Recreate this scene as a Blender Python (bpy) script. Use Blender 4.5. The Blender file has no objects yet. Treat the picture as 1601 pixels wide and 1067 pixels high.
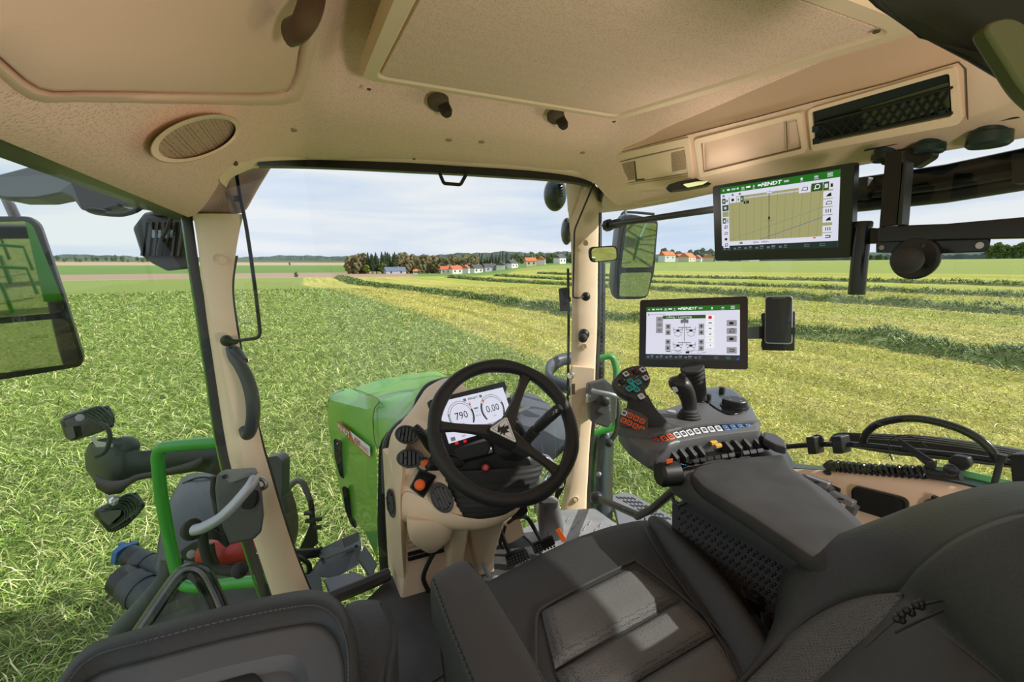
import bpy, math, random
import numpy as np
from math import sin, cos, tan, pi, radians, sqrt, atan2
from mathutils import Vector, Matrix

SC = bpy.context.scene
COL = SC.collection
random.seed(7)
RNG = np.random.default_rng(11)

# ------------------------------------------------------------------ camera
FPX = 711.0
YAW, PITCH = radians(24.3), radians(9.46)
CAM = np.array([-.52, 0, 2.55])
AX = np.array([sin(YAW)*cos(PITCH), cos(YAW)*cos(PITCH), -sin(PITCH)])
RX = np.array([cos(YAW), -sin(YAW), 0])
UX = np.array([sin(YAW)*sin(PITCH), cos(YAW)*sin(PITCH), cos(PITCH)])
cd = bpy.data.cameras.new('camera')
cd.sensor_width = 36.0
cd.lens = FPX/1601*36
cd.clip_start = .01
cd.clip_end = 6000
cam = bpy.data.objects.new('camera', cd)
COL.objects.link(cam)
cam.matrix_world = Matrix(((RX[0], UX[0], -AX[0], CAM[0]), (RX[1], UX[1], -AX[1], CAM[1]), (RX[2], UX[2], -AX[2], CAM[2]), (0, 0, 0, 1)))
SC.camera = cam
SC.view_settings.view_transform = 'Standard'
SC.view_settings.look = 'None'
SC.view_settings.gamma = 1
SC.view_settings.use_curve_mapping = False
SC.view_settings.exposure = 0.0

# ------------------------------------------------------------------ sky and sun
W = bpy.data.worlds.new('sky')
SC.world = W
W.use_nodes = True
nt = W.node_tree
nt.nodes.clear()
tc = nt.nodes.new('ShaderNodeTexCoord')
mp = nt.nodes.new('ShaderNodeMapping'); mp.inputs['Scale'].default_value = (1.2, 1.2, 9)
mp.inputs['Rotation'].default_value = (.06, .05, 0)
nz = nt.nodes.new('ShaderNodeTexNoise'); nz.inputs['Scale'].default_value = 1.7; nz.inputs['Detail'].default_value = 7
nz.inputs['Distortion'].default_value = .4
cr = nt.nodes.new('ShaderNodeValToRGB')
cr.color_ramp.elements[0].position = .36; cr.color_ramp.elements[0].color = (.62, .74, .92, 1)
cr.color_ramp.elements[1].position = .58; cr.color_ramp.elements[1].color = (.87, .90, .94, 1)
bg = nt.nodes.new('ShaderNodeBackground'); bg.inputs['Strength'].default_value = 1.0
wo = nt.nodes.new('ShaderNodeOutputWorld')
L = nt.links
L.new(tc.outputs['Generated'], mp.inputs[0]); L.new(mp.outputs[0], nz.inputs[0]); L.new(nz.outputs[0], cr.inputs[0])
L.new(cr.outputs[0], bg.inputs[0]); L.new(bg.outputs[0], wo.inputs[0])

sd = bpy.data.lights.new('sun', 'SUN'); sd.energy = 5.2; sd.angle = radians(.6); sd.color = (1, .96, .88)
sun = bpy.data.objects.new('sun', sd); COL.objects.link(sun)
SUNV = Vector((.66, -.42, .61)).normalized()
sun.rotation_euler = SUNV.to_track_quat('Z', 'Y').to_euler()

# lamp of the roof console, plus an added fill light behind the viewer
def lamp(name, loc, energy, radius, color=(1, .87, .79)):
    l = bpy.data.lights.new(name, 'POINT'); l.energy = energy; l.shadow_soft_size = radius; l.color = color
    o = bpy.data.objects.new(name, l); COL.objects.link(o); o.location = loc; o.visible_glossy = False
    return o
lamp('rear_fill_light', (-.10, -.46, 2.30), 34, .10)
lamp('console_lamp_light', (.50, .98, 2.70), 1.6, .05)

# ------------------------------------------------------------------ projection helpers (pixel -> point at a depth or on a plane)
def ray(x, y): return AX + (x-800.5)/FPX*RX - (y-533.5)/FPX*UX
def P(x, y, d): return CAM + ray(x, y)*d
def PZ(x, y, z):
    v = ray(x, y); return CAM + v*(z-CAM[2])/v[2]
def PX(x, y, X):
    v = ray(x, y); return CAM + v*(X-CAM[0])/v[0]
def PY(x, y, Y):
    v = ray(x, y); return CAM + v*(Y-CAM[1])/v[1]
def V3(*a): return np.array(a, float)
def nrm(v):
    v = np.asarray(v, float); n = np.linalg.norm(v); return v/n if n > 1e-12 else v
def pose(c, width):
    """four photo corners TL TR BR BL of a flat rectangle -> origin TL, unit u (right), v (down), n (towards viewer), w, h"""
    r = [ray(*p) for p in c]
    A = np.array([-r[1], r[2], -r[3]]).T
    s = np.linalg.solve(A, -r[0])
    d = np.array([1, s[0], s[1], s[2]])
    q = [r[i]*d[i] for i in range(4)]
    k = width/np.linalg.norm(((q[1]-q[0])+(q[2]-q[3]))/2)
    q = [CAM+x*k for x in q]
    U = (q[1]-q[0]+q[2]-q[3])/2; Vv = (q[3]-q[0]+q[2]-q[1])/2
    u = nrm(U); v = nrm(Vv-u*np.dot(u, Vv)); n = np.cross(v, u)
    return dict(o=sum(q)/4-U/2-v*np.linalg.norm(Vv)/2, u=u, v=v, n=n, w=np.linalg.norm(U), h=np.linalg.norm(Vv), q=q)
def smooth(pts, k=6, closed=False):
    pts = [np.asarray(p, float) for p in pts]; n = len(pts); out = []
    for i in range(n if closed else n-1):
        p1, p2 = pts[i], pts[(i+1) % n]
        p0 = pts[i-1] if (closed or i > 0) else p1*2-p2
        p3 = pts[(i+2) % n] if (closed or i < n-2) else p2*2-p1
        for j in range(k):
            t = j/k
            out.append(.5*((2*p1)+(-p0+p2)*t+(2*p0-5*p1+4*p2-p3)*t*t+(-p0+3*p1-3*p2+p3)*t**3))
    if not closed: out.append(pts[-1])
    return out
def roundc(pts, r, k=5, closed=True):
    """round the corners of a polygon (any dimension)"""
    pts = [np.asarray(p, float) for p in pts]; n = len(pts); out = []
    for i in range(n):
        p = pts[i]
        if not closed and i in (0, n-1): out.append(p); continue
        a, b = pts[i-1]-p, pts[(i+1) % n]-p
        ri = r[i] if isinstance(r, (list, tuple)) else r
        ra = min(ri, np.linalg.norm(a)*.48, np.linalg.norm(b)*.48)
        if ra < 1e-6: out.append(p); continue
        A, B = p+nrm(a)*ra, p+nrm(b)*ra
        for j in range(k+1):
            t = j/k; out.append((1-t)**2*A+2*t*(1-t)*p+t*t*B)
    return out

# ------------------------------------------------------------------ mesh builder
WORIG = {}
class MB:
    def __init__(s): s.v = []; s.f = []; s.m = []
    def add(s, vs, fs, mi=0):
        b = len(s.v); s.v += [tuple(map(float, p)) for p in vs]
        for f in fs: s.f.append(tuple(b+i for i in f)); s.m.append(mi)
        return s
    def hexa(s, b, t, mi=0):
        return s.add(list(b)+list(t), [(3, 2, 1, 0), (4, 5, 6, 7), (0, 1, 5, 4), (1, 2, 6, 5), (2, 3, 7, 6), (3, 0, 4, 7)], mi)
    def box(s, c, sz, ax=None, mi=0):
        c = V3(*c); ax = ax or ((1, 0, 0), (0, 1, 0), (0, 0, 1))
        x, y, z = [np.asarray(a, float)*k/2 for a, k in zip(ax, sz)]
        return s.hexa([c-x-y-z, c+x-y-z, c+x+y-z, c-x+y-z], [c-x-y+z, c+x-y+z, c+x+y+z, c-x+y+z], mi)
    def prism(s, poly, off, mi=0, top_scale=None):
        n = len(poly); off = np.asarray(off, float); a = [np.asarray(p, float) for p in poly]
        c = sum(a)/n
        b = [(c+(p-c)*top_scale if top_scale else p)+off for p in a]
        return s.add(a+b, [tuple(range(n))[::-1], tuple(range(n, 2*n))]+[(i, (i+1) % n, n+(i+1) % n, n+i) for i in range(n)], mi)
    def face(s, poly, mi=0): return s.add(poly, [tuple(range(len(poly)))], mi)
    def loft(s, rings, mi=0, caps=True, closed=True):
        n = len(rings[0]); vs = [p for r in rings for p in r]; fs = []
        for k in range(len(rings)-1):
            for i in range(n if closed else n-1):
                j = (i+1) % n; fs.append((k*n+i, k*n+j, (k+1)*n+j, (k+1)*n+i))
        if caps and closed: fs += [tuple(range(n))[::-1], tuple((len(rings)-1)*n+i for i in range(n))]
        return s.add(vs, fs, mi)
    def tube(s, pts, r, n=12, mi=0, closed=False, up=None, sq=1.0):
        pts = [np.asarray(p, float) for p in pts]; m = len(pts); rings = []; N = None
        for i, p in enumerate(pts):
            if closed: t = nrm(pts[(i+1) % m]-pts[i-1])
            else: t = nrm(pts[min(i+1, m-1)]-pts[max(i-1, 0)])
            if N is None:
                N = up if up is not None else (V3(0, 0, 1) if abs(t[2]) < .9 else V3(1, 0, 0))
            N = nrm(N-t*np.dot(N, t)); B = np.cross(t, N)
            ri = r[i] if isinstance(r, (list, tuple, np.ndarray)) else r
            rings.append([p+ri*(cos(2*pi*k/n)*N*sq+sin(2*pi*k/n)*B) for k in range(n)])
        if closed: rings.append(rings[0]); return s.loft(rings, mi, caps=False)
        return s.loft(rings, mi)
    def lathe(s, o, ax, prof, n=32, mi=0, caps=True):
        ax = nrm(ax); X = nrm(np.cross(ax, V3(0, 0, 1) if abs(ax[2]) < .9 else V3(1, 0, 0))); Y = np.cross(ax, X); o = np.asarray(o, float)
        return s.loft([[o+ax*h+max(r, 1e-5)*(cos(2*pi*k/n)*X+sin(2*pi*k/n)*Y) for k in range(n)] for r, h in prof], mi, caps=caps)
    def ball(s, c, r, n=16, mi=0, ax=None):
        c = V3(*c); r = (r, r, r) if not isinstance(r, (tuple, list)) else r; ax = ax or ((1, 0, 0), (0, 1, 0), (0, 0, 1))
        A = [np.asarray(a, float)*k for a, k in zip(ax, r)]
        return s.loft([[c+max(sin(pi*j/n), 1e-4)*(cos(2*pi*k/(2*n))*A[0]+sin(2*pi*k/(2*n))*A[1])-cos(pi*j/n)*A[2] for k in range(2*n)] for j in range(n+1)], mi)
    def grid(s, rows, mi=0):
        n = len(rows[0]); return s.add([p for r in rows for p in r], [(k*n+i, k*n+i+1, (k+1)*n+i+1, (k+1)*n+i) for k in range(len(rows)-1) for i in range(n-1)], mi)
    def build(s, name, mats, parent=None, bevel=0, seg=2, sub=0, ang=40, solid=0, origin=None, flat=False):
        me = bpy.data.meshes.new(name)
        if parent is not None: og = WORIG[parent.name]
        elif origin is not None: og = np.asarray(origin, float)
        else:
            a = np.array(s.v); og = np.array([a[:, 0].mean(), a[:, 1].mean(), a[:, 2].min()])
        me.from_pydata([(p[0]-og[0], p[1]-og[1], p[2]-og[2]) for p in s.v], [], s.f)
        if not isinstance(mats, (list, tuple)): mats = [mats]
        for m in mats: me.materials.append(m)
        me.polygons.foreach_set('material_index', s.m)
        me.update()
        if not flat:
            me.polygons.foreach_set('use_smooth', [True]*len(me.polygons))
            if not sub: me.set_sharp_from_angle(angle=radians(ang))
        o = bpy.data.objects.new(name, me); COL.objects.link(o)
        if parent is None: o.location = og
        else: o.parent = parent
        WORIG[o.name] = og
        if bevel:
            b = o.modifiers.new('bevel', 'BEVEL'); b.width = bevel; b.segments = seg; b.limit_method = 'ANGLE'; b.angle_limit = radians(35); b.harden_normals = False
        if solid:
            q = o.modifiers.new('solid', 'SOLIDIFY'); q.thickness = solid; q.offset = 0
        if sub:
            q = o.modifiers.new('sub', 'SUBSURF'); q.levels = sub; q.render_levels = sub
        return o
def tag(o, label=None, cat=None, group=None, kind=None):
    if label: o['label'] = label
    if cat: o['category'] = cat
    if group: o['group'] = group
    if kind: o['kind'] = kind
    return o
def thing(name, loc, label, cat, group=None):
    o = bpy.data.objects.new(name, None); COL.objects.link(o); o.location = tuple(map(float, loc)); o.empty_display_size = .05
    WORIG[o.name] = np.asarray(loc, float)
    return tag(o, label, cat, group)
def copy_tree(o, loc=None, rz=None, label=None, group=None, scale=None, parent=None):
    c = o.copy(); COL.objects.link(c)
    if parent is not None: c.parent = parent
    if loc is not None: c.location = tuple(map(float, loc))
    if rz is not None: c.rotation_euler = (0, 0, rz)
    if scale is not None: c.scale = scale
    if label: c['label'] = label
    if group: c['group'] = group
    for ch in list(o.children): copy_tree(ch, parent=c)
    return c

# ------------------------------------------------------------------ materials
MAT = {}
def lin(c):
    c = c/255; return c/12.92 if c <= .04045 else ((c+.055)/1.055)**2.4
def S(r, g, b): return (lin(r), lin(g), lin(b))
def mat(name, col, rough=.5, metal=0, bump=0, bscale=200, kind='noise', spec=.5, coat=0, var=0, vscale=6, col2=None, emit=0, bdist=.001, dots=0):
    m = bpy.data.materials.new(name); m.use_nodes = True; t = m.node_tree; b = t.nodes['Principled BSDF']
    b.inputs['Base Color'].default_value = (*col, 1); b.inputs['Roughness'].default_value = rough; b.inputs['Metallic'].default_value = metal
    b.inputs['Specular IOR Level'].default_value = spec; b.inputs['Coat Weight'].default_value = coat
    c = t.nodes.new('ShaderNodeTexCoord')
    if var or col2:
        n = t.nodes.new('ShaderNodeTexNoise'); n.inputs['Scale'].default_value = vscale; n.inputs['Detail'].default_value = 5
        r = t.nodes.new('ShaderNodeValToRGB'); r.color_ramp.elements[0].position = .38; r.color_ramp.elements[1].position = .64
        k = 1-var
        r.color_ramp.elements[0].color = (*(col2 or [x*k for x in col]), 1); r.color_ramp.elements[1].color = (*col, 1)
        t.links.new(c.outputs['Object'], n.inputs[0]); t.links.new(n.outputs[0], r.inputs[0]); t.links.new(r.outputs[0], b.inputs['Base Color'])
    if bump:
        if kind == 'noise':
            n = t.nodes.new('ShaderNodeTexNoise'); n.inputs['Scale'].default_value = bscale; n.inputs['Detail'].default_value = 3; src = n.outputs[0]
        else:
            n = t.nodes.new('ShaderNodeTexVoronoi'); n.inputs['Scale'].default_value = bscale; src = n.outputs['Distance']
            if kind == 'weave': n.inputs['Randomness'].default_value = .25
        bm = t.nodes.new('ShaderNodeBump'); bm.inputs['Strength'].default_value = bump; bm.inputs['Distance'].default_value = bdist
        t.links.new(c.outputs['Object'], n.inputs[0]); t.links.new(src, bm.inputs['Height']); t.links.new(bm.outputs[0], b.inputs['Normal'])
    if emit:
        b.inputs['Emission Color'].default_value = (*col, 1); b.inputs['Emission Strength'].default_value = emit
    if dots:      # woven / punched surface: small dark pits between paler threads
        dn = t.nodes.new('ShaderNodeTexVoronoi'); dn.inputs['Scale'].default_value = bscale; dn.inputs['Randomness'].default_value = .35 if kind == 'weave' else .8
        dr_ = t.nodes.new('ShaderNodeValToRGB'); dr_.color_ramp.elements[0].position = .12; dr_.color_ramp.elements[1].position = .42
        k = 1-dots; dr_.color_ramp.elements[0].color = (*[x*k for x in col], 1); dr_.color_ramp.elements[1].color = (*col, 1)
        t.links.new(c.outputs['Object'], dn.inputs[0]); t.links.new(dn.outputs['Distance'], dr_.inputs[0]); t.links.new(dr_.outputs[0], b.inputs['Base Color'])
    MAT[name] = m
    return m
M = MAT
BE = (.62, .445, .29)
mat('headliner', (.83, .60, .47), .85, bump=.5, bscale=230, kind='vor', spec=.2, bdist=.0010, dots=.34)
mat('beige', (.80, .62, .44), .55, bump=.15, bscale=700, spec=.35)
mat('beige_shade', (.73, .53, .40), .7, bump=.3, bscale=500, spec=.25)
mat('beige_grille', (.46, .33, .22), .8, bump=1, bscale=230, kind='weave', bdist=.002, dots=.85)
mat('beige_hole', (.10, .075, .05), .8)
mat('black', (.012, .012, .012), .45)
mat('black_gloss', (.010, .011, .012), .18)
mat('plastic', (.018, .018, .019), .5, bump=.12, bscale=900)
mat('dark_plastic', (.062, .063, .066), .5, bump=.12, bscale=900)
mat('grey_plastic', (.085, .085, .088), .5, bump=.12, bscale=900)
mat('mid_grey', (.17, .172, .178), .45)
mat('light_grey', (.35, .355, .36), .4)
mat('leather', (.034, .034, .035), .52, bump=.35, bscale=260, kind='vor', spec=.4)
mat('leather_soft', (.042, .042, .043), .55, bump=.3, bscale=260, kind='vor', spec=.4)
mat('perforated', (.125, .125, .126), .8, bump=1, bscale=280, kind='weave', spec=.25, bdist=.0015, dots=.8)
mat('suede', (.055, .055, .056), .9, var=.2, vscale=14, spec=.2)
mat('stitch', (.09, .09, .09), .8)
mat('rubber', (.022, .022, .023), .7)
mat('floor_mat', (.062, .063, .066), .6, bump=.2, bscale=300, var=.3, vscale=9)
mat('floor_light', (.30, .305, .315), .5, bump=.3, bscale=120, var=.15, vscale=20)
mat('chrome', (.75, .76, .78), .15, metal=1)
mat('steel', (.42, .43, .45), .35, metal=.9)
mat('silver', (.42, .44, .47), .38, metal=.4)
mat('green', (.075, .335, .012), .34, coat=.25, spec=.5)
mat('green_dark', (.035, .20, .012), .3, coat=.5)
mat('green_rail', (.03, .30, .03), .35, coat=.3)
mat('fender_grey', (.075, .082, .10), .45, bump=.1, bscale=300)
mat('outside_black', (.014, .015, .016), .4)
mat('mesh_black', (.006, .007, .009), .6, bump=1, bscale=110, kind='weave', bdist=.004)
mat('red_part', (.42, .02, .015), .4)
mat('orange', (.80, .13, .02), .45)
mat('blue_cap', (.035, .14, .32), .5)
mat('dark_teal', (.012, .03, .028), .3)
mat('lens', (.22, .25, .27), .12, metal=.3)
def emis(name, col, k=1.0):
    m = bpy.data.materials.new(name); m.use_nodes = True; t = m.node_tree; t.nodes.clear()
    e = t.nodes.new('ShaderNodeEmission'); e.inputs[0].default_value = (*col, 1); e.inputs[1].default_value = k
    g = t.nodes.new('ShaderNodeBsdfGlossy'); g.inputs['Roughness'].default_value = .12; g.inputs[0].default_value = (.03, .03, .03, 1)
    a = t.nodes.new('ShaderNodeAddShader'); o = t.nodes.new('ShaderNodeOutputMaterial')
    t.links.new(e.outputs[0], a.inputs[0]); t.links.new(g.outputs[0], a.inputs[1]); t.links.new(a.outputs[0], o.inputs[0]); MAT[name] = m
    return m
emis('scr_white', S(222, 222, 238), .95); emis('scr_green', S(28, 112, 32), .9); emis('scr_dgreen', S(45, 82, 40), .9)
emis('scr_map', S(172, 168, 118), .85); emis('scr_dark', S(34, 46, 50), .8); emis('scr_black', S(14, 15, 17), 1); emis('scr_grey', S(150, 150, 156), .9)
emis('scr_text', S(240, 244, 246), .95); emis('scr_line', S(112, 100, 62), .9); emis('scr_teal', S(60, 150, 120), .9); emis('scr_blue', S(40, 80, 170), .9)
emis('scr_red', S(215, 28, 40), 1); emis('scr_orange', S(215, 110, 50), .9); emis('scr_brown', S(80, 50, 30), .9); emis('scr_lgrey', S(196, 196, 208), .9)
emis('scr_yellow', S(220, 180, 40), .9); emis('scr_dim', S(110, 120, 122), .8)
for nme, c in (('key_orange', S(226, 92, 38)), ('key_red', S(170, 36, 40)), ('key_white', S(205, 208, 214)), ('key_blue', S(32, 104, 172)), ('key_teal', S(40, 158, 160)), ('key_yellow', S(215, 170, 60))):
    mat(nme, c, .45)
mat('paint_white', (.75, .75, .75), .5); mat('paint_red', (.55, .03, .02), .4); mat('badge', (.62, .63, .64), .35, metal=.1)
mat('mark', (.45, .46, .48), .5)
def glass(name, tint=(.95, .97, .96), g=.03):
    m = bpy.data.materials.new(name); m.use_nodes = True; t = m.node_tree; t.nodes.clear()
    a = t.nodes.new('ShaderNodeBsdfTransparent'); a.inputs[0].default_value = (*tint, 1)
    b = t.nodes.new('ShaderNodeBsdfGlossy'); b.inputs['Roughness'].default_value = 0; b.inputs[0].default_value = (1, 1, 1, 1)
    f = t.nodes.new('ShaderNodeValue'); f.outputs[0].default_value = g
    x = t.nodes.new('ShaderNodeMixShader'); o = t.nodes.new('ShaderNodeOutputMaterial')
    t.links.new(f.outputs[0], x.inputs[0]); t.links.new(a.outputs[0], x.inputs[1]); t.links.new(b.outputs[0], x.inputs[2]); t.links.new(x.outputs[0], o.inputs[0]); MAT[name] = m
    return m
glass('windshield_glass', (.965, .98, .975)); glass('door_glass', (.90, .95, .91)); glass('side_glass', (.95, .97, .96))
mat('mirror_glass', (.55, .58, .56), .02, metal=1)

# text as mesh, appended to a builder in the frame (o,u,v) : u right, v down
TXT = {}
def text(mb, s, o, u, v, size, mi=0, align='CENTER', lift=0.0, n=None, bold=0.0, shear=0.0, sx=1.0):
    key = (s, align, bold, shear)
    if key not in TXT:
        c = bpy.data.curves.new('t', 'FONT'); c.body = s; c.size = 1; c.align_x = align; c.align_y = 'CENTER'; c.resolution_u = 2; c.offset = bold; c.shear = shear
        ob = bpy.data.objects.new('t', c); COL.objects.link(ob)
        dg = bpy.context.evaluated_depsgraph_get(); me = bpy.data.meshes.new_from_object(ob.evaluated_get(dg))
        TXT[key] = ([tuple(q.co) for q in me.vertices], [tuple(p.vertices) for p in me.polygons])
        bpy.data.objects.remove(ob); bpy.data.curves.remove(c); bpy.data.meshes.remove(me)
    vs, fs = TXT[key]
    n = np.cross(v, u) if n is None else n
    mb.add([np.asarray(o)+u*(p[0]*size*sx)-v*(p[1]*size)+n*lift for p in vs], fs, mi)

# ================================================================== FIELD, HILLS, VILLAGE
def smst(a, b, x):
    t = np.clip((np.asarray(x, float)-a)/(b-a), 0, 1); return t*t*(3-2*t)
def zfield(x, y):
    x = np.asarray(x, float); return .024*np.maximum(0, x-25)*smst(20, 60, x)
E_R = [0, 100, 200, 430, 560, 800, 1000, 1600]
E_V = [-.0255, -.0255, -.0215, -.0165, -.006, .006, .012, .012]
def zground(x, y):
    x = np.asarray(x, float); y = np.asarray(y, float); r = np.hypot(x+.52, y)+1e-6; az = np.arctan2(x+.52, y)
    near = zfield(np.minimum(x, 225), y)
    far = 2.55+r*np.interp(r, E_R, E_V)
    w = smst(100, 135, r)*(1-smst(radians(17), radians(30), az))
    z = near*(1-w)+far*w
    hillr = smst(260, 1000, r)*smst(radians(17), radians(30), az)
    return z*(1-hillr)+np.maximum(far, 3)*hillr
def bend(y): return .0024*np.clip(np.asarray(y, float)-15, 0, 50)**2
def scoord(x, y): return x+bend(y)
def wob(y): return 4.2*(1-smst(8, 21, y))
def ground_pt(px, py):
    v = ray(px, py); t = 0.0; lo = 0; hi = None
    for k in range(1, 4000):
        tt = 1.5*1.004**k*k*.2
        q = CAM+v*tt
        if q[2] <= float(zground(q[0], q[1])): hi = tt; break
        lo = tt
    if hi is None: return None
    for _ in range(30):
        m = (lo+hi)/2; q = CAM+v*m
        if q[2] <= float(zground(q[0], q[1])): hi = m
        else: lo = m
    return CAM+v*hi

rr = np.concatenate([np.linspace(.0, 8, 12), np.geomspace(8.5, 105, 60), np.geomspace(108, 1600, 90)])
aa = np.radians(np.concatenate([np.linspace(-180, -62, 40), np.linspace(-60, 90, 260), np.linspace(93, 180, 30)]))
RRg, AAg = np.meshgrid(rr, aa, indexing='ij')
GX = -.52+RRg*np.sin(AAg); GY = RRg*np.cos(AAg); GZ = zground(GX, GY)
nr_, na_ = RRg.shape
me = bpy.data.meshes.new('field')
idx = np.arange(nr_*na_).reshape(nr_, na_)
quads = np.stack([idx[:-1, :-1], idx[:-1, 1:], idx[1:, 1:], idx[1:, :-1]], -1).reshape(-1, 4)[:, ::-1]
me.from_pydata(np.stack([GX, GY, GZ], -1).reshape(-1, 3).tolist(), [], quads.tolist())
at = me.attributes.new('s', 'FLOAT', 'POINT'); at.data.foreach_set('value', scoord(GX, GY).reshape(-1).astype(np.float32))
at = me.attributes.new('r', 'FLOAT', 'POINT'); at.data.foreach_set('value', (RRg+np.where(AAg > radians(18), -1, 0)*smst(radians(17), radians(26), AAg)*np.where(RRg > 100, np.minimum(RRg-100, 160), 0)).reshape(-1).astype(np.float32))
me.polygons.foreach_set('use_smooth', [True]*len(me.polygons)); me.update()
field = bpy.data.objects.new('field', me); COL.objects.link(field); tag(field, kind='structure')

def N(t, ty, **k):
    n = t.nodes.new(ty)
    for a, b in k.items():
        if a.startswith('_'): setattr(n, a[1:], b)
        else: n.inputs[int(a[1:]) if a[0] == 'i' and a[1:].isdigit() else a].default_value = b
    return n
def ramp(t, src, stops, interp='LINEAR'):
    r = t.nodes.new('ShaderNodeValToRGB'); r.color_ramp.interpolation = interp
    e = r.color_ramp.elements
    while len(e) < len(stops): e.new(.5)
    for q, (p, c) in zip(e, stops): q.position = p; q.color = (*c, 1)
    t.links.new(src, r.inputs[0]); return r.outputs[0]
def mixc(t, fac, a, b, mode='MIX'):
    m = t.nodes.new('ShaderNodeMix'); m.data_type = 'RGBA'; m.blend_type = mode
    if isinstance(fac, float): m.inputs[0].default_value = fac
    else: t.links.new(fac, m.inputs[0])
    for s, i in ((a, 6), (b, 7)):
        if isinstance(s, tuple): m.inputs[i].default_value = (*s, 1)
        else: t.links.new(s, m.inputs[i])
    return m.outputs[2]
def mth(t, op, a, b=0.0, c=None, clamp=False):
    m = t.nodes.new('ShaderNodeMath'); m.operation = op; m.use_clamp = clamp
    for i, s in enumerate((a, b, c)):
        if s is None: continue
        if isinstance(s, (int, float)): m.inputs[i].default_value = s
        else: t.links.new(s, m.inputs[i])
    return m.outputs[0]
m = bpy.data.materials.new('field'); m.use_nodes = True; t = m.node_tree; b = t.nodes['Principled BSDF']; b.inputs['Roughness'].default_value = .9; b.inputs['Specular IOR Level'].default_value = .1
tc_ = N(t, 'ShaderNodeTexCoord'); pos = tc_.outputs['Object']
a_s = N(t, 'ShaderNodeAttribute', _attribute_name='s').outputs['Fac']; a_r = N(t, 'ShaderNodeAttribute', _attribute_name='r').outputs['Fac']
def noise(sc, det=4, dist=0.0, vec=None):
    n = N(t, 'ShaderNodeTexNoise', Scale=sc, Detail=det, Distortion=dist); t.links.new(vec or pos, n.inputs[0]); return n.outputs[0]
fine = noise(22, 8, 1.5); med = noise(3.2, 6, .5); big = noise(.35, 4)
c_green = ramp(t, fine, [(.30, (.08, .125, .02)), (.45, (.17, .235, .045)), (.56, (.26, .32, .085)), (.68, (.38, .42, .15))])
c_green = mixc(t, ramp(t, med, [(.35, (0, 0, 0)), (.7, (.55, .55, .55))]), c_green, (.30, .35, .11))
c_green2 = mixc(t, ramp(t, fine, [(.4, (.1, .1, .1)), (.6, (.5, .5, .5))]), (.17, .25, .06), (.27, .33, .11))
c_yel = ramp(t, fine, [(.30, (.18, .15, .04)), (.42, (.36, .34, .07)), (.55, (.52, .48, .13)), (.70, (.66, .60, .26))])
c_yel = mixc(t, ramp(t, med, [(.40, (.55, .55, .55)), (.55, (0, 0, 0))]), c_yel, (.30, .31, .07))
sn = mth(t, 'ADD', a_s, mth(t, 'MULTIPLY', mth(t, 'SUBTRACT', med, .5), 1.2))
f1 = mth(t, 'DIVIDE', mth(t, 'SUBTRACT', sn, 4.9), .5, clamp=True)
cmb = N(t, 'ShaderNodeCombineXYZ'); t.links.new(mth(t, 'MULTIPLY', a_s, 1.5), cmb.inputs[0]); sx0 = N(t, 'ShaderNodeSeparateXYZ'); t.links.new(pos, sx0.inputs[0]); t.links.new(mth(t, 'MULTIPLY', sx0.outputs[1], .05), cmb.inputs[1])
streak = ramp(t, noise(1.0, 4, 0.0, cmb.outputs[0]), [(.35, (.72, .80, .55)), (.5, (1, 1, 1)), (.65, (1.25, 1.2, 1.25))])
c_yel = mixc(t, 1.0, c_yel, streak, 'MULTIPLY')
ground = mixc(t, f1, c_green, c_yel)
# alternating darker and paler mown strips further over
stripe = ramp(t, mth(t, 'FRACT', mth(t, 'DIVIDE', mth(t, 'ADD', sn, 3.0), 11.5)), [(.0, (1, 1, 1)), (.42, (1, 1, 1)), (.55, (.80, .95, .62)), (.90, (.80, .95, .62)), (1, (1, 1, 1))])
fs = mth(t, 'DIVIDE', mth(t, 'SUBTRACT', a_s, 16), 4, clamp=True)
ground = mixc(t, fs, ground, mixc(t, 1.0, ground, stripe, 'MULTIPLY'))
ffar = mth(t, 'MULTIPLY', mth(t, 'DIVIDE', mth(t, 'SUBTRACT', a_s, 78), 8, clamp=True), .85)
ground = mixc(t, ffar, ground, (.255, .315, .085))
# beyond the field edge: ploughed earth, meadow, ploughed strip, meadow hill
rn = mth(t, 'ADD', a_r, mth(t, 'MULTIPLY', big, 14))
zones = ramp(t, mth(t, 'DIVIDE', rn, 1000), [(.108, (.40, .34, .17)), (.135, (.42, .33, .20)), (.137, (.36, .255, .18)), (.46, (.34, .24, .17)), (.462, (.13, .215, .05)), (.68, (.15, .24, .06)), (.682, (.42, .31, .21)), (.79, (.44, .32, .21)), (.792, (.12, .17, .07)), (1, (.06, .09, .06))], 'LINEAR')
zr = ramp(t, mth(t, 'DIVIDE', rn, 1000), [(.108, (.25, .31, .08)), (.16, (.13, .24, .05)), (.6, (.13, .25, .05)), (.7, (.06, .10, .05))])
lft = N(t, 'ShaderNodeSeparateXYZ'); t.links.new(pos, lft.inputs[0])
azf = mth(t, 'DIVIDE', mth(t, 'SUBTRACT', mth(t, 'DIVIDE', lft.outputs[0], mth(t, 'MAXIMUM', lft.outputs[1], 1.0)), .20), .03, clamp=True)
zones = mixc(t, azf, zones, zr)
fz = mth(t, 'DIVIDE', mth(t, 'SUBTRACT', a_r, 106), 2, clamp=True)
ground = mixc(t, fz, ground, zones)
t.links.new(ground, b.inputs['Base Color'])
bmp = N(t, 'ShaderNodeBump', Strength=.9, Distance=.05); t.links.new(fine, bmp.inputs['Height']); t.links.new(bmp.outputs[0], b.inputs['Normal'])
me.materials.append(m)

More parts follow.
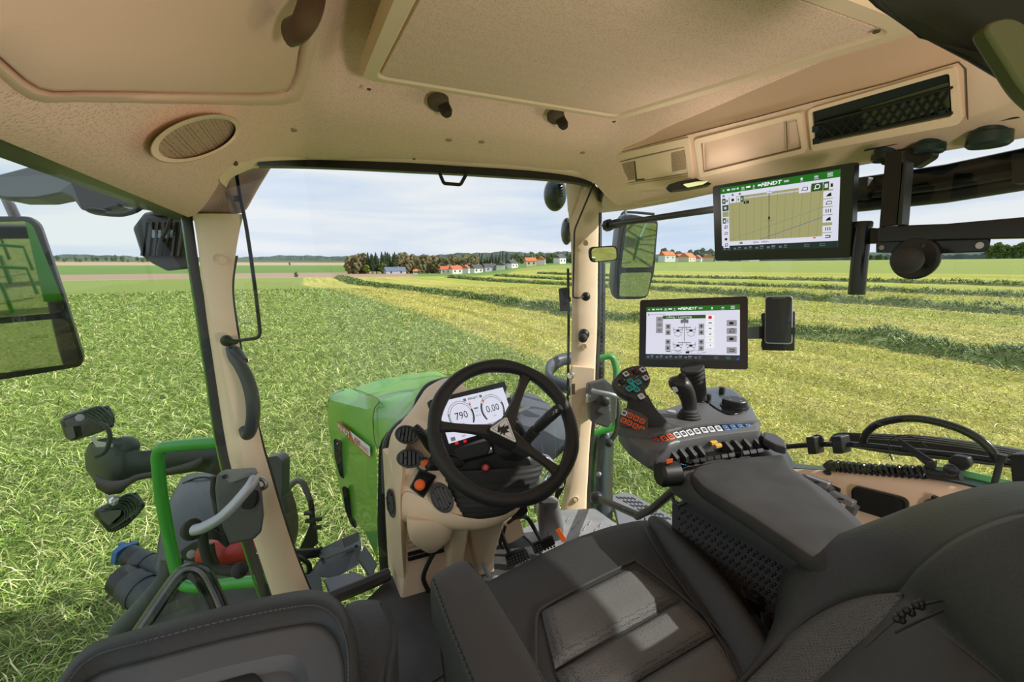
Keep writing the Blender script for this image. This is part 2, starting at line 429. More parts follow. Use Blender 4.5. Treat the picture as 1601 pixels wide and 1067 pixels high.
# cut grass lying on the field: one uncountable carpet of blades
def blade_mat(name):
    m = bpy.data.materials.new(name); m.use_nodes = True; t = m.node_tree; b = t.nodes['Principled BSDF']; b.inputs['Roughness'].default_value = .6; b.inputs['Specular IOR Level'].default_value = .25
    a = N(t, 'ShaderNodeAttribute', _attribute_name='tint'); t.links.new(a.outputs['Color'], b.inputs['Base Color'])
    return m
BLADE = blade_mat('cut_grass')
def blades(name, X, Y, Z, Ln, Wd, col, lift, parent=None):
    n = len(X); ang = RNG.uniform(0, 2*pi, n); el = RNG.uniform(-.05, lift, n)
    dx, dy, dz = np.cos(ang)*np.cos(el), np.sin(ang)*np.cos(el), np.sin(el)
    px, py = -np.sin(ang), np.cos(ang); tw = RNG.uniform(-.8, .8, n)
    base = np.stack([X, Y, Z+.01], -1)
    side = np.stack([px*np.cos(tw), py*np.cos(tw), np.sin(tw)], -1)*Wd[:, None]
    mid = base+np.stack([dx, dy, dz], -1)*Ln[:, None]*.55+np.stack([0*X, 0*X, Ln*.10], -1)
    bend = RNG.normal(0, .25, n)
    tip = mid+np.stack([dx+px*bend, dy+py*bend, dz-.35], -1)*Ln[:, None]*.5
    tip[:, 2] = np.maximum(tip[:, 2], Z-.01)
    V = np.stack([base-side/2, base+side/2, mid+side/2, mid-side/2, tip], 1).reshape(-1, 3)
    k = np.arange(n)*5
    loops = np.concatenate([np.stack([k, k+1, k+2, k+3], -1), np.stack([k+3, k+2, k+4], -1)], 1).reshape(-1)
    me = bpy.data.meshes.new(name); me.vertices.add(n*5); me.vertices.foreach_set('co', V.astype(np.float32).reshape(-1))
    me.loops.add(n*7); me.loops.foreach_set('vertex_index', loops.astype(np.int32))
    ls = np.stack([np.arange(n)*7, np.arange(n)*7+4], -1).reshape(-1)
    me.polygons.add(n*2); me.polygons.foreach_set('loop_start', ls.astype(np.int32))
    me.update(calc_edges=True)
    at = me.attributes.new('tint', 'FLOAT_COLOR', 'POINT')
    c = np.concatenate([np.repeat(col, 5, axis=0), np.ones((n*5, 1))], 1).astype(np.float32); at.data.foreach_set('color', c.reshape(-1))
    me.materials.append(BLADE); me.validate()
    o = bpy.data.objects.new(name, me); COL.objects.link(o)
    if parent is not None: o.parent = parent
    return o
PALG = np.array([(.06, .12, .018), (.12, .21, .03), (.22, .33, .055), (.34, .44, .10), (.54, .58, .22), (.72, .68, .36)])
PALY = np.array([(.17, .22, .03), (.40, .42, .06), (.56, .55, .10), (.72, .66, .20), (.84, .76, .38), (.34, .20, .08)])
PALD = np.array([(.05, .10, .02), (.09, .17, .035), (.16, .25, .06), (.28, .35, .11), (.44, .48, .22)])
NB = 430000
rr_ = 2.2+52*RNG.random(NB)**2.0; az_ = np.radians(RNG.uniform(-31, 76, NB))
X = -.52+rr_*np.sin(az_); Y = rr_*np.cos(az_); s_ = scoord(X, Y)+RNG.normal(0, .25, NB)
yel = s_ > 5.0
clump = .5+.5*np.sin(X*2.3+np.sin(Y*1.7)*2)*np.sin(Y*2.9+np.sin(X*1.3)*2)
u_ = RNG.random(NB)
cg = PALG[RNG.choice(6, NB, p=[.13, .2, .25, .2, .14, .08])]; cy = PALY[RNG.choice(6, NB, p=[.14, .24, .24, .18, .12, .08])]
col = np.where(yel[:, None], cy, cg)*RNG.uniform(.7, 1.15, (NB, 1))*(.8+.35*clump[:, None])
col = np.where(yel[:, None], col*(.95+.22*np.sin(s_*3.1+.6*np.sin(Y*.3))[:, None]+.12*np.sin(s_*7.3)[:, None]), col)
Ln = RNG.uniform(.05, .17, NB)*(1+rr_*.03)*np.where(yel, .6, 1); Wd = RNG.uniform(.0026, .0065, NB)*(1+rr_*.10)
keep = ~((Y < 2.0) & (X < 2) & (X > -1.3))
gr = blades('cut_grass', X[keep], Y[keep], zfield(X, Y)[keep]+RNG.uniform(0, .04, NB)[keep], Ln[keep], Wd[keep], col[keep], .75)
tag(gr, 'mown green and straw coloured grass lying over the near field', 'grass', kind='stuff')

# windrows: long heaps of raked hay that follow the curve of the field
SWM = mat('windrow_core', (.19, .25, .065), .9, bump=1, bscale=9, bdist=.08, var=.5, vscale=7)
def windrow(sc_, y0, y1, w, h, nb, label, wobf=0.0, spl=1.0):
    ys = np.linspace(y0, y1, 90); rows = []
    for y in ys:
        x = sc_-float(bend(y))+float(wob(y))*wobf+.25*sin(y*.9)+.2*sin(y*2.3+1)
        hh = h*(1-.5*float(smst(20, 45, y)))*(1+.25*sin(y*1.7)+.2*sin(y*3.9)); ww = w*(1+.12*sin(y*1.3+2))
        rows.append([(x+ww*k, y, float(zground(x+ww*k, y))+hh*max(0, 1-(2*k)**2)*(1+.15*sin(y*5+k*9))-.02) for k in np.linspace(-.5, .5, 9)])
    mb = MB(); mb.grid(rows); o = mb.build('windrow', SWM, origin=(0, 0, 0)); tag(o, label, 'windrow', 'rows of raked hay across the field')
    yy = y0+(y1-y0)*RNG.random(nb)**spl; kk = RNG.normal(0, .24, nb)
    xx = sc_-bend(yy)+wob(yy)*wobf+.25*np.sin(yy*.9)+.2*np.sin(yy*2.3+1)+kk*w
    zz = zfield(xx, yy)+h*(1-.5*smst(20, 45, yy))*(1+.25*np.sin(yy*1.7)+.2*np.sin(yy*3.9))*np.maximum(0, 1-(2*kk)**2)
    d = np.hypot(xx, yy); cc = PALD[RNG.choice(5, nb, p=[.2, .28, .26, .17, .09])]*RNG.uniform(.7, 1.2, (nb, 1))
    bl = blades('hay', xx, yy, zz, RNG.uniform(.10, .26, nb)*(1+d*.02), RNG.uniform(.006, .012, nb)*(1+d*.08), cc, 1.0, parent=o); bl['kind'] = 'stuff'
windrow(12.2, -4, 98, 2.0, .30, 34000, 'nearest dark green windrow of hay crossing the stubble', 1.0, 1.3)
windrow(33.0, -4, 92, 1.8, .34, 14000, 'second windrow of hay, dark line beyond the wide yellow stubble')
windrow(45.0, -4, 96, 1.4, .2, 9000, 'third windrow of hay, thin dark line across the field')
windrow(57.0, -4, 98, 1.5, .22, 7000, 'farthest windrow of hay near the top of the slope')

# distant wooded hills
HM = mat('hazy_woods', (.105, .14, .12), .95, spec=.1, var=.4, vscale=.03)  # distance haze is mixed into this lighter blue-green
def ridge(r0, az0, az1, e0, e1, name, mt, amp=.002, dr=120, seed=0, n=220):
    rows = []
    q = np.random.default_rng(seed); ph = q.uniform(0, 6, 8)
    for i in range(n):
        a = radians(az0+(az1-az0)*i/(n-1)); t = i/(n-1)
        top = np.interp(t, np.linspace(0, 1, len(e1)), e1)+amp*(sin(t*37+ph[0])*.5+sin(t*91+ph[1])*.3+sin(t*210+ph[2])*.25+q.normal(0, .12))
        row = []
        for k, (dd, ee) in enumerate(((0, 0), (15, .75), (40, 1.0), (dr, .9), (dr*2, 0))):
            r = r0+dd; zb = 2.55+r*e0; zt = 2.55+r*(e0+(top-e0)*ee)
            row.append((-.52+r*sin(a), r*cos(a), zt+(q.normal(0, 1.2) if k == 1 else 0) if k else zb-6))
        rows.append(row)
    MB().grid(rows).build(name, mt, origin=(0, 0, 0), ang=30)
    return tag(bpy.data.objects[name], kind='structure')
ridge(900, -40, 8, .0, [.010, .013, .016, .017, .015, .013, .017, .019, .017], 'hill_forest', HM, seed=1)
ridge(760, 5, 42, .0, [.012, .018, .021, .026, .029, .026, .030, .027, .022], 'hill_forest_middle', HM, seed=2)
ridge(820, 38, 90, .0, [.018, .022, .019, .024, .022, .021, .019, .018, .017], 'hill_forest_right', HM, seed=3)

# trees -------------------------------------------------------------
LEAFM = {}
for k, c, c2 in (('conifer', (.045, .07, .035), (.022, .036, .018)), ('bare', (.215, .195, .10), (.12, .105, .055)), ('leafy', (.14, .19, .045), (.06, .09, .022)), ('bright', (.20, .27, .04), (.08, .12, .02)), ('far', (.13, .17, .09), (.085, .11, .065))):  # the far tone has haze put into its paler green
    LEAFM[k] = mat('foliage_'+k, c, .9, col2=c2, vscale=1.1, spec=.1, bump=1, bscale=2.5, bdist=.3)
BARK = mat('bark', (.07, .05, .035), .9)
def tree_proto(kind, name, label):
    o = thing(name, (0, 0, 0), label, 'tree'); q = random.Random(hash(kind) % 99+3)
    h = 15.0
    if kind == 'conifer':
        mb = MB()
        for lv in range(9):
            z = 2+lv*1.4; R0 = 3.4*(1-lv/10)
            ring = lambda zz, rad: [(rad*(1+q.uniform(-.25, .25))*cos(2*pi*k/14), rad*(1+q.uniform(-.25, .25))*sin(2*pi*k/14), zz+q.uniform(-.3, .3)) for k in range(14)]
            mb.loft([ring(z, R0), ring(z+1.2, R0*.55), ring(z+2.1, .12)])
        mb.build('crown', LEAFM[kind], o, flat=True)
        MB().tube([(0, 0, 0), (0, 0, 13)], [.3, .05], 8).build('trunk', BARK, o)
    else:
        mb = MB(); nbl = 46; w = 4.2 if kind != 'bare' else 3.6
        for i in range(nbl):
            a = q.uniform(0, 2*pi); zz = q.uniform(-1, 1); rad = sqrt(max(0, 1-zz*zz))*q.uniform(.35, 1)
            c = (w*rad*cos(a), w*rad*sin(a), h*(.52 if kind != 'bare' else .50)+zz*h*(.38 if kind != 'bare' else .45))
            s = q.uniform(1.0, 2.0)
            mb.add([(c[0]+s*q.uniform(.6, 1.25)*p[0], c[1]+s*q.uniform(.6, 1.25)*p[1], c[2]+s*q.uniform(.6, 1.2)*p[2]) for p in ICO[0]], ICO[1])
        mb.build('crown', LEAFM[kind], o, flat=True)
        tb = MB(); tb.tube([(0, 0, 0), (.1, 0, 4), (0, .1, 9)], [.35, .28, .1], 8)
        for i in range(9 if kind != 'bare' else 26):
            a = q.uniform(0, 2*pi); z0 = q.uniform(3, 9)
            tb.tube([(0, 0, z0), (1.8*cos(a), 1.8*sin(a), z0+2.5), (w*.9*cos(a), w*.9*sin(a), z0+5.2+q.uniform(0, 1.5))], [.13, .07, .02], 5)
        tb.build('trunk', BARK, o)
    return o
g_ = (1+sqrt(5))/2
iv = [nrm(p) for p in [(-1, g_, 0), (1, g_, 0), (-1, -g_, 0), (1, -g_, 0), (0, -1, g_), (0, 1, g_), (0, -1, -g_), (0, 1, -g_), (g_, 0, -1), (g_, 0, 1), (-g_, 0, -1), (-g_, 0, 1)]]
jf = [(0, 11, 5), (0, 5, 1), (0, 1, 7), (0, 7, 10), (0, 10, 11), (1, 5, 9), (5, 11, 4), (11, 10, 2), (10, 7, 6), (7, 1, 8), (3, 9, 4), (3, 4, 2), (3, 2, 6), (3, 6, 8), (3, 8, 9), (4, 9, 5), (2, 4, 11), (6, 2, 10), (8, 6, 7), (9, 8, 1)]
def ico2():
    v = list(iv); f = []; c = {}
    def md(a, b):
        k = (min(a, b), max(a, b))
        if k not in c: v.append(nrm(v[a]+v[b])); c[k] = len(v)-1
        return c[k]
    for a, b, d in jf:
        x, y, z = md(a, b), md(b, d), md(d, a); f.extend([(a, x, z), (b, y, x), (d, z, y), (x, y, z)])
    q = random.Random(3)
    return [p*q.uniform(.8, 1.2) for p in v], f
ICO = ico2()
PROTO = {}
def at_px(px, R, row=None):
    v = ray(px, row or 415); h = nrm([v[0], v[1], 0]); q = CAM+h*R; q[2] = float(zground(q[0], q[1])); return q
TLAB = {'conifer': 'dark green conifer standing in the wood behind the village field', 'bare': 'tall brown tree just coming into leaf in the wood left of the village',
        'leafy': 'mid green leafy tree among the fields behind the village', 'bright': 'round bright green tree standing alone at the field edge', 'far': 'hazy olive tree at the foot of the distant wooded hills'}
TNAME = {'conifer': 'conifer_tree', 'bare': 'budding_tree', 'leafy': 'leafy_tree', 'bright': 'round_tree', 'far': 'distant_tree'}
def tree(kind, px, R, hpx, label=None, group=None, dz=0):
    if px < 920 and 200 < R < 600: R = 330+(R-200)*.95
    elif px > 920 and R < 600: R *= 1.6; dz += R*.0035+.5
    kk = 1.0/(cos(atan2(px-800.5, 711))); hpx = hpx/ (1.0*kk)
    q = at_px(px, R); q[2] += dz; h = hpx/711*R; s = h/15.0
    sx = s*random.uniform(.85, 1.15)
    if kind not in PROTO:
        PROTO[kind] = o = tree_proto(kind, TNAME[kind], label or TLAB[kind]); o.location = tuple(q); o.scale = (sx, sx, s)
        if group: o['group'] = group
    else: o = copy_tree(PROTO[kind], q, random.uniform(0, 6), label or TLAB[kind], group, (sx, sx, s))
    return o
rq = random.Random(21)
GW = {'conifer': 'conifers of the wood', 'bare': 'budding trees of the wood', 'leafy': 'leafy trees behind the village', 'far': 'hazy trees below the hills'}
for i in range(13): tree('conifer', 572+i*3.9+rq.uniform(-2, 2), 262+rq.uniform(-10, 12), 31+rq.uniform(-4, 3), group=GW['conifer'])
for i in range(5): tree('bare', 545+i*6, 258+rq.uniform(-6, 6), 26+i*1.2, 'brown budding tree at the left edge of the wood, before the dark conifers', 'budding trees at the left edge of the wood')
for i in range(34): tree('bare', 618+i*3.9+rq.uniform(-2, 2), 265+rq.uniform(-12, 25), 27+rq.uniform(-4, 5)-i*.15, 'tall brown budding tree in the wood right of the dark conifers', 'budding trees of the wood')
for i in range(8): tree('conifer', 748+i*4.6, 420+rq.uniform(-8, 8), 17+rq.uniform(-2, 2), label='dark conifer in the small dark wood above the village', group='conifers above the village')
tree('bright', 573, 245, 15)
tree('leafy', 598, 248, 17, 'pale green tree at the front of the wood, right of the round bright tree')
for i, (px, R, h) in enumerate([(802, 330, 14), (842, 300, 15), (862, 330, 16), (810, 480, 10), (835, 500, 13), (850, 520, 14), (868, 540, 15), (884, 520, 13), (780, 500, 8), (728, 520, 20), (738, 520, 17), (760, 600, 12), (793, 560, 9)]):
    tree('leafy', px, R, h, group=GW['leafy'])
for i in range(22): tree('far', 90+i*9.5+rq.uniform(-4, 4), 800+rq.uniform(-30, 40), 7+rq.uniform(-2, 3), 'hazy olive tree at the foot of the hills left of the left pillar', 'hazy trees left of the left pillar')
for i in range(18): tree('far', 800+i*7+rq.uniform(-4, 4), 650+rq.uniform(-30, 40), 15+rq.uniform(-3, 5), 'hazy olive tree on the slope behind the village, left of the right pillar', 'hazy trees behind the village')
for i in range(16): tree('far', 1040+i*6+rq.uniform(-3, 3), 480+rq.uniform(-30, 40), 16+rq.uniform(-3, 4), 'hazy olive tree behind the orange roofs under the upper screen', 'hazy trees behind the orange roofs')
for i in range(7): tree('leafy', 1545+i*12, 275+rq.uniform(-5, 10), 26+rq.uniform(-5, 5), label='green tree at the crest of the field on the far right', group='trees at the right end of the field')
for i in range(7): tree('leafy', 1350+i*9+rq.uniform(-3, 3), 330, 9+rq.uniform(-2, 2), label='low green tree seen below the black mounting bar', group='trees below the mounting bar')
tree('bare', 462, 135, 9, 'small brown bush in the ploughed strip left of the wood')
tree('leafy', 453, 560, 5, 'tiny tree on the green hillside at left')

# village -----------------------------------------------------------
HW = {k: mat('wall_'+k, c, .8) for k, c in (('white', (.72, .70, .66)), ('cream', (.60, .52, .36)), ('grey', (.4, .42, .45)))}
HR = {k: mat('roof_'+k, c, .8) for k, c in (('red', (.50, .12, .06)), ('dark', (.07, .075, .085)), ('orange', (.60, .17, .06)), ('solar', (.12, .15, .22)))}
HWIN = mat('house_window', (.05, .06, .08), .2)
def house(px, R, w, dp, h, wall, roof, label, rz=0.0, z=0.0):
    if px < 920: R *= 1.45; w, dp, h = w*.68, dp*.68, h*.72
    else: R *= 1.7; z = z*.6+1.6
    q = at_px(px, R); q[2] += z; o = thing('house', q, label, 'house', 'houses of the village')
    WORIG[o.name] = V3(0, 0, 0); o.rotation_euler = (0, 0, rz)
    MB().box((0, 0, h*.5-1.5), (w, dp, h+3)).build('wall', HW[wall], o)
    e = .4; rh = min(w, dp)*.42
    A = [(-w/2-e, -dp/2-e, h), (-w/2-e, dp/2+e, h), (-w/2-e, 0, h+rh)]
    MB().prism([V3(*p) for p in A], (w+2*e, 0, 0)).build('roof', HR[roof], o)
    if w < 20:
        for sx_ in (-.25, .25): MB().box((sx_*w, -dp/2, h*.55), (1.2, .12, 1.4)).build('window', HWIN, o)
        MB().box((w*.2, .3*dp*.3, h+rh*.9), (.7, .7, 1.6)).build('chimney', HW['grey'], o)
    return o
HS = [(617, 235, 22, 10, 3.2, 'grey', 'solar', 'long low barn with a grey blue roof in front of the wood', .1),
      (649, 232, 4, 4, 3.0, 'white', 'orange', 'tiny white hut with an orange roof right of the long barn', 0),
      (697, 222, 11, 9, 4.6, 'white', 'red', 'white house with red roof at the left end of the village', -.3),
      (712, 236, 12, 9, 5.0, 'white', 'red', 'second white house with red roof in the village', .2),
      (728, 240, 11, 9, 5.5, 'white', 'red', 'tallest white house with red roof left of the dark roofs', 1.0),
      (745, 228, 11, 9, 4.6, 'white', 'dark', 'white house with a dark roof, first of the dark roofs', .2),
      (765, 232, 15, 9, 4.6, 'grey', 'dark', 'wide grey house with a dark roof', .1),
      (783, 238, 13, 9, 5.0, 'white', 'dark', 'white gabled house with a dark roof right of the wide grey house', 1.1),
      (800, 246, 12, 9, 5.4, 'white', 'dark', 'last white house with a dark roof before the leafy trees', .5),
      (829, 232, 11, 9, 5.2, 'cream', 'orange', 'cream house with orange roof left of the red gabled house', -.2),
      (846, 226, 12, 9, 5.2, 'white', 'orange', 'white house with a bright orange gable roof behind the slope', 1.0),
      (875, 240, 12, 9, 6.2, 'white', 'dark', 'white house with dark roof seen just left of the right pillar', .4)]
for h in HS:
    house(h[0], h[1]+rq.choice((-9, 9))*(HS.index(h) % 2 == 0)+4*(HS.index(h) % 3), *h[2:8], h[8])
for i, (px, w, wl, rf, zz) in enumerate([(1042, 13, 'white', 'orange', 2.2), (1062, 12, 'white', 'red', -.2), (1074, 16, 'cream', 'orange', -1.0), (1090, 15, 'white', 'red', -1.4), (1106, 16, 'cream', 'orange', -1.2), (1128, 13, 'white', 'orange', -1.0), (1172, 13, 'white', 'red', -1)]):
    house(px, 275+(0, 22, -12, 34, 8, 26, -6)[i], w, 9, 4.4, wl, rf, ['white house with orange roof standing highest between outside mirror and upper screen', 'small white house with red roof right of the outside mirror', 'cream house with wide orange roof above the lower screen', 'white house with red roof under the left corner of the upper screen', 'cream house with orange roof partly behind the upper screen', 'white house with orange roof below the upper screen', 'white house with red roof below the middle of the upper screen'][i], .2*i, zz)

# ================================================================== CAB SHELL
ZF = 1.45     # cab floor
def lerp(a, b, t): return a*(1-t)+b*t
# headliner surface -------------------------------------------------
def head_z(x, y):
    dl = smst(.47, .80, -x); dr = smst(.50, .74, x)
    fr = smst(1.15, 1.78, y)
    z = 3.0-.078*fr*(1-max(dl, dr)) - .32*dl - .20*dr
    return float(z)
def _fy():
    out = []
    for px, py in [(298, 340), (322, 318), (340, 292), (348, 276), (362, 263), (380, 255), (404, 251.5), (480, 250), (560, 250), (640, 252), (720, 257), (800, 262), (860, 268), (905, 276), (930, 287)]:
        v = ray(px, py); lo, hi = .5, 3.0
        for _ in range(40):
            m_ = (lo+hi)/2; q = CAM+v*m_
            if q[2] < head_z(q[0], q[1]): lo = m_
            else: hi = m_
        q = CAM+v*hi; out.append((q[0], q[1]))
    return sorted(out)
FYT = _fy()
def front_y(x): return float(np.interp(x, [a for a, _ in FYT], [b_ for _, b_ in FYT]))
HX = [-.80+1.55*i/62 for i in range(63)]
rows = []
for j in range(46):
    t = j/45
    row = []
    for x in HX:
        y = -.55+(front_y(x)+.55)*t
        z = head_z(x, y)
        # recess around the roof hatch
        rx = smst(-.47, -.40, x)*(1-smst(.44, .52, x)); ry = 1-smst(1.23, 1.45, y)
        z += .075*float(rx*ry)
        row.append((x, y, z))
    rows.append(row)
mb = MB(); mb.grid(rows)
o = mb.build('ceiling', M['headliner'], origin=(0, 0, 0), ang=80); tag(o, kind='structure')
# roof shell above it keeps the sun out
ro = MB(); ro.prism(roundc([(-.95, -.7, 3.09), (.93, -.7, 3.09), (.93, 2.0, 3.09), (-.95, 2.0, 3.09)], .12), (0, 0, .2)); o = ro.build('ceiling_roof_shell', M['green_dark'], origin=(0, 0, 0), bevel=.03); tag(o, kind='structure')
mb = MB()
mb.box((-.86, .66, 2.88), (.10, 2.5, .36)); mb.box((.85, .66, 2.97), (.12, 2.5, .24)); mb.box((0, 1.93, 3.06), (1.8, .1, .12)); mb.box((0, -.62, 2.95), (1.8, .12, .34))
o = mb.build('ceiling_frame', M['outside_black'], origin=(0, 0, 0), bevel=.01); tag(o, kind='structure')

# windshield header: beige lip, black band of the roller blind
hp = [(345, 282), (352, 268), (372, 257), (402, 250), (480, 247), (560, 249), (640, 252), (720, 257), (800, 262), (860, 268), (905, 275), (928, 284)]
def hdr(px, py, k=0):
    v = ray(px, py); # intersect with curved front
    best = None
    y = 1.76
    for _ in range(12):
        q = PY(px, py, y); y = front_y(max(-.8, min(.8, q[0])))+k
    return PY(px, py, y)
A = smooth([hdr(*p) for p in hp], 4)
mb = MB()
rows = [[], [], [], []]
for q in A:
    f = nrm(V3(q[0]*-.1, -1, 0))
    rows[0].append(q+V3(0, -.035, .035)); rows[1].append(q+V3(0, -.028, .004)); rows[2].append(q+V3(0, -.01, -.006)); rows[3].append(q+V3(0, .09, -.004))
mb.grid(rows); o = mb.build('trim_1', M['beige'], origin=(0, 0, 0)); tag(o, kind='structure')
# screws of the header strip
for i, (px, py) in enumerate([(371, 259), (479, 247), (644, 250), (787, 256), (892, 266)]):
    q = hdr(px, py+.5)+V3(0, -.034, 0)
    s = MB(); s.lathe(q, (0, -1, -.5), [(.0, 0), (.006, 0), (.006, .003), (.003, .004), (0, .004)], 12)
    o = s.build('screw', M['beige_hole']); tag(o, ['dark screw at the left curve of the windshield header', 'dark screw in header above the left end of the windshield', 'dark screw in header above the windshield, left of the blind handle', 'dark screw in header right of the blind handle', 'dark screw in header above the right pillar'][i], 'screw', 'screws along the windshield header')
# roller blind
b = thing('roller_blind', hdr(640, 262), 'rolled up black sun blind along the top of the windshield', 'sun blind')
ub = [(404, 253), (480, 250), (560, 252), (640, 255), (720, 260), (800, 265), (860, 270), (905, 278), (926, 285)]
lb = [(404, 259), (480, 261), (560, 264), (640, 268), (720, 272), (800, 277), (860, 281), (905, 286), (926, 291)]
U_ = smooth([hdr(*p) for p in ub], 4); Lw = smooth([hdr(*p) for p in lb], 4)
mb = MB(); mb.loft([[u+V3(0, .0, 0), u+V3(0, .04, 0), l+V3(0, .04, 0), l] for u, l in zip(U_, Lw)]); mb.build('blind_roll', M['black'], b)
dpt = float(np.dot(hdr(705, 270)-CAM, AX))-.005
hb = [P(x, y, dpt) for x, y in [(679, 267), (686, 268), (694, 287), (720, 289), (731, 269), (739, 271)]]
MB().tube(roundc(hb, .008, closed=False), .0065, 10).build('pull_handle', M['black'], b)

# pillars -----------------------------------------------------------
def pillar(name, secs, mt, th=.07, back=V3(.1, 1, 0), crease=.35, bulge=.014):
    mb = MB(); rings = []
    S_ = smooth([V3(*s) for s in secs], 4)
    for (row, xl, xr, d) in S_:
        l, r = P(xl, row, d), P(xr, row, d); w = nrm(r-l); n = nrm(np.cross(w, V3(0, 0, 1))); n = n if np.dot(n, CAM-l) > 0 else -n
        k = min(.012, np.linalg.norm(r-l)*.2)
        vd = nrm((l+r)/2-CAM); rings.append([l+vd*th+w*.004, l-n*.004+0*w, l+n*.006+w*k, lerp(l, r, crease)+n*bulge, lerp(l, r, crease+.25)+n*bulge*.7, r-w*k+n*.004, r-n*.006, r+vd*th-w*.004])
    mb.loft(rings); o = mb.build(name, mt, origin=(0, 0, 0), ang=50); return tag(o, kind='structure')
# left A pillar (lower plastic cover + upper headliner-covered root)
pillar('trim_2', [(335, 300, 379, 1.36), (370, 306, 371, 1.37), (410, 311, 365, 1.38), (450, 316, 361, 1.38), (500, 322, 366, 1.38), (560, 331, 377, 1.38), (640, 343, 396, 1.38), (700, 353, 409, 1.37), (735, 361, 419, 1.37), (800, 380, 438, 1.36), (870, 403, 461, 1.35), (935, 425, 487, 1.34), (975, 440, 505, 1.33)], M['beige'])
mb = MB()
up = [[(318, 296), (335, 262), (378, 252), (408, 250), (432, 254)], [(312, 312), (345, 286), (372, 276), (398, 268), (424, 263)], [(308, 322), (345, 305), (368, 292), (392, 285), (414, 280)], [(308, 330), (332, 324), (358, 318), (382, 310), (397, 307)], [(300, 337), (325, 337), (350, 337), (370, 336), (384, 334)]]
rows = []
for i, r in enumerate(up):
    rows.append([P(x, y, 1.40+.35*k*(1-i/4)**1.0/4+.0*k) for k, (x, y) in enumerate(r)])
mb.grid(rows); o = mb.build('trim_3', M['headliner'], origin=(0, 0, 0), sub=2, solid=.01); tag(o, kind='structure')
# black rubber seal and green frame edge left of it
def strip(name, pl, d, w, mt, th=.03, kind='structure'):
    S_ = smooth([V3(x, y, d if not isinstance(d, (list, tuple)) else d[i]) for i, (x, y) in enumerate(pl)], 4)
    mb = MB(); rings = []
    for i, (x, y, dd) in enumerate(S_):
        l, r = P(x-w/2, y, dd), P(x+w/2, y, dd); n = nrm(CAM-l)
        rings.append([l-n*th, l, lerp(l, r, .5)+n*.006, r, r-n*th])
    mb.loft(rings); o = mb.build(name, mt, origin=(0, 0, 0)); return tag(o, kind=kind) if kind else o
strip('trim_4', [(293, 338), (303, 410), (314, 480), (330, 585), (345, 690), (370, 790), (398, 880), (425, 960)], 1.39, 15, M['black'])
strip('trim_5', [(284, 338), (294, 410), (305, 480), (321, 585), (337, 690), (361, 790), (388, 880), (414, 960)], 1.45, 4, M['green_dark'], .012)
# right edge seal (dotted ceramic edge of the windshield)
strip('trim_6', [(370, 400), (365, 430), (364, 460), (369, 500), (381, 570), (400, 650), (412, 700), (423, 735), (441, 800), (464, 870), (490, 935)], 1.42, 5, M['black'], .01)
# right A pillar
pillar('trim_7', [(282, 884, 930, 2.18), (325, 888, 936, 2.18), (370, 892, 936, 2.18), (420, 894, 935, 2.18), (500, 894, 934, 2.17), (560, 893, 932, 2.17), (620, 892, 929, 2.17), (700, 890, 922, 2.17), (740, 887, 920, 2.17), (770, 882, 918, 2.17), (800, 876, 917, 2.16)], M['beige'], crease=.3)
mb = MB(); d = 2.13   # latch cover step of the right pillar
mb.prism(roundc([P(x, y, d) for x, y in [(893, 571), (931, 575), (929, 640), (919, 659), (899, 656), (892, 640)]], .01), -nrm(ray(910, 600))*.0+ray(910, 600)*.05)
o = mb.build('trim_8', M['beige'], origin=(0, 0, 0), bevel=.006); tag(o, kind='structure')
strip('trim_9', [(938, 332), (938, 420), (937, 500), (934, 570), (930, 640), (924, 700), (921, 760), (921, 800)], 2.19, 6, M['black'])
strip('trim_10', [(888, 420), (889, 500), (888, 600), (887, 650)], 2.24, 4, M['black'], .01)
# dark windshield corner seal at lower right, seen right of the steering column
mb = MB(); mb.prism([P(x, y, 2.2) for x, y in [(893, 660), (897, 715), (884, 760), (866, 792), (871, 740), (884, 700)]], ray(880, 720)*.02)
o = mb.build('trim_11', M['black'], origin=(0, 0, 0)); tag(o, kind='structure')
# upper right root of the pillar under the console
mb = MB(); rows = []
for i, r in enumerate([[(884, 281), (905, 284), (930, 290), (940, 300)], [(886, 300), (908, 302), (932, 305), (950, 316)], [(888, 330), (912, 332), (937, 333), (965, 330)]]):
    rows.append([P(x, y, 2.19-.06*k*0) for k, (x, y) in enumerate(r)])
mb.grid(rows); o = mb.build('trim_12', M['beige_shade'], origin=(0, 0, 0), solid=.01); tag(o, kind='structure')

# windows -----------------------------------------------------------
mb = MB(); rows = []
for j in range(9):
    t = j/8; z = lerp(2.90, 1.46, t)
    rows.append([(lerp(-.80, -.66, t)*c+0*s, 0, z) for c, s in [(k, 0) for k in np.linspace(1, -1.02, 17)]])
    rows[-1] = [(x, (front_y(x)+.06-.22*t-(.0 if x > -.3 else .0)), z) for x, _, z in rows[-1]]
mb.grid(rows); o = mb.build('window_1', M['windshield_glass'], origin=(0, 0, 0)); tag(o, kind='structure')
mb = MB(); mb.face([(-.815, -.5, 2.68), (-.795, 1.52, 2.68), (-.68, 1.52, 1.5), (-.70, -.5, 1.5)]); o = mb.build('window_2', M['door_glass'], origin=(0, 0, 0)); tag(o, kind='structure')
mb = MB(); mb.face([(.755, -.5, 2.82), (.755, 1.84, 2.88), (.66, 1.66, 1.6), (.70, -.5, 1.95)]); o = mb.build('window_3', M['side_glass'], origin=(0, 0, 0)); tag(o, kind='structure')

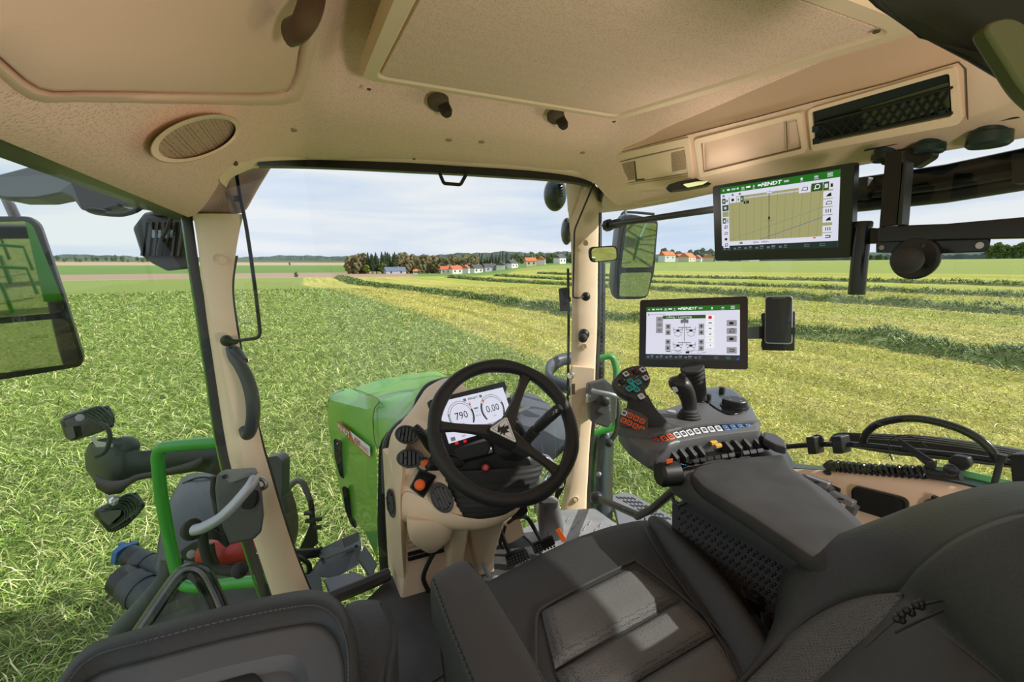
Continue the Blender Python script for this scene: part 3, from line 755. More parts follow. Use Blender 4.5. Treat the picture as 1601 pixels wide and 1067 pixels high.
# floor -------------------------------------------------------------
mb = MB()
mb.prism([(-.66, -.6, ZF-.05), (.62, -.6, ZF-.05), (.62, 1.62, ZF-.05), (-.30, 1.53, ZF-.05), (-.66, 1.2, ZF-.05)][::1], (0, 0, .05))
q = random.Random(2)
for i in range(7):          # raised tread bars
    for k in range(3):
        x, y = -.36+.09*k+(i % 2)*.04, .55+i*.085
        mb.box((x, y, ZF+.002), (.075, .018 if i % 2 else .03, .005), ((.96, .25, 0), (-.25, .96, 0), (0, 0, 1)))
o = mb.build('floor', M['floor_mat'], origin=(0, 0, 0), bevel=.002); tag(o, kind='structure')
mb = MB()   # pale grey zone at the right front with tread plates
mb.prism(roundc([PZ(x, y, ZF+.002) for x, y in [(812, 832), (872, 800), (930, 797), (972, 828), (985, 850), (950, 880), (860, 880)]], .02), (0, 0, .006))
for k in range(5):
    for i in range(3):
        c = PZ(888+k*17+i*9, 812+i*12+k*3, ZF+.010); mb.box(c, (.035, .006, .004), ((.8, .6, 0), (-.6, .8, 0), (0, 0, 1)), 0)
o = mb.build('floor_step_plate', M['floor_light'], origin=(0, 0, 0), bevel=.002); tag(o, kind='structure')
# floor lip along the windshield on the left
mb = MB(); pts = [PZ(x, y, ZF+.03) for x, y in [(470, 955), (520, 935), (570, 915), (608, 898)]]
mb.tube(pts, .022, 8); o = mb.build('floor_lip', M['floor_mat'], origin=(0, 0, 0)); tag(o, kind='structure')

# side wall panel, right -------------------------------------------
def rp(px, py): return PX(px, py, .70)
top = [(1150, 735), (1245, 740), (1330, 745), (1440, 757), (1520, 775), (1601, 803), (1700, 840)]
mb = MB(); rows = [[], [], [], []]
for x, y in top:
    q = rp(x, y); rows[0].append(q+V3(.10, 0, .0)); rows[1].append(q+V3(.03, 0, .004)); rows[2].append(q+V3(0, 0, -.012)); rows[3].append(q+V3(-.03, 0, -.36))
rows = [smooth(r, 4) for r in rows]
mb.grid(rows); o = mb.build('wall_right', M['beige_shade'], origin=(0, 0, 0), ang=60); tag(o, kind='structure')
# dark green window sill frame behind the panel
sb = MB(); S0 = smooth([PX(x, y, .74) for x, y in [(1190, 725), (1235, 733), (1300, 738), (1400, 744), (1480, 753), (1560, 772), (1640, 796)]], 4)
sb.loft([[q+V3(0, 0, .004), q+V3(.05, 0, .004), q+V3(.05, 0, -.035), q+V3(0, 0, -.035)] for q in S0]); o = sb.build('trim_13', M['dark_teal'], origin=(0, 0, 0)); tag(o, kind='structure')
strip('trim_14', [(1235, 728), (1300, 733), (1400, 739), (1480, 748), (1560, 768), (1640, 792)], 1.0, 1, M['green_dark'], .01) if 0 else None
# left door lower panel (below the glass, mostly hidden)
mb = MB(); mb.box((-.74, .35, 1.42), (.06, 2.0, .16)); o = mb.build('wall_left', M['outside_black'], origin=(0, 0, 0), bevel=.01); tag(o, kind='structure')

# ================================================================== OVERHEAD FITTINGS
def pp(pts, d): return [P(x, y, d if not isinstance(d, (list, tuple)) else d[i]) for i, (x, y) in enumerate(pts)]
def plate(mb, pts, d, th, r=0, mi=0, k=4):
    """flat outline traced at depth d, given a real thickness away from the viewer"""
    q = pp(pts, d); c = nrm(sum(q)/len(q)-CAM)
    if r: q = roundc(q, r, k)
    # th < 0 : grow towards the viewer
    nn = nrm(np.cross(q[len(q)//3]-q[0], q[2*len(q)//3]-q[0]))
    if np.dot(nn, c) < 0: nn = -nn
    if abs(np.dot(nn, c)) < .35: nn = c
    mb.prism(q, nn*th, mi); return q
def plane_of(a, b, c):
    n = nrm(np.cross(b-a, c-a)); n = n if np.dot(n, CAM-a) > 0 else -n
    return (a, n)
def on(pl, px, py, off=0.0):
    v = ray(px, py); t = np.dot(pl[0]+pl[1]*off-CAM, pl[1])/np.dot(v, pl[1]); return CAM+v*t
def on_head(px, py, off=0.0):
    v = ray(px, py); lo, hi = .2, 4.0
    for _ in range(40):
        m_ = (lo+hi)/2; q = CAM+v*m_
        if q[2] < head_z(q[0], q[1])-off: lo = m_
        else: hi = m_
    return CAM+v*hi
def torus_path(c, u, v, ru, rv, n=36, a0=0, a1=2*pi): return [c+u*ru*cos(a0+(a1-a0)*i/n)+v*rv*sin(a0+(a1-a0)*i/n) for i in range(n)]
def rows_loft(mb, rows, dr=.6, n=20, mi=0, e=2.0, axis=None):
    """rows of (x_left, x_right, y, depth): rounded bulk whose silhouette follows them"""
    rings = []
    for (xl, xr, y, d) in rows:
        l, r = P(xl, y, d), P(xr, y, d); c = (l+r)/2; hw = np.linalg.norm(r-l)/2; w = nrm(r-l); f = nrm(np.cross(w, axis if axis is not None else UX)); ring = []
        for k in range(n):
            a = 2*pi*k/n; ca, sa = cos(a), sin(a)
            ring.append(c+w*hw*math.copysign(abs(ca)**(2/e), ca)+f*hw*dr*math.copysign(abs(sa)**(2/e), sa))
        rings.append(ring)
    return mb.loft(rings, mi)
def dot(name, q, n, r, mt, label=None, cat=None, group=None, parent=None, h=.002):
    mb = MB(); mb.lathe(q, n, [(0, 0), (r, 0), (r*.96, h), (0, h)], 18); o = mb.build(name, mt, parent)
    return tag(o, label, cat, group) if label else o

# roof hatch: tilted lid with a padded panel in a smooth frame
def hz(y): return 2.985-.075*(1.21-y)
hx0, hx1, hy0, hy1 = -.372, .385, .46, 1.215
b = thing('roof_hatch', (0, .85, 2.96), 'large tilted beige roof hatch lid with textured centre panel', 'roof hatch')
def hring(i, dz):
    c = [(hx0+i, hy1-i), (hx1-i, hy1-i), (hx1+.06-i*1.3, hy0+i), (hx0+i, hy0+i)]
    return [V3(x, y, hz(y)+dz) for x, y in roundc([V3(*p, 0)[:2] for p in c], .045-i*.4, 5)]
mb = MB(); mb.loft([hring(.004, .04), hring(0, .012), hring(.006, 0), hring(.034, -.001), hring(.040, .006), hring(.042, .012)], caps=False)
mb.build('frame', M['beige'], b, ang=35)
mb = MB(); mb.loft([hring(.041, .014), hring(.044, .003), hring(.075, .001)]); mb.build('panel', M['headliner'], b, ang=35)
for px, py in [(577, 141), (960, 191), (1371, 44)]:
    v = ray(px, py); q = CAM+v*((hz(1.0)-CAM[2])/v[2]); q[2] = hz(q[1]); q = CAM+v*((q[2]-CAM[2])/v[2]); q[2] = hz(q[1])-.001
    dot('screw', q, V3(0, -.05, -1), .0055, M['beige_hole'], parent=b)
for px, py, lb in [(685, 171, 'left dark round buffer in front of the roof hatch edge'), (868, 192, 'right dark round buffer in front of the roof hatch edge')]:
    q = on_head(px, py-3, .0); o = thing('buffer', q, lb, 'rubber buffer', 'buffers of the roof hatch')
    k = .9 if px > 800 else 1
    mb = MB(); mb.lathe(q+V3(0, 0, .02), (0, -.35, -1), [(.030*k, 0), (.030*k, .012), (.022*k, .022), (.016*k, .024), (0, .024)], 24); mb.build('collar', M['beige_hole'], o)
    mb = MB(); mb.lathe(q+V3(.012, -.004, .01), (.2, -.5, -.8), [(.017*k, 0), (.017*k, .03), (.012*k, .04), (0, .04)], 20); mb.build('plunger', mat('brown_black', (.03, .02, .015), .6) if 'brown_black' not in MAT else M['brown_black'], o)
# small recessed mesh dots
for px, py, r, lb in [(457, 203, .013, 'small mesh dot in the headliner right of the speaker grille'), (702, 219, .010, 'left of the two small mesh dots over the windshield middle'), (753, 222, .010, 'right of the two small mesh dots over the windshield middle'), (911, 239, .009, 'small dot in headliner above the right pillar')]:
    q = on_head(px, py, .001); dot('ventilation_dot', q, V3(0, -.1, -1), r, M['beige_grille'], lb, 'vent dot', 'dots in the headliner')

# speaker grille, left
cs = on_head(308, 216); ns = nrm(np.cross(on_head(330, 216)-on_head(286, 216), on_head(308, 232)-on_head(308, 200))); ns = ns if ns[2] < 0 else -ns
plS = (cs+ns*.012, ns)
def ell(cx, cy, a, b_, rot, k): return [(cx+a*cos(t)*cos(rot)-b_*sin(t)*sin(rot), cy+a*cos(t)*sin(rot)+b_*sin(t)*cos(rot)) for t in [2*pi*i/k for i in range(k)]]
b = thing('speaker', cs, 'oval beige loudspeaker grille in the left front of the headliner', 'speaker')
E0 = [on(plS, x, y, -.02) for x, y in ell(306, 217, 75, 34, -.30, 40)]; E1 = [on(plS, x, y, .006) for x, y in ell(306, 217, 72, 32, -.30, 40)]; E2 = [on(plS, x, y, .002) for x, y in ell(308, 217, 63, 27, -.30, 40)]; E3 = [on(plS, x, y, -.01) for x, y in ell(308, 217, 62, 26, -.30, 40)]
mb = MB(); mb.loft([E0, E1, E2, E3], caps=False); mb.build('rim', M['beige'], b)
mb = MB(); mb.face([on(plS, x, y, -.006) for x, y in ell(308, 217, 63, 27, -.30, 40)]); mb.build('grille', M['beige_grille'], b)

# flat storage lid, upper left
def hp_(x, y, z): return PZ(x, y, z)
L0 = [(-80, 20), (0, 88), (62, 137), (130, 141), (200, 142), (300, 144), (430, 144), (456, 124), (466, 80), (474, 40), (482, -30), (484, -80)]
cL = on_head(240, 40)
b = thing('storage_lid', cL, 'smooth flat beige storage lid in the rear left of the roof', 'storage lid')
def ledge(k, off):
    c = (230, -60); return [on_head(c[0]+(x-c[0])*k, c[1]+(y-c[1])*k, off) for x, y in smooth([V3(*p) for p in L0], 3)]
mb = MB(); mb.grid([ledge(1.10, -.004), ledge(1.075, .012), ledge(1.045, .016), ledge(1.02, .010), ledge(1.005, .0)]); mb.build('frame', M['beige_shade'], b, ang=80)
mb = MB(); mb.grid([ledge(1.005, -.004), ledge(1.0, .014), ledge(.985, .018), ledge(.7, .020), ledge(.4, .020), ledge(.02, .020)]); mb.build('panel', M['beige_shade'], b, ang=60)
# rear grab handle at the lid's corner
b = thing('lid_strap', P(470, 20, .72), 'dark brown curved grab handle at the corner of the storage lid', 'grab handle')
mb = MB(); pth = smooth([P(500, -60, .80), P(492, -25, .74), P(484, 15, .70), P(470, 42, .70), P(452, 52, .74)], 6)
mb.tube(pth, [.020]*len(pth), 14, sq=.6); mb.build('grip', mat('brown_trim', (.09, .055, .03), .5), b)
mb = MB(); plate(mb, [(442, 0), (470, -4), (478, 30), (452, 58), (440, 52)], .80, .02, .01); mb.build('bracket', M['beige_shade'], b, bevel=.003)

# ---------------------------------------------------------------- right overhead console
FA, FB, FC = PX(958, 240, .55), PX(1500, 98, .55), PX(1268, 243, .645)
FP = plane_of(FA, FB, FC)
fp = lambda x, y, o=0.0: on(FP, x, y, o)
ST = [((938, 262), (946, 292), (936, 322)), ((958, 238), (968, 302), (958, 330)), ((1020, 224), (1032, 300), (1035, 318)), ((1090, 208), (1100, 284), (1110, 302)), ((1180, 183), (1190, 262), (1215, 281)), ((1268, 160), (1276, 240), (1330, 259)), ((1390, 128), (1398, 215), (1450, 238)), ((1508, 94), (1516, 186), (1601, 213)), ((1580, 70), (1590, 160), (1700, 194)), ((1680, 40), (1690, 130), (1800, 175))]
rows = [[], [], [], [], [], [], []]
for i, (T, B, Wn) in enumerate(ST):
    o0 = -.035 if i == 0 else (.0 if i < 8 else -.01)
    t = fp(*T, o0); bq = fp(*B, o0); wq = PX(*Wn, .752); nrm_ = FP[1]
    up = t+V3(-.05, 0, .09)-nrm_*.03
    rows[0].append(up); rows[1].append(t-nrm_*.006+V3(0, 0, .012)); rows[2].append(t); rows[3].append(bq+(t-bq)*.06); rows[4].append(bq-nrm_*.012-(t-bq)*.05); rows[5].append(lerp(bq-nrm_*.02, wq, .6)-V3(0, 0, .01)); rows[6].append(wq+V3(.02, 0, 0))
rows = [smooth(r, 3) for r in rows]
mb = MB(); mb.grid(rows)
b = thing('overhead_console', fp(1200, 220), 'long beige roof console on the right with vents, door and net pocket', 'overhead console')
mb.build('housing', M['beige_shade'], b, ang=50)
def fpoly(pts, off): return [fp(x, y, off) for x, y in pts]
def raised(name, pts, r, off, mt, inner=.9, par=None, ht=.006):
    q = roundc(fpoly(pts, off-.004), r, 5); q2 = [p+FP[1]*ht for p in q]; c = sum(q2)/len(q2)
    q3 = [c+(p-c)*inner+FP[1]*.001 for p in q2]
    return MB().loft([q, q2, q3]).build(name, mt, par, ang=25)
# console surround (raised smooth bezel)
def bezel(name, outer, inner, mt, ht=.007, par=None, r=.012):
    o_ = roundc(fpoly(outer, 0), r, 4); i_ = roundc(fpoly(inner, 0), r*.5, 4)
    return MB().loft([o_, [p+FP[1]*ht for p in o_], [p+FP[1]*ht for p in i_], [p-FP[1]*.03 for p in i_]], caps=False).build(name, mt, par, ang=30)
bezel('bezel', [(953, 243), (1078, 213), (1087, 288), (966, 300)], [(962, 250), (1072, 227), (1078, 274), (970, 290)], M['beige'], par=b)
o = raised('vent_panel', [(966, 254), (1074, 228), (1077, 271), (972, 288)], .006, .0, M['beige'], .96, b)
for nm, pts in (('vent_grille', [(970, 256), (990, 252), (993, 280), (973, 284)]), ('vent_grille', [(1049, 239), (1071, 234), (1073, 264), (1051, 269)])):
    MB().prism(fpoly(pts, .0025), FP[1]*.001).build(nm, M['beige_grille'], o)
MB().prism(fpoly([(991, 252), (993, 252), (996, 280), (1008, 279), (1008, 281), (994, 283)], .003), FP[1]*.0015).build('slider', M['beige_hole'], o)
bezel('bezel', [(1087, 216), (1256, 172), (1263, 236), (1096, 276)], [(1097, 222), (1248, 182), (1256, 230), (1101, 268)], M['beige'], par=b)
dq = [(1101, 225), (1228, 187), (1230, 234), (1103, 265)]
c_ = fpoly(dq, 0); U_ = c_[1]-c_[0]; V_ = c_[3]-c_[0]; mb = MB(); rows = []
for j in range(9):
    t = j/8; rows.append([c_[0]+U_*s_+V_*t+FP[1]*(.012*sin(pi*t)*min(1, min(s_, 1-s_)*14)**.6) for s_ in np.linspace(0, 1, 24)])
mb.grid(rows); mb.build('door', M['beige_shade'], b, ang=60)
raised('socket_cover', [(1233, 190), (1250, 186), (1253, 221), (1236, 224)], .003, 0, M['beige_shade'], .8, b)
bz = [(1266, 168), (1497, 100), (1507, 190), (1272, 234)]; iz = [(1272, 172), (1488, 110), (1492, 178), (1276, 223)]
bezel('bezel', bz, iz, M['beige'], .008, b)
pk = fpoly(iz, .002); MB().loft([[p-FP[1]*.001 for p in pk], [p-FP[1]*.05 for p in pk]], caps=False).build('pocket', M['black'], b)
MB().prism([p+FP[1]*.001 for p in pk], -FP[1]*.003).build('pocket_back', mat('pocket_dark', (.012, .018, .013), .4), b)
MB().prism([fp(x, y, .0035) for x, y in [(1346, 170), (1484, 128), (1486, 168), (1350, 205)]], FP[1]*.001).build('pocket_window', mat('olive_panel', (.06, .075, .035), .5), b)
mb = MB()
for i in range(16):
    xa = 1280+i*15
    for s_ in (1, -1):
        pa = (xa, 195-(xa-1276)*.27 if s_ > 0 else 222-(xa-1276)*.21); xb = xa+26; pb = (xb, 222-(xb-1276)*.21 if s_ > 0 else 195-(xb-1276)*.27)
        if xb < 1494: mb.tube([fp(*pa, .007), fp(*pb, .009)], .0016, 6)
mb.tube([fp(1276, 193, .008), fp(1380, 167, .011), fp(1490, 136, .008)], .0026, 6); mb.tube([fp(1276, 221, .008), fp(1490, 176, .008)], .003, 6)
mb.build('net', M['black'], b)
for px, py in [(1367, 198), (1277, 200), (1476, 174), (1278, 219)]:
    mb = MB(); plq = fpoly([(px-5, py-4), (px+5, py-6), (px+5, py+3), (px-5, py+5)], .004); mb.prism(plq, FP[1]*.006); mb.build('net_clip', M['dark_teal'], b)
for g in ([(966, 254), (1074, 228), (1077, 271), (972, 288)], [(1097, 222), (1248, 182), (1256, 230), (1101, 268)], [(1229, 187), (1231, 234)], [(1272, 172), (1488, 110), (1492, 178), (1276, 223)], [(953, 243), (1078, 213), (1500, 99), (1512, 188)]):
    q = [fp(x, y, .004 if len(g) > 2 and g[0] != (953, 243) else .006) for x, y in g]
    if g[0] == (953, 243): q = [fp(x, y-2, .002) for x, y in [(951, 262), (954, 244), (1078, 212), (1180, 186), (1268, 162), (1390, 131), (1499, 99), (1510, 110), (1513, 189)]]
    elif len(g) == 4: q = q+[q[0]]
    MB().tube(q, .0011, 5).build('panel_gap', M['beige_hole'], b)
# underside: round speaker, interior lamp
wp = plane_of(fp(1000, 302, -.02), PX(1110, 304, .74), PX(960, 330, .745)); 
sp_ = thing('speaker', on(wp, 1012, 308), 'oval flush speaker grille under the front of the roof console', 'speaker')
MB().loft([[on(wp, x, y, .001) for x, y in ell(1014, 308, 42, 11, -.13, 36)], [on(wp, x, y, .006) for x, y in ell(1014, 308, 40, 9.5, -.13, 36)], [on(wp, x, y, .003) for x, y in ell(1014, 308, 35, 7.5, -.13, 36)]], caps=False).build('rim', M['beige'], sp_)
MB().face([on(wp, x, y, .0035) for x, y in ell(1014, 308, 36, 7.6, -.13, 36)]).build('grille', M['beige_grille'], sp_)
lq = fp(1086, 288, .012); b2 = thing('interior_lamp', lq, 'lit oblong interior lamp under the roof console', 'lamp')
dl_ = float(np.dot(lq-CAM, AX))
mb = MB(); plate(mb, [(1044, 289), (1062, 283), (1110, 277), (1125, 281), (1112, 288), (1080, 294), (1052, 297)], dl_-.012, .03, .008); mb.build('housing', M['black'], b2, bevel=.003)
lm = bpy.data.materials.new('lamp_lens'); lm.use_nodes = True; bb = lm.node_tree.nodes['Principled BSDF']; bb.inputs['Base Color'].default_value = (.6, .65, .3, 1); bb.inputs['Emission Color'].default_value = (.75, .8, .42, 1); bb.inputs['Emission Strength'].default_value = .55; bb.inputs['Roughness'].default_value = .2
mb = MB(); plate(mb, [(1068, 288), (1090, 284), (1108, 283), (1100, 288), (1076, 293)], dl_-.016, .01, .004); mb.build('lens', lm, b2, bevel=.002)
# black cable sockets under the console
for (px, py, k, lb) in [(1385, 240, 1.0, 'black socket flange under the console nearest the upper screen'), (1455, 224, 1.08, 'middle black socket flange under the roof console'), (1550, 205, 1.3, 'rightmost and largest black socket flange under the roof console')]:
    q = PX(px, py-9, .70); o = thing('cable_socket', q, lb, 'socket', 'black sockets under the roof console')
    mb = MB(); mb.prism(roundc([q+V3(a*k, c*k, .004) for a, c in ((-.022, -.036), (.022, -.036), (.022, .036), (-.022, .036))], .01), (0, 0, -.006)); mb.build('flange', M['black'], o)
    mb = MB(); mb.lathe(q, (0, 0, -1), [(.020*k, 0), (.020*k, .012), (.025*k, .014), (.026*k, .026*k), (.022*k, .030*k), (0, .030*k)], 24); mb.build('cap', M['dark_teal'], o, ang=30)
# made-up lamp body behind the viewer, goes with the added fill light
mb = MB(); mb.lathe((-.10, -.52, 2.30), (0, 1, .25), [(0, -.03), (.05, -.03), (.065, 0), (.065, .03), (.058, .035), (.055, .02), (0, .02)], 28); mb.tube([(-.10, -.54, 2.28), (-.10, -.60, 2.05), (-.10, -.60, 1.5)], .015, 10)
tag(mb.build('fill_lamp', M['outside_black']), 'round work lamp on a post behind the driver, outside the picture', 'lamp')
# dark housing close to the viewer at the upper right
b = thing('rear_view_mirror', P(1500, 30, .36), 'large dark mirror housing cutting across the upper right corner', 'mirror')
mb = MB(); q = pp([(1335, -20), (1368, 12), (1440, 58), (1512, 97), (1601, 150), (1680, 190), (1680, -120), (1400, -120)], [.40, .40, .40, .39, .38, .37, .34, .38])
mb.prism(q, ray(1500, 20)*.035); mb.build('housing', M['black'], b, bevel=.008, seg=3)
mb = MB(); plate(mb, [(1535, 38), (1582, 22), (1640, 60), (1640, 175), (1601, 142)], .345, .012, .01); mb.build('glass_edge', mat('field_reflection', (.05, .062, .022), .35), b, bevel=.003)  # olive colour stands for the field mirrored in the glass

# ================================================================== DASH, WHEEL, HOOD
# instrument column ------------------------------------------------
b = thing('dashboard', P(690, 800, 1.5), 'beige dashboard pod and column behind the steering wheel', 'dashboard')
fl = lambda x, y: PZ(x, y, ZF)
# lower column
c0, c1, c2, c3 = V3(-.281, 1.40, ZF), V3(.035, 1.40, ZF), V3(.06, 1.62, ZF), V3(-.31, 1.60, ZF)
def colring(z, ins): 
    k = ins
    return roundc([c0+V3(k, k*.5, z-ZF), c1+V3(-k*.2+ (z-ZF)*.12, k*.5, z-ZF), c2+V3(.06*(z-ZF)*2, 0, z-ZF), c3+V3(.0, 0, z-ZF)], .012, 3)
mb = MB(); mb.loft([colring(ZF, -.018), colring(ZF+.05, -.010), colring(ZF+.08, .0), colring(ZF+.24, .004), colring(ZF+.45, -.0)]); mb.build('column', M['beige'], b, ang=30)
# ridge on the column front
mb = MB(); mb.prism(pp([(706, 815), (737, 815), (722, 905), (700, 912)], [1.42, 1.42, 1.56, 1.56]), V3(0, .08, 0)); mb.build('column_rib', M['beige'], b, bevel=.01)
# left flank panel, tall, with side vent
mb = MB()
fr = [(642, 650, 1.62), (616, 672, 1.60), (608, 700, 1.58), (606, 745, 1.57), (603, 790, 1.58), (605, 838, 1.62), (609, 888, 1.69)]
nr = [(672, 668, 1.50), (640, 690, 1.48), (630, 720, 1.46), (629, 745, 1.45), (626, 775, 1.45), (627, 840, 1.47), (633, 925, 1.54)]
F_ = smooth([P(*p) for p in fr], 4); N_ = smooth([P(*p) for p in nr], 4)
mb.loft([[f, lerp(f, n, .06)-RX*.004, lerp(f, n, .85)-RX*.006, n, n+V3(.05, .06, 0), f+V3(.06, .02, 0)] for f, n in zip(F_, N_)]); mb.build('flank', M['beige'], b, ang=45)
# top shell of pod: surface carrying the vents, sweeping up to the arch behind the display
G = [[(665, 606, 1.80), (700, 590, 1.82), (731, 607, 1.74), (738, 640, 1.66)],
     [(645, 646, 1.66), (668, 618, 1.70), (702, 612, 1.66), (726, 655, 1.60)],
     [(614, 672, 1.58), (652, 660, 1.56), (688, 662, 1.54), (712, 690, 1.52)],
     [(609, 706, 1.55), (645, 696, 1.52), (680, 700, 1.49), (706, 720, 1.47)],
     [(607, 745, 1.54), (636, 740, 1.48), (672, 736, 1.46), (704, 745, 1.44)],
     [(628, 758, 1.47), (655, 765, 1.44), (684, 770, 1.42), (712, 780, 1.41)],
     [(628, 790, 1.46), (665, 800, 1.42), (698, 806, 1.40), (728, 810, 1.39)]]
mb = MB(); mb.grid([smooth([P(*p) for p in r], 4) for r in G]); mb.build('pod_top', M['beige'], b, solid=.012, sub=1)
# pod lower lip
lip = [[(625, 760), (626, 800), (628, 821)], [(660, 775), (656, 806), (652, 815)], [(700, 800), (696, 822), (690, 828)], [(735, 812), (734, 827), (730, 830)], [(775, 812), (776, 824), (775, 826)], [(812, 786), (812, 798), (810, 800)], [(822, 752), (820, 776), (816, 784)]]
dl = [1.455, 1.425, 1.395, 1.38, 1.38, 1.40, 1.44]
mb = MB(); mb.grid([[P(x, y, d_+(0, 0, .02)[k]) for k, (x, y) in enumerate(r)]+[P(r[2][0], r[2][1]-2, d_+.16)] for r, d_ in zip(lip, dl)]); mb.build('pod_lip', M['beige'], b, solid=.008, sub=2)
# right flank of the pod, behind the bellows
mb = MB(); mb.prism(pp([(770, 770), (822, 745), (818, 785), (790, 815), (772, 880), (745, 900), (735, 815)], [1.46, 1.47, 1.47, 1.46, 1.62, 1.64, 1.46]), V3(0, .10, 0)); mb.build('flank', M['beige'], b, bevel=.01)
# knee box
mb = MB()
rows_loft(mb, [(637, 716, 806, 1.45), (638, 712, 822, 1.44), (642, 706, 840, 1.45), (652, 694, 852, 1.46), (664, 684, 861, 1.48), (670, 676, 865, 1.50)], .55, 24, e=3.6); mb.build('knee_box', M['beige'], b, ang=50)
# louvre slots low on the column
ylo = 856
for k in range(5):
    z_ = 1.655-.018*k
    MB().box((-.205, 1.395, z_), (.13, .012, .008)).build('louvre', M['beige'] if k < 3 else M['black'], b)
# tan foot right of the column
mb = MB(); mb.prism(pp([(786, 800), (797, 782), (811, 800), (821, 838), (800, 850), (776, 855)], [1.72, 1.74, 1.74, 1.80, 1.80, 1.76]), V3(0, .08, 0)); mb.build('foot_cover', M['beige'], b, bevel=.008)
# dark seal and rubber between dash and hood
strip('trim_15', [(612, 676), (600, 700), (598, 760), (597, 830), (601, 893)], 1.78, 14, M['outside_black'], .05)
mb = MB(); mb.tube(smooth([P(642, 650, 1.70), P(622, 662, 1.70), P(607, 680, 1.70), P(600, 700, 1.70), P(599, 740, 1.70), P(600, 770, 1.71)], 5), .013, 10, sq=.5); o = mb.build('trim_16', M['fender_grey'], origin=(0, 0, 0)); tag(o, kind='structure')

def vent(cx, cy, d, a, bb_, rot, lb, nrm3, dark='dark_plastic', nsl=5):
    c = P(cx, cy, d); nn = nrm(nrm3); pl = (c, nn)
    o = thing('air_vent', c, lb, 'air vent', 'round air vents of the dashboard')
    R = lambda k, off: [on(pl, x, y, off) for x, y in ell(cx, cy, a*k, bb_*k, rot, 32)]
    MB().loft([R(1.0, -.012), R(1.0, .004), R(.93, .007), R(.76, .003), R(.74, -.006)], caps=False).build('ring', M['dark_plastic'], o, ang=35)
    MB().face(R(.76, -.006)).build('bowl', M['black'], o)
    us = [on(pl, cx+a*.6*k*cos(rot), cy+a*.6*k*sin(rot), 0) for k in np.linspace(-1, 1, nsl)]; vv = nrm(on(pl, cx-sin(rot)*bb_, cy+cos(rot)*bb_)-c); L_ = np.linalg.norm(on(pl, cx-sin(rot)*bb_, cy+cos(rot)*bb_)-c)
    for k, u in enumerate(us):
        h = L_*.72*sqrt(max(.15, 1-(.75*(2*k/(nsl-1)-1))**2)); w_ = nrm(us[1]-us[0])
        MB().loft([[u-vv*h-w_*.0045+nn*.001, u-vv*h+w_*.0045-nn*.004], [u+w_*.002*0-w_*.0045+nn*.004, u+w_*.0045], [u+vv*h-w_*.0045+nn*.001, u+vv*h+w_*.0045-nn*.004]], caps=False, closed=False).build('slat', M['dark_plastic'], o, solid=.001) if False else MB().prism([u-vv*h-w_*.005, u-vv*h+w_*.0035, u+vv*h+w_*.0035, u+vv*h-w_*.005], nn*.004).build('slat', M['dark_plastic'], o)
    MB().lathe(us[1]+nn*.002, nn, [(.0035, 0), (.0035, .005), (0, .005)], 10).build('thumb_knob', M['black'], o)
    return o
vn = V3(-.35, -.75, .55)
vent(636, 680, 1.47, 19, 15, .15, 'topmost round air vent on the beige dashboard, beside the left stalk', vn)
vent(641, 717, 1.44, 21.5, 15.5, .0, 'second round air vent, just under the topmost one', vn)
vent(691, 779, 1.395, 17, 25, -.42, 'oval air vent beside the ribbed steering column gaiter', vn)
vent(611, 787, 1.50, 6.5, 23, -.12, 'narrow air vent on the left flank of the dashboard', V3(-1, -.45, .1), nsl=4)

# reversing knob with gaiter
b = thing('hand_lever', P(661, 757, 1.42), 'short lever with orange round knob on a black square gaiter', 'lever')
pl = (P(661, 757, 1.425), nrm(vn))
sqp = lambda k, off: roundc([on(pl, 661+(x-661)*k, 757+(y-757)*k, off) for x, y in [(656, 733), (683, 745), (662, 780), (640, 763)]], .006, 4)
mb = MB(); mb.loft([sqp(1, -.004), sqp(1, .004), sqp(.85, .006), sqp(.82, .003), sqp(.7, .010), sqp(.66, .007), sqp(.5, .014), sqp(.46, .012), sqp(.3, .02)]); mb.build('gaiter', M['black'], b, ang=25)
kc = on(pl, 657, 759, .03); MB().tube([on(pl, 661, 757, 0), kc], .005, 10).build('shaft', M['plastic'], b)
MB().lathe(kc-nrm(vn)*.004, nrm(vn), [(.011, 0), (.0165, .006), (.0165, .016), (.012, .021), (0, .022)], 24).build('knob', M['orange'], b)

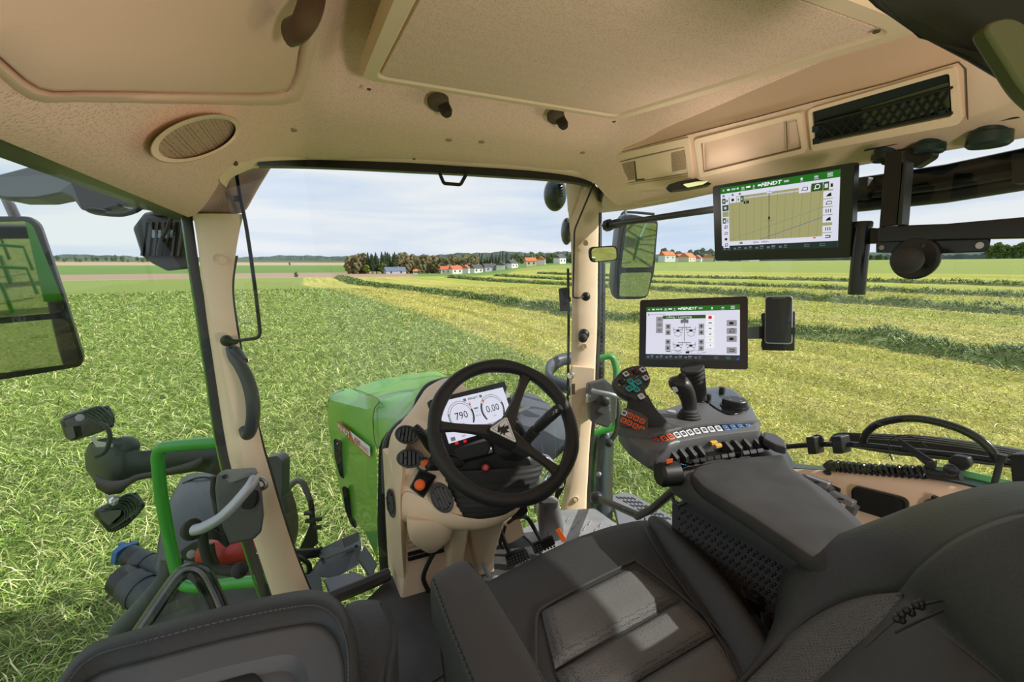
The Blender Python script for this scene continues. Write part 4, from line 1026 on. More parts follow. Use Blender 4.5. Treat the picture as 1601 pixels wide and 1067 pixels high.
# instrument display -----------------------------------------------
DQ = [(671, 626), (789, 596), (816, 671), (699, 713)]
D = pose(DQ, .235)
dd = float(np.dot(sum(D['q'])/4-CAM, AX)); kk = 1.50/dd
D = pose(DQ, .235*kk)
def frame_of(c4, pl): 
    q = [on(pl, *p) for p in c4]; u = nrm(q[1]-q[0]+q[2]-q[3]); v = q[3]-q[0]+q[2]-q[1]; v = nrm(v-u*np.dot(u, v)); w = np.linalg.norm(q[1]-q[0]+q[2]-q[3])/2; h = np.linalg.norm(q[3]-q[0]+q[2]-q[1])/2
    o = sum(q)/4-u*w/2-v*h/2
    return dict(o=o, u=u, v=v, n=np.cross(v, u) if np.dot(np.cross(v, u), CAM-o) > 0 else np.cross(u, v), w=w, h=h)
class UI:
    """draws flat screen graphics in fractions of the screen"""
    def __init__(s, fr, mats): s.f = fr; s.mb = MB(); s.names = mats; s.z = 0
    def p(s, x, y, z): f = s.f; return f['o']+f['u']*(x*f['w'])+f['v']*(y*f['h'])+f['n']*(.0003+z*.00012)
    def mi(s, m): return s.names.index(m)
    def rect(s, x0, y0, x1, y1, m, z=1): s.mb.face([s.p(x0, y0, z), s.p(x1, y0, z), s.p(x1, y1, z), s.p(x0, y1, z)], s.mi(m))
    def line(s, x0, y0, x1, y1, w, m, z=2):
        a, b_ = s.p(x0, y0, z), s.p(x1, y1, z); d_ = nrm(b_-a); q = np.cross(s.f['n'], d_)*w*s.f['w']/2; s.mb.face([a-q, a+q, b_+q, b_-q], s.mi(m))
    def arc(s, cx, cy, r, a0, a1, w, m, z=2, n=28):
        k = s.f['w']/s.f['h']; P_ = []
        for i in range(n+1):
            a = radians(a0+(a1-a0)*i/n); P_.append((s.p(cx+(r-w/2)*cos(a), cy+(r-w/2)*sin(a)*k, z), s.p(cx+(r+w/2)*cos(a), cy+(r+w/2)*sin(a)*k, z)))
        for i in range(n): s.mb.face([P_[i][0], P_[i][1], P_[i+1][1], P_[i+1][0]], s.mi(m))
    def text(s, t, x, y, size, m, z=3, align='CENTER', bold=0, shear=0, sx=1): text(s.mb, t, s.p(x, y, z), s.f['u'], s.f['v'], size*s.f['h'], s.mi(m), align, 0, s.f['n'], bold, shear, sx)
    def poly(s, pts, m, z=2): s.mb.face([s.p(x, y, z) for x, y in pts], s.mi(m))
    def build(s, name, par): return s.mb.build(name, [M[k] for k in s.names], par, flat=True)
def corners(fr, g=0.0, off=0.0): return [fr['o']+fr['u']*(x*fr['w']+sx*g)+fr['v']*(y*fr['h']+sy*g)+fr['n']*off for x, y, sx, sy in ((0, 0, -1, -1), (1, 0, 1, -1), (1, 1, 1, 1), (0, 1, -1, 1))]
def tablet(name, fr, lab, cat, th=.03, r=.008):
    b = thing(name, fr['o']+fr['v']*fr['h'], lab, cat)
    q = roundc(corners(fr), r, 4); ctr = sum(q)/len(q)
    MB().loft([[ctr+(p-ctr)*.96-fr['n']*th for p in q], [p-fr['n']*th*.8 for p in q], [p-fr['n']*.002 for p in q], [ctr+(p-ctr)*.992 for p in q]]).build('housing', M['black_gloss'] if 'screen_bezel' not in MAT else M['screen_bezel'], b, ang=30)
    return b
mat('screen_bezel', (.012, .013, .015), .3)
FD = dict(o=D['o'], u=D['u'], v=D['v'], n=D['n'] if np.dot(D['n'], CAM-D['o']) > 0 else -D['n'], w=D['w'], h=D['h'])
plD = (FD['o'], FD['n'])
b = tablet('instrument_display', FD, 'tilted instrument display with two round gauges behind the steering wheel', 'display', .022)
SD = frame_of([(681, 632), (785, 604.5), (806, 664), (703, 692)], plD)
ui = UI(SD, ['scr_white', 'scr_black', 'scr_green', 'scr_orange', 'scr_lgrey', 'scr_grey', 'scr_dim', 'scr_red', 'scr_teal'])
ui.rect(0, 0, 1, 1, 'scr_white', 0)
ui.text('FENDT', .50, .10, .075, 'scr_black', bold=.02, shear=.2, sx=1.3)
for x in (.40, .60): ui.rect(x-.02-.02*(x < .5)+.02*(x > .5), .06, x+.02-.02*(x < .5)+.02*(x > .5), .13, 'scr_dim'); ui.rect(x+.02, .19, x+.045, .25, 'scr_orange'); ui.line(x+.0325, .16, x+.0325, .28, .006, 'scr_orange')
for cx, cy, tx in ((.27, .46, '790'), (.74, .48, '0.00')):
    ui.arc(cx, cy, .155, 150, 390, .005, 'scr_black'); ui.arc(cx, cy, .18, 190, 350, .008, 'scr_grey')
    ui.arc(cx, cy, .170, 340, 400, .02, 'scr_black'); ui.text(tx, cx, cy-.01, .25, 'scr_black')
ui.arc(.27, .46, .170, 130, 200, .012, 'scr_green'); ui.arc(.74, .48, .170, 140, 215, .02, 'scr_black')
ui.text('min', .26, .64, .05, 'scr_black'); ui.text('80,0 %', .26, .74, .07, 'scr_black'); ui.text('km/h', .74, .66, .05, 'scr_black')
ui.text('1:11', .50, .44, .06, 'scr_black'); ui.text('0.0 12', .50, .54, .06, 'scr_black'); ui.rect(.47, .34, .53, .38, 'scr_dim')
ui.rect(.40, .80, .72, .88, 'scr_lgrey'); ui.text('354.0  4.000', .56, .84, .07, 'scr_black'); ui.text('RPM', .22, .93, .06, 'scr_black'); ui.rect(.04, .88, .10, .97, 'scr_dim')
for x in (.27, .42): pass
ui.build('screen', b)
mb = MB(); 
for px, py in ((714, 693), (727, 690)): 
    c = on(plD, px, py, .001); mb.box(c, (.011, .009, .001), (FD['u'], FD['v'], FD['n']))
mb.build('warning_lights', M['scr_red'], b)
mb = MB(); mb.box(on(plD, 801.5, 664.5, .001), (.008, .012, .001), (FD['u'], FD['v'], FD['n'])); mb.build('indicator_light', M['scr_teal'], b)
# support under the display
b = thing('steering_column', P(770, 720, 1.42), 'black steering column with shrouds and ribbed gaiter under the wheel', 'steering column')
mb = MB(); plate(mb, [(672, 712), (696, 706), (760, 690), (768, 700), (762, 712), (700, 727), (672, 728)], 1.40, .05, .006); mb.build('shroud', M['plastic'], b, bevel=.006)
mb = MB(); plate(mb, [(706, 725), (760, 712), (800, 700), (832, 715), (838, 740), (800, 760), (735, 760), (700, 748)], 1.42, .07, .02); mb.build('shroud', M['black'], b, bevel=.01)
mb = MB(); plate(mb, [(768, 668), (812, 660), (830, 690), (834, 712), (812, 728), (780, 724), (766, 700)], 1.42, .06, .02); mb.build('column_head', M['plastic'], b, bevel=.01)
# ribbed gaiter
base_rows = [(694, 852, 730, 1.47), (694, 850, 740, 1.46), (697, 846, 752, 1.45), (702, 838, 766, 1.44), (707, 830, 778, 1.43), (712, 822, 789, 1.42), (718, 812, 799, 1.415), (725, 802, 807, 1.41), (734, 792, 813, 1.41), (746, 780, 817.5, 1.42)]
rr2 = []
bs = smooth([V3(*r) for r in base_rows], 5)
mb = MB(); rings = []
for i, (xl, xr, y, d) in enumerate(bs):
    k = (.0 if i % 4 < 2 else .022) if i < len(bs)-2 else 0
    xl2, xr2 = xl+(xr-xl)*k*.5, xr-(xr-xl)*k*.5
    l, r = P(xl2, y+5*0, d), P(xr2, y-10, d); c = (l+r)/2; w = r-l; hw = np.linalg.norm(w)/2; w = nrm(w); f = nrm(np.cross(w, UX))
    n_ = 40; ring = []
    for j in range(n_):
        a = 2*pi*j/n_; ca, sa = cos(a), sin(a)
        q = c+w*hw*math.copysign(abs(ca)**.75, ca)+f*hw*.42*math.copysign(abs(sa)**.8, sa)
        ring.append(q)
    rings.append(ring)
mb.loft(rings); mb.build('gaiter', M['rubber'], b, ang=60)
q = P(759, 731.5, 1.395); MB().lathe(q, nrm(CAM-q), [(.014, -.02), (.014, 0), (.011, .003), (.011, .0)], 24).build('button_ring', M['plastic'], b)
o = MB().lathe(q, nrm(CAM-q), [(.0105, -.004), (.0105, .004), (.009, .006), (0, .006)], 24).build('hazard_button', mat('hazard_red', S(190, 40, 55), .4), b)
tt = nrm(CAM-q); uu = nrm(np.cross(UX, tt)); mb = MB()
for k in range(3):
    a, c = pi/2+2*pi*k/3, pi/2+2*pi*(k+1)/3
    mb.tube([q+tt*.0065+uu*.005*cos(a)+UX*.005*sin(a), q+tt*.0065+uu*.005*cos(c)+UX*.005*sin(c)], .0006, 5)
mb.build('triangle_mark', M['mark'], o)
# stalks
def stalk(name, pts, rad, lab, bands=()):
    b = thing(name, P(*pts[0]), lab, 'stalk', 'stalks of the steering column')
    q = [P(*p) for p in pts]; MB().tube(q, rad, 18).build('lever', M['plastic'], b, ang=35)
    return b, q
b1, q1 = stalk('indicator_stalk', [(688, 716, 1.43), (672, 696, 1.38), (662, 682, 1.35), (650, 669, 1.33), (648, 666.5, 1.33)], [.015, .017, .015, .012, .009], 'thick black stalk left of the wheel beside the top air vent')
mb = MB(); 
for k in range(3): mb.box(lerp(q1[2], q1[3], .2+.25*k)-nrm(ray(657, 676))*.0145, (.005, .0012, .001), (RX, UX, AX))
mb.build('markings', M['mark'], b1)
b2, q2 = stalk('light_stalk', [(720, 722, 1.42), (696, 724, 1.38), (682, 725, 1.35), (668, 727, 1.33), (666, 727, 1.33)], [.019, .021, .021, .018, .012], 'stubby black stalk with an orange twist lever left of the wheel')
b2['label'] = 'stubby black stalk with an orange twist lever left of the wheel'
q = P(665, 724, 1.315); MB().lathe(P(663, 727, 1.345), nrm(CAM-q), [(.019, -.01), (.022, 0), (.022, .004), (.016, .006), (.016, -.004)], 24, caps=False).build('ring', M['black'], b2)
MB().prism(roundc(pp([(657, 727), (659, 721), (667, 719), (671, 722), (666, 729), (660, 730)], 1.315), .003), nrm(ray(665, 724))*.015).build('twist_lever', M['orange'], b2, bevel=.002)
b3, q3 = stalk('wiper_stalk', [(877, 637, 1.30), (872, 641, 1.305), (860, 651, 1.32), (858, 653, 1.32), (843, 667, 1.345), (838, 672, 1.35)], [.010, .0155, .0175, .0165, .0165, .013], 'long black stalk with ribbed gaiter right of the wheel hub')
gp = [P(lerp(838, 818, t), lerp(672, 694, t), lerp(1.35, 1.40, t)) for t in np.linspace(0, 1, 17)]
MB().tube(gp, [.017 if i % 3 else .011 for i in range(17)], 18).build('gaiter', M['rubber'], b3)
mb = MB()
for t_, s_ in ((.2, .006), (.45, .006), (.6, .004)):
    for z_ in (-.35, 0, .35): mb.box(lerp(q3[1], q3[2], t_)+UX*.010*z_-nrm(ray(866, 645))*.017, (s_, .0016, .001), (RX, UX, AX))
mb.box(lerp(q3[3], q3[4], .5)-nrm(ray(850, 660))*.0168, (.010, .0012, .001), (nrm(q3[4]-q3[3]+RX*.02), UX, AX))
mb.build('markings', M['mark'], b3)

# steering wheel ---------------------------------------------------
WC = P(790, 669.5, 1.27); WN = nrm(V3(-.08, -.76, .65)); WR = .197
wu = nrm(np.cross(V3(0, 0, 1), WN)); wu = wu if wu[0] > 0 else -wu; wv = nrm(np.cross(WN, wu)); wv = wv if wv[2] > 0 else -wv
PLW = (WC, WN)
b = thing('steering_wheel', WC, 'black three spoke steering wheel with triangular bull badge', 'steering wheel')
mb = MB(); n = 96
ang0 = [atan2(float(np.dot(on(PLW, x, y)-WC, wv)), float(np.dot(on(PLW, x, y)-WC, wu))) for x, y in ((824, 583), (682, 667), (872, 738))]
def grip(a):
    d_ = min(abs((a-z+pi) % (2*pi)-pi) for z in ang0)
    return .0188+.0022*math.exp(-((d_-.42)/.16)**2)-.001*math.exp(-(d_/.12)**2)
pts = [WC+(wu*cos(2*pi*i/n)+wv*sin(2*pi*i/n))*WR for i in range(n)]
rings = []
for i in range(n+1):
    a = 2*pi*(i % n)/n; e_ = wu*cos(a)+wv*sin(a); r_ = grip(a); rings.append([WC+e_*WR+(e_*cos(2*pi*k/16)+WN*sin(2*pi*k/16)*1.08)*r_ for k in range(16)])
mb.loft(rings, caps=False); mb.build('rim', mat('wheel_leather', (.013, .013, .014), .5, bump=.5, bscale=520, kind='weave', bdist=.0007), b)
mb = MB()
for z in ang0:
    for s_ in (-.2, .2):
        a = z+s_; e_ = wu*cos(a)+wv*sin(a); r_ = grip(a)+.0004; tg = -wu*sin(a)+wv*cos(a)
        mb.loft([[WC+e_*WR+tg*k2+(e_*cos(2*pi*k/16)+WN*sin(2*pi*k/16)*1.08)*r_ for k in range(16)] for k2 in (-.0012, .0012)])
mb.build('rim_seams', M['black'], b)
hub = on(PLW, 789, 676, -.022)
for z, (sx_, sy_) in zip(ang0, ((824, 592), (693, 665), (866, 731))):
    tip = WC+(wu*cos(z)+wv*sin(z))*(WR-.006); d_ = nrm(tip-hub); s_ = nrm(np.cross(WN, d_)); rings = []
    for t, w_, o_ in ((0, .028, 0), (.25, .020, .002), (.5, .0145, .004), (.75, .013, .006), (.9, .016, .004), (1, .024, 0)):
        c = lerp(hub, tip, t)+WN*o_; rings.append([c-s_*w_-WN*.004, c-s_*w_*.7+WN*.006, c+s_*w_*.7+WN*.006, c+s_*w_-WN*.004, c+s_*w_*.6-WN*.012, c-s_*w_*.6-WN*.012])
    MB().loft(rings).build('spoke', M['plastic'], b, ang=50)
tri = [(766, 673), (791, 655), (805, 692)]
hubc = sum(on(PLW, *p) for p in tri)/3
mb = MB(); R3 = lambda k, off, r: roundc([hubc+(on(PLW, *p)-hubc)*k+WN*off for p in tri], r, 6)
mb.loft([R3(1.55, -.055, .03), R3(1.6, -.02, .03), R3(1.35, -.003, .022), R3(1.2, .004, .014)]); mb.build('hub', M['plastic'], b, ang=50)
MB().loft([R3(1.12, .003, .008), R3(1.10, .0075, .008), R3(1.0, .008, .006)]).build('badge', M['badge'], b, ang=30)
bd = b.children[-1]
bd = [c for c in b.children if c.name.startswith('badge')][-1]
mb = MB()
t3 = [hubc+(on(PLW, *p)-hubc)*.86+WN*.0085 for p in tri]
mb.tube(t3+[t3[0]], .0007, 5)
bull = [(778, 668), (782, 664), (781, 669), (786, 667), (790, 662), (788, 668), (794, 665), (796, 670), (792, 673), (797, 676), (790, 677), (789, 682), (786, 677), (782, 681), (783, 675), (778, 677)]
mb.prism([on(PLW, x, y, .0085) for x, y in bull], WN*.0006); mb.build('bull_emblem', M['black'], bd)

# green hood -------------------------------------------------------
b = thing('hood', (0, 2.7, 1.2), 'bright green sloping engine hood in front of the dashboard', 'hood')
def patch(mb, g, k=4, mi=0):
    rows = [smooth([P(*p) for p in r], k) for r in g]; cols = len(rows[0]); out = []
    for c in range(cols): out.append(smooth([r[c] for r in rows], k))
    mb.grid([list(x) for x in zip(*out)], mi); return mb
mb = MB()
NL = [(513, 624, 3.30), (528, 629, 3.06), (560, 637, 2.70), (578, 640, 2.52), (592, 626.5, 2.42)]
patch(mb, [[(513, 621, 3.31), (525, 612, 3.34), (537, 608, 3.34), (545, 608, 3.32), (552, 608, 3.30)], [(514, 622, 3.28), (532, 618, 3.16), (552, 618, 3.02), (564, 618, 2.92), (573, 617, 2.86)], NL], 4)
mb.build('nose', M['green'], b, ang=70)
mb = MB()
patch(mb, [[(552, 608, 3.30), (594, 594, 3.36), (640, 586, 3.42), (676, 581, 3.44), (690, 584, 3.40), (700, 589, 3.3)],
           [(573, 617, 2.86), (605, 605, 2.92), (645, 596, 2.96), (672, 590, 3.0), (686, 591, 2.95), (696, 594, 2.9)],
           [(592, 626.5, 2.42), (625, 617, 2.42), (654, 609, 2.42), (668, 600, 2.5), (680, 596, 2.5), (692, 598, 2.5)],
           [(584, 650, 2.36), (612, 640, 2.24), (645, 626, 2.16), (662, 611, 2.2), (676, 602, 2.3), (690, 604, 2.4)],
           [(585, 680, 2.26), (602, 665, 2.14), (630, 645, 2.06), (655, 620, 2.1), (672, 608, 2.2), (688, 610, 2.3)],
           [(590, 702, 2.10), (600, 690, 2.04), (616, 668, 2.0), (645, 642, 2.0), (668, 620, 2.1), (686, 618, 2.2)]], 3)
mb.build('bonnet_top', M['green'], b, ang=40)
mb = MB()
patch(mb, [NL, [(513, 640, 3.27), (528, 641, 3.03), (557, 652, 2.68), (575, 660, 2.46), (584, 650, 2.36)],
           [(513, 662, 3.23), (528, 661, 3.01), (552, 672, 2.66), (573, 690, 2.38), (585, 680, 2.26)],
           [(517, 690, 3.16), (530, 694, 2.98), (548, 704, 2.70), (572, 722, 2.36), (590, 734, 2.08)],
           [(525, 735, 3.08), (536, 742, 2.92), (550, 752, 2.68), (572, 772, 2.34), (589, 795, 2.05)],
           [(538, 795, 3.0), (546, 803, 2.86), (556, 814, 2.66), (572, 836, 2.32), (591, 878, 2.04)]], 4)
mb.build('side_panel', M['green'], b, ang=70)
for g, d_ in (([(521, 687), (533, 692), (541, 708), (541, 752), (531, 745), (523, 716)], 2.90), ([(534, 762), (541, 765), (549, 790), (556, 828), (548, 820), (540, 800)], 2.78)):
    mb = MB(); plate(mb, g, d_, .03, .01); o = mb.build('side_grille', M['mesh_black'], b, bevel=.004)
# seam line
mb = MB(); mb.tube(smooth([P(552, 608, 3.285), P(572, 615, 2.85), P(592.5, 626, 2.40), P(586.5, 638, 2.37), P(583.5, 650, 2.33), P(583.5, 668, 2.27), P(586, 690, 2.16), P(590, 702, 2.07)], 5), .0025, 6); mb.build('seam', M['outside_black'], b)
MB().prism(pp([(512, 628), (514, 620), (530, 611), (538, 608), (534, 612), (518, 623)], 3.28), V3(0, .06, -.03)).build('front_light', M['light_grey'], b)
# sticker with lettering on the side panel
stq = [P(528, 657.5, 2.96), P(580.5, 698.5, 2.24), P(580.5, 717, 2.22), P(531, 671, 2.93)]
uS = nrm(stq[1]-stq[0]); vS = nrm((stq[3]-stq[0])-uS*np.dot(stq[3]-stq[0], uS)); nS = np.cross(vS, uS); nS = nS if np.dot(nS, CAM-stq[0]) > 0 else -nS
def SQ(s_, t_, off=0.006): return lerp(lerp(stq[0], stq[1], s_), lerp(stq[3], stq[2], s_), t_)+nS*off
mb = MB(); K_ = np.linspace(0, 1, 13)
mb.grid([[SQ(s_*.46, 0) for s_ in K_], [SQ(s_*.53, .5) for s_ in K_], [SQ(s_*.60, 1) for s_ in K_]], 1)
mb.grid([[SQ(.46+s_*.54, 0) for s_ in K_], [SQ(.53+s_*.47, .5) for s_ in K_], [SQ(.585+s_*.415, .86) for s_ in K_]], 0)
mb.grid([[SQ(.585+s_*.415, .86) for s_ in K_], [SQ(.60+s_*.40, 1) for s_ in K_]], 1)
def stext(t_, s0, s1, v0, v1, mi, bold=.0):
    tb = MB(); text(tb, t_, V3(0, 0, 0), V3(1, 0, 0), V3(0, -1, 0), 1, 0, n=V3(0, 0, 1), bold=bold)
    a_ = np.array(tb.v); x0, x1, y0, y1 = a_[:, 0].min(), a_[:, 0].max(), a_[:, 1].min(), a_[:, 1].max()
    mb.add([SQ(s0+(s1-s0)*(p[0]-x0)/(x1-x0), v1-(v1-v0)*(p[1]-y0)/(y1-y0), .010) for p in tb.v], tb.f, mi)
stext('FENDT', .03, .46, .16, .80, 2, .03); stext('620', .60, .76, .16, .72, 1, .02); stext('VARIO', .78, .97, .30, .72, 1)
mb.build('sticker', [M['paint_white'], M['paint_red'], M['paint_white']], b, flat=True)
# dark seal between hood and dash arch
mb = MB(); mb.tube(smooth([P(600, 692, 1.96), P(616, 671, 1.94), P(645, 645, 1.92), P(655, 622, 1.95), P(668, 604, 2.0), P(684, 597, 2.05), P(700, 593, 2.1)], 5), .012, 8); o = mb.build('trim_17', M['outside_black'], origin=(0, 0, 0)); tag(o, kind='structure')

# grey ribbed side cover seen through the wheel --------------------
b = thing('engine_side_cover', P(850, 670, 2.3), 'slate grey ribbed cover outside, seen between the wheel spokes on the right', 'engine cover')
cv = [[(798, 622, 2.7), (812, 618, 2.75), (826, 617, 2.8), (842, 624, 2.75)], [(804, 645, 2.5), (826, 640, 2.55), (846, 638, 2.6), (866, 642, 2.6)], [(812, 672, 2.3), (838, 664, 2.38), (864, 656, 2.45), (888, 660, 2.5)], [(822, 700, 2.15), (846, 694, 2.2), (868, 688, 2.28), (888, 680, 2.35)], [(832, 728, 2.05), (852, 722, 2.1), (868, 715, 2.15), (880, 702, 2.2)]]
mb = MB(); patch(mb, cv, 4); mb.build('shell', M['fender_grey'], b, ang=70, solid=.02)
mb = MB()
for c_ in (1, 2): mb.tube(smooth([P(r[c_][0], r[c_][1], r[c_][2]-.012) for r in cv], 4), .004, 6)
mb.build('rib', mat('rib_grey', (.14, .15, .17), .4), b)
mb = MB(); mb.prism(pp([(808, 641), (829, 634), (829, 638), (809, 646)], 2.45), V3(0, .02, -.01)); mb.build('slot', M['light_grey'], b)
b = thing('reflection_bends', P(850, 745, 2.1), 'shiny chrome pipe bends outside below the wheel on the right', 'exhaust pipe')  # reflections at the windshield foot, built as chrome bends
MB().tube(smooth([P(824, 742, 2.05), P(836, 722, 2.05), P(850, 718, 2.06), P(862, 728, 2.08), P(868, 760, 2.1)], 6), .022, 14).build('bend', M['chrome'], b)
MB().tube(smooth([P(822, 790, 2.08), P(826, 756, 2.05), P(834, 742, 2.04), P(842, 752, 2.05), P(840, 800, 2.1)], 6), .018, 14).build('bend', M['steel'], b)
MB().tube(smooth([P(845, 790, 2.1), P(856, 748, 2.1), P(868, 738, 2.12), P(876, 760, 2.14)], 6), .02, 14).build('bend', M['chrome'], b)

# pedals -----------------------------------------------------------
def pedal(quad, d, arm, lb, mt='rubber'):
    q = pp(quad, d); c = sum(q)/4; o = thing('pedal', c, lb, 'pedal', 'black pedals on the cab floor')
    n = nrm(np.cross(q[1]-q[0], q[3]-q[0])); n = n if np.dot(n, CAM-c) > 0 else -n
    MB().prism(roundc(q, .008), -n*.012).build('plate', M['black'], o, bevel=.003)
    mb = MB(); u, v = q[1]-q[0], q[3]-q[0]
    for i in range(7):
        for j in range(5):
            mb.box(q[0]+u*(.08+.14*i)+v*(.1+.2*j)+n*.002, (np.linalg.norm(u)*.085, np.linalg.norm(v)*.11, .004), (nrm(u), nrm(v), n))
    mb.build('tread', M[mt], o)
    if arm: MB().tube(smooth([P(*a) for a in arm], 4), .008, 8).build('arm', M['black'], o)
    return o
pedal([(643, 938), (676, 920), (690, 948), (655, 962)], 1.55, [(680, 862, 1.52), (668, 885, 1.52), (662, 905, 1.53), (670, 925, 1.55)], 'black clutch pedal left of the column, beside the armrest tip')
pedal([(789, 868), (822, 856), (830, 873), (794, 890)], 1.66, [(778, 815, 1.62), (786, 840, 1.63), (796, 864, 1.65)], 'left of the two square brake pedals right of the column')
pedal([(830, 851), (864, 838), (869, 852), (836, 868)], 1.72, [(812, 806, 1.70), (826, 812, 1.70), (838, 832, 1.71), (846, 846, 1.72)], 'right of the two square brake pedals, beside the grey lever housing')
mb = MB(); mb.tube(smooth([P(756, 880, 1.6), P(760, 892, 1.6), P(766, 902, 1.6)], 4), .008, 8); mb.box(P(768, 905, 1.6), (.055, .02, .012), (RX, AX, UX)); o = mb.build('foot_lever', M['light_grey'], bevel=.002); tag(o, 'small grey metal foot lever tip just above the seat cushion edge', 'pedal')
mb = MB(); mb.prism(roundc(pp([(797, 797), (823, 789), (826, 800), (818, 808), (800, 812)], 1.62), .008), nrm(ray(810, 800))*.02); mb.tube(smooth([P(794, 818, 1.64), P(806, 810, 1.62), P(822, 808, 1.64)], 4), .007, 8); o = mb.build('accelerator_linkage', M['black'], bevel=.003); tag(o, 'black plate and linkage right of the column below the wheel', 'pedal linkage')
mb = MB(); mb.tube(smooth([P(790, 822, 1.66), P(786, 838, 1.66), P(782, 850, 1.66), P(788, 858, 1.66)], 4), .006, 8); mb.ball(P(783, 842, 1.66), .014, 8); o = mb.build('cable_clamp', M['black']); tag(o, 'black cable clamp on the right side of the dashboard column', 'cable')

# grey lever housing with orange tab
b = thing('hand_brake_housing', P(860, 838, 1.85), 'rounded grey lever housing on the floor beside the right pillar', 'lever housing')
mb = MB(); rows_loft(mb, [(846, 862, 777, 1.74), (840, 872, 782, 1.74), (839, 876, 795, 1.76), (840, 879, 810, 1.79), (842, 881, 826, 1.83), (844, 879, 840, 1.87)], .9, 24, e=3.2); mb.build('cover', M['mid_grey'], b, ang=50)
mb = MB(); mb.tube(smooth([P(842, 786, 1.70), P(851, 789, 1.70), P(854, 800, 1.72), P(857, 838, 1.80)], 5), .0035, 6); mb.build('seam', M['dark_plastic'], b)
MB().prism(roundc(pp([(868, 829), (875, 826), (886, 844), (879, 849)], 1.70), .002), nrm(ray(876, 838))*.02).build('release_tab', M['orange'], b, bevel=.002)

# ================================================================== SEATS AND ARMREST CONSOLE
def pz(pts, z): return [PZ(x, y, z if not isinstance(z, (list, tuple)) else z[i]) for i, (x, y) in enumerate(pts)]
def pillow(mb, outline, th, puff=.012, r=.02, mi=0, k=5, down=None):
    """upholstered slab: rounded outline, soft shoulders, slight crown"""
    q = roundc(outline, r, k); c = sum(q)/len(q); up = V3(0, 0, 1) if down is None else -nrm(down)
    R = lambda s, h: [c+(p-c)*s+up*h for p in q]
    mb.loft([R(.94, -th), R(.99, -th*.85), R(1.0, -th*.45), R(.995, -puff*1.1), R(.975, -puff*.35), R(.94, 0), R(.8, puff*.35), R(.5, puff*.7), R(.12, puff*.8)], mi); return q
b = thing('driver_seat', PZ(950, 950, 1.60), 'black leather driver seat with perforated centre and left armrest', 'seat')
ZC = 1.93
base = pz([(742, 914), (800, 884), (850, 859), (900, 836), (955, 818), (1005, 808), (1040, 812), (1085, 860), (1135, 918), (1190, 990), (1250, 1090), (1180, 1230), (860, 1240), (765, 1010)], ZC)
mb = MB(); pillow(mb, base, .15, .014, .03); mb.build('seat_cushion', M['leather'], b, ang=60)
# right bolster rises beside the centre panel
mb = MB(); rows = []
for (xi, yi), (xm, ym), (xo, yo), h in [((1008, 812), (1024, 806), (1042, 814), .0), ((1025, 840), (1050, 828), (1074, 842), .014), ((1052, 882), (1088, 862), (1112, 880), .026), ((1085, 930), (1126, 902), (1148, 925), .032), ((1118, 985), (1162, 952), (1184, 980), .036), ((1150, 1050), (1200, 1010), (1222, 1045), .036), ((1180, 1130), (1240, 1080), (1268, 1120), .03)]:
    i_, m_, o_ = PZ(xi, yi, ZC+.004), PZ(xm, ym, ZC+h+.012), PZ(xo, yo, ZC+h*.4); rows.append([i_, lerp(i_, m_, .6)+V3(0, 0, .006), m_, lerp(m_, o_, .5)+V3(0, 0, .002), o_, o_+V3(.0, 0, -.13)])
mb.grid(rows); mb.build('side_bolster', M['leather'], b, sub=2, solid=.006)
# perforated panels in three lofts with ridges
def quadgrid(c4, z, bul, nx=10, ny=6):
    a, b_, c, d = pz(c4, z); return [[lerp(lerp(a, b_, i/nx), lerp(d, c, i/nx), j/ny)+V3(0, 0, bul*min(1, 3.2*sqrt(max(0, sin(pi*i/nx)*sin(pi*j/ny)))))-V3(0, 0, .001) for i in range(nx+1)] for j in range(ny+1)]
for c4 in ([(846, 957), (986, 887), (1062, 938), (868, 1046)], [(869, 1054), (1067, 941), (1122, 990), (905, 1120)], [(906, 1124), (1124, 994), (1175, 1070), (950, 1210)]):
    mb = MB(); mb.grid(quadgrid(c4, ZC+.010, .008)); mb.build('centre_panel', M['perforated'], b, ang=80, solid=.004)
mb = MB()
for l_ in ([(838, 1075), (838, 990), (841, 960), (856, 946), (920, 912), (985, 881), (1000, 882), (1066, 932), (1125, 988), (1180, 1070)],):
    mb.tube(smooth(pz(l_, ZC+.012), 4), .0026, 8)
mb.build('piping', M['leather_soft'], b)
mb = MB(); mb.tube(smooth(pz([(1008, 811), (1012, 835), (1040, 880), (1080, 935), (1125, 1000), (1160, 1075)], ZC+.016), 4), .0022, 6); mb.build('seam', M['black'], b)
# base below the seat
mb = MB(); mb.prism([(-.22, .18, ZF), (.24, .18, ZF), (.24, .80, ZF), (-.22, .80, ZF)], (0, 0, .33)); mb.build('suspension', M['black'], b, bevel=.03)
mb = MB(); plate(mb, [(684, 990), (700, 965), (724, 1000), (760, 1100), (700, 1120)], .78, .08, .02); mb.build('height_pod', M['plastic'], b, bevel=.01)
# left armrest
ZA = 2.13
ar = pz([(670, 899), (690, 886), (724, 871), (738, 878), (756, 902), (800, 972), (862, 1075), (900, 1150), (790, 1180), (738, 1075), (697, 972)], ZA)
mb = MB(); pillow(mb, ar, .075, .008, .016); ao = mb.build('armrest', M['leather_soft'], b, ang=60)
mb = MB()
for l_ in ([(735, 880), (751, 905), (794, 975), (852, 1070), (885, 1130)], [(676, 903), (702, 975), (742, 1075), (765, 1130)]):
    q = smooth(pz(l_, ZA+.001), 10); 
    for i in range(0, len(q)-1, 1): mb.tube([lerp(q[i], q[i+1], .1), lerp(q[i], q[i+1], .75)], .0011, 5)
mb.build('stitching', M['black'], ao)
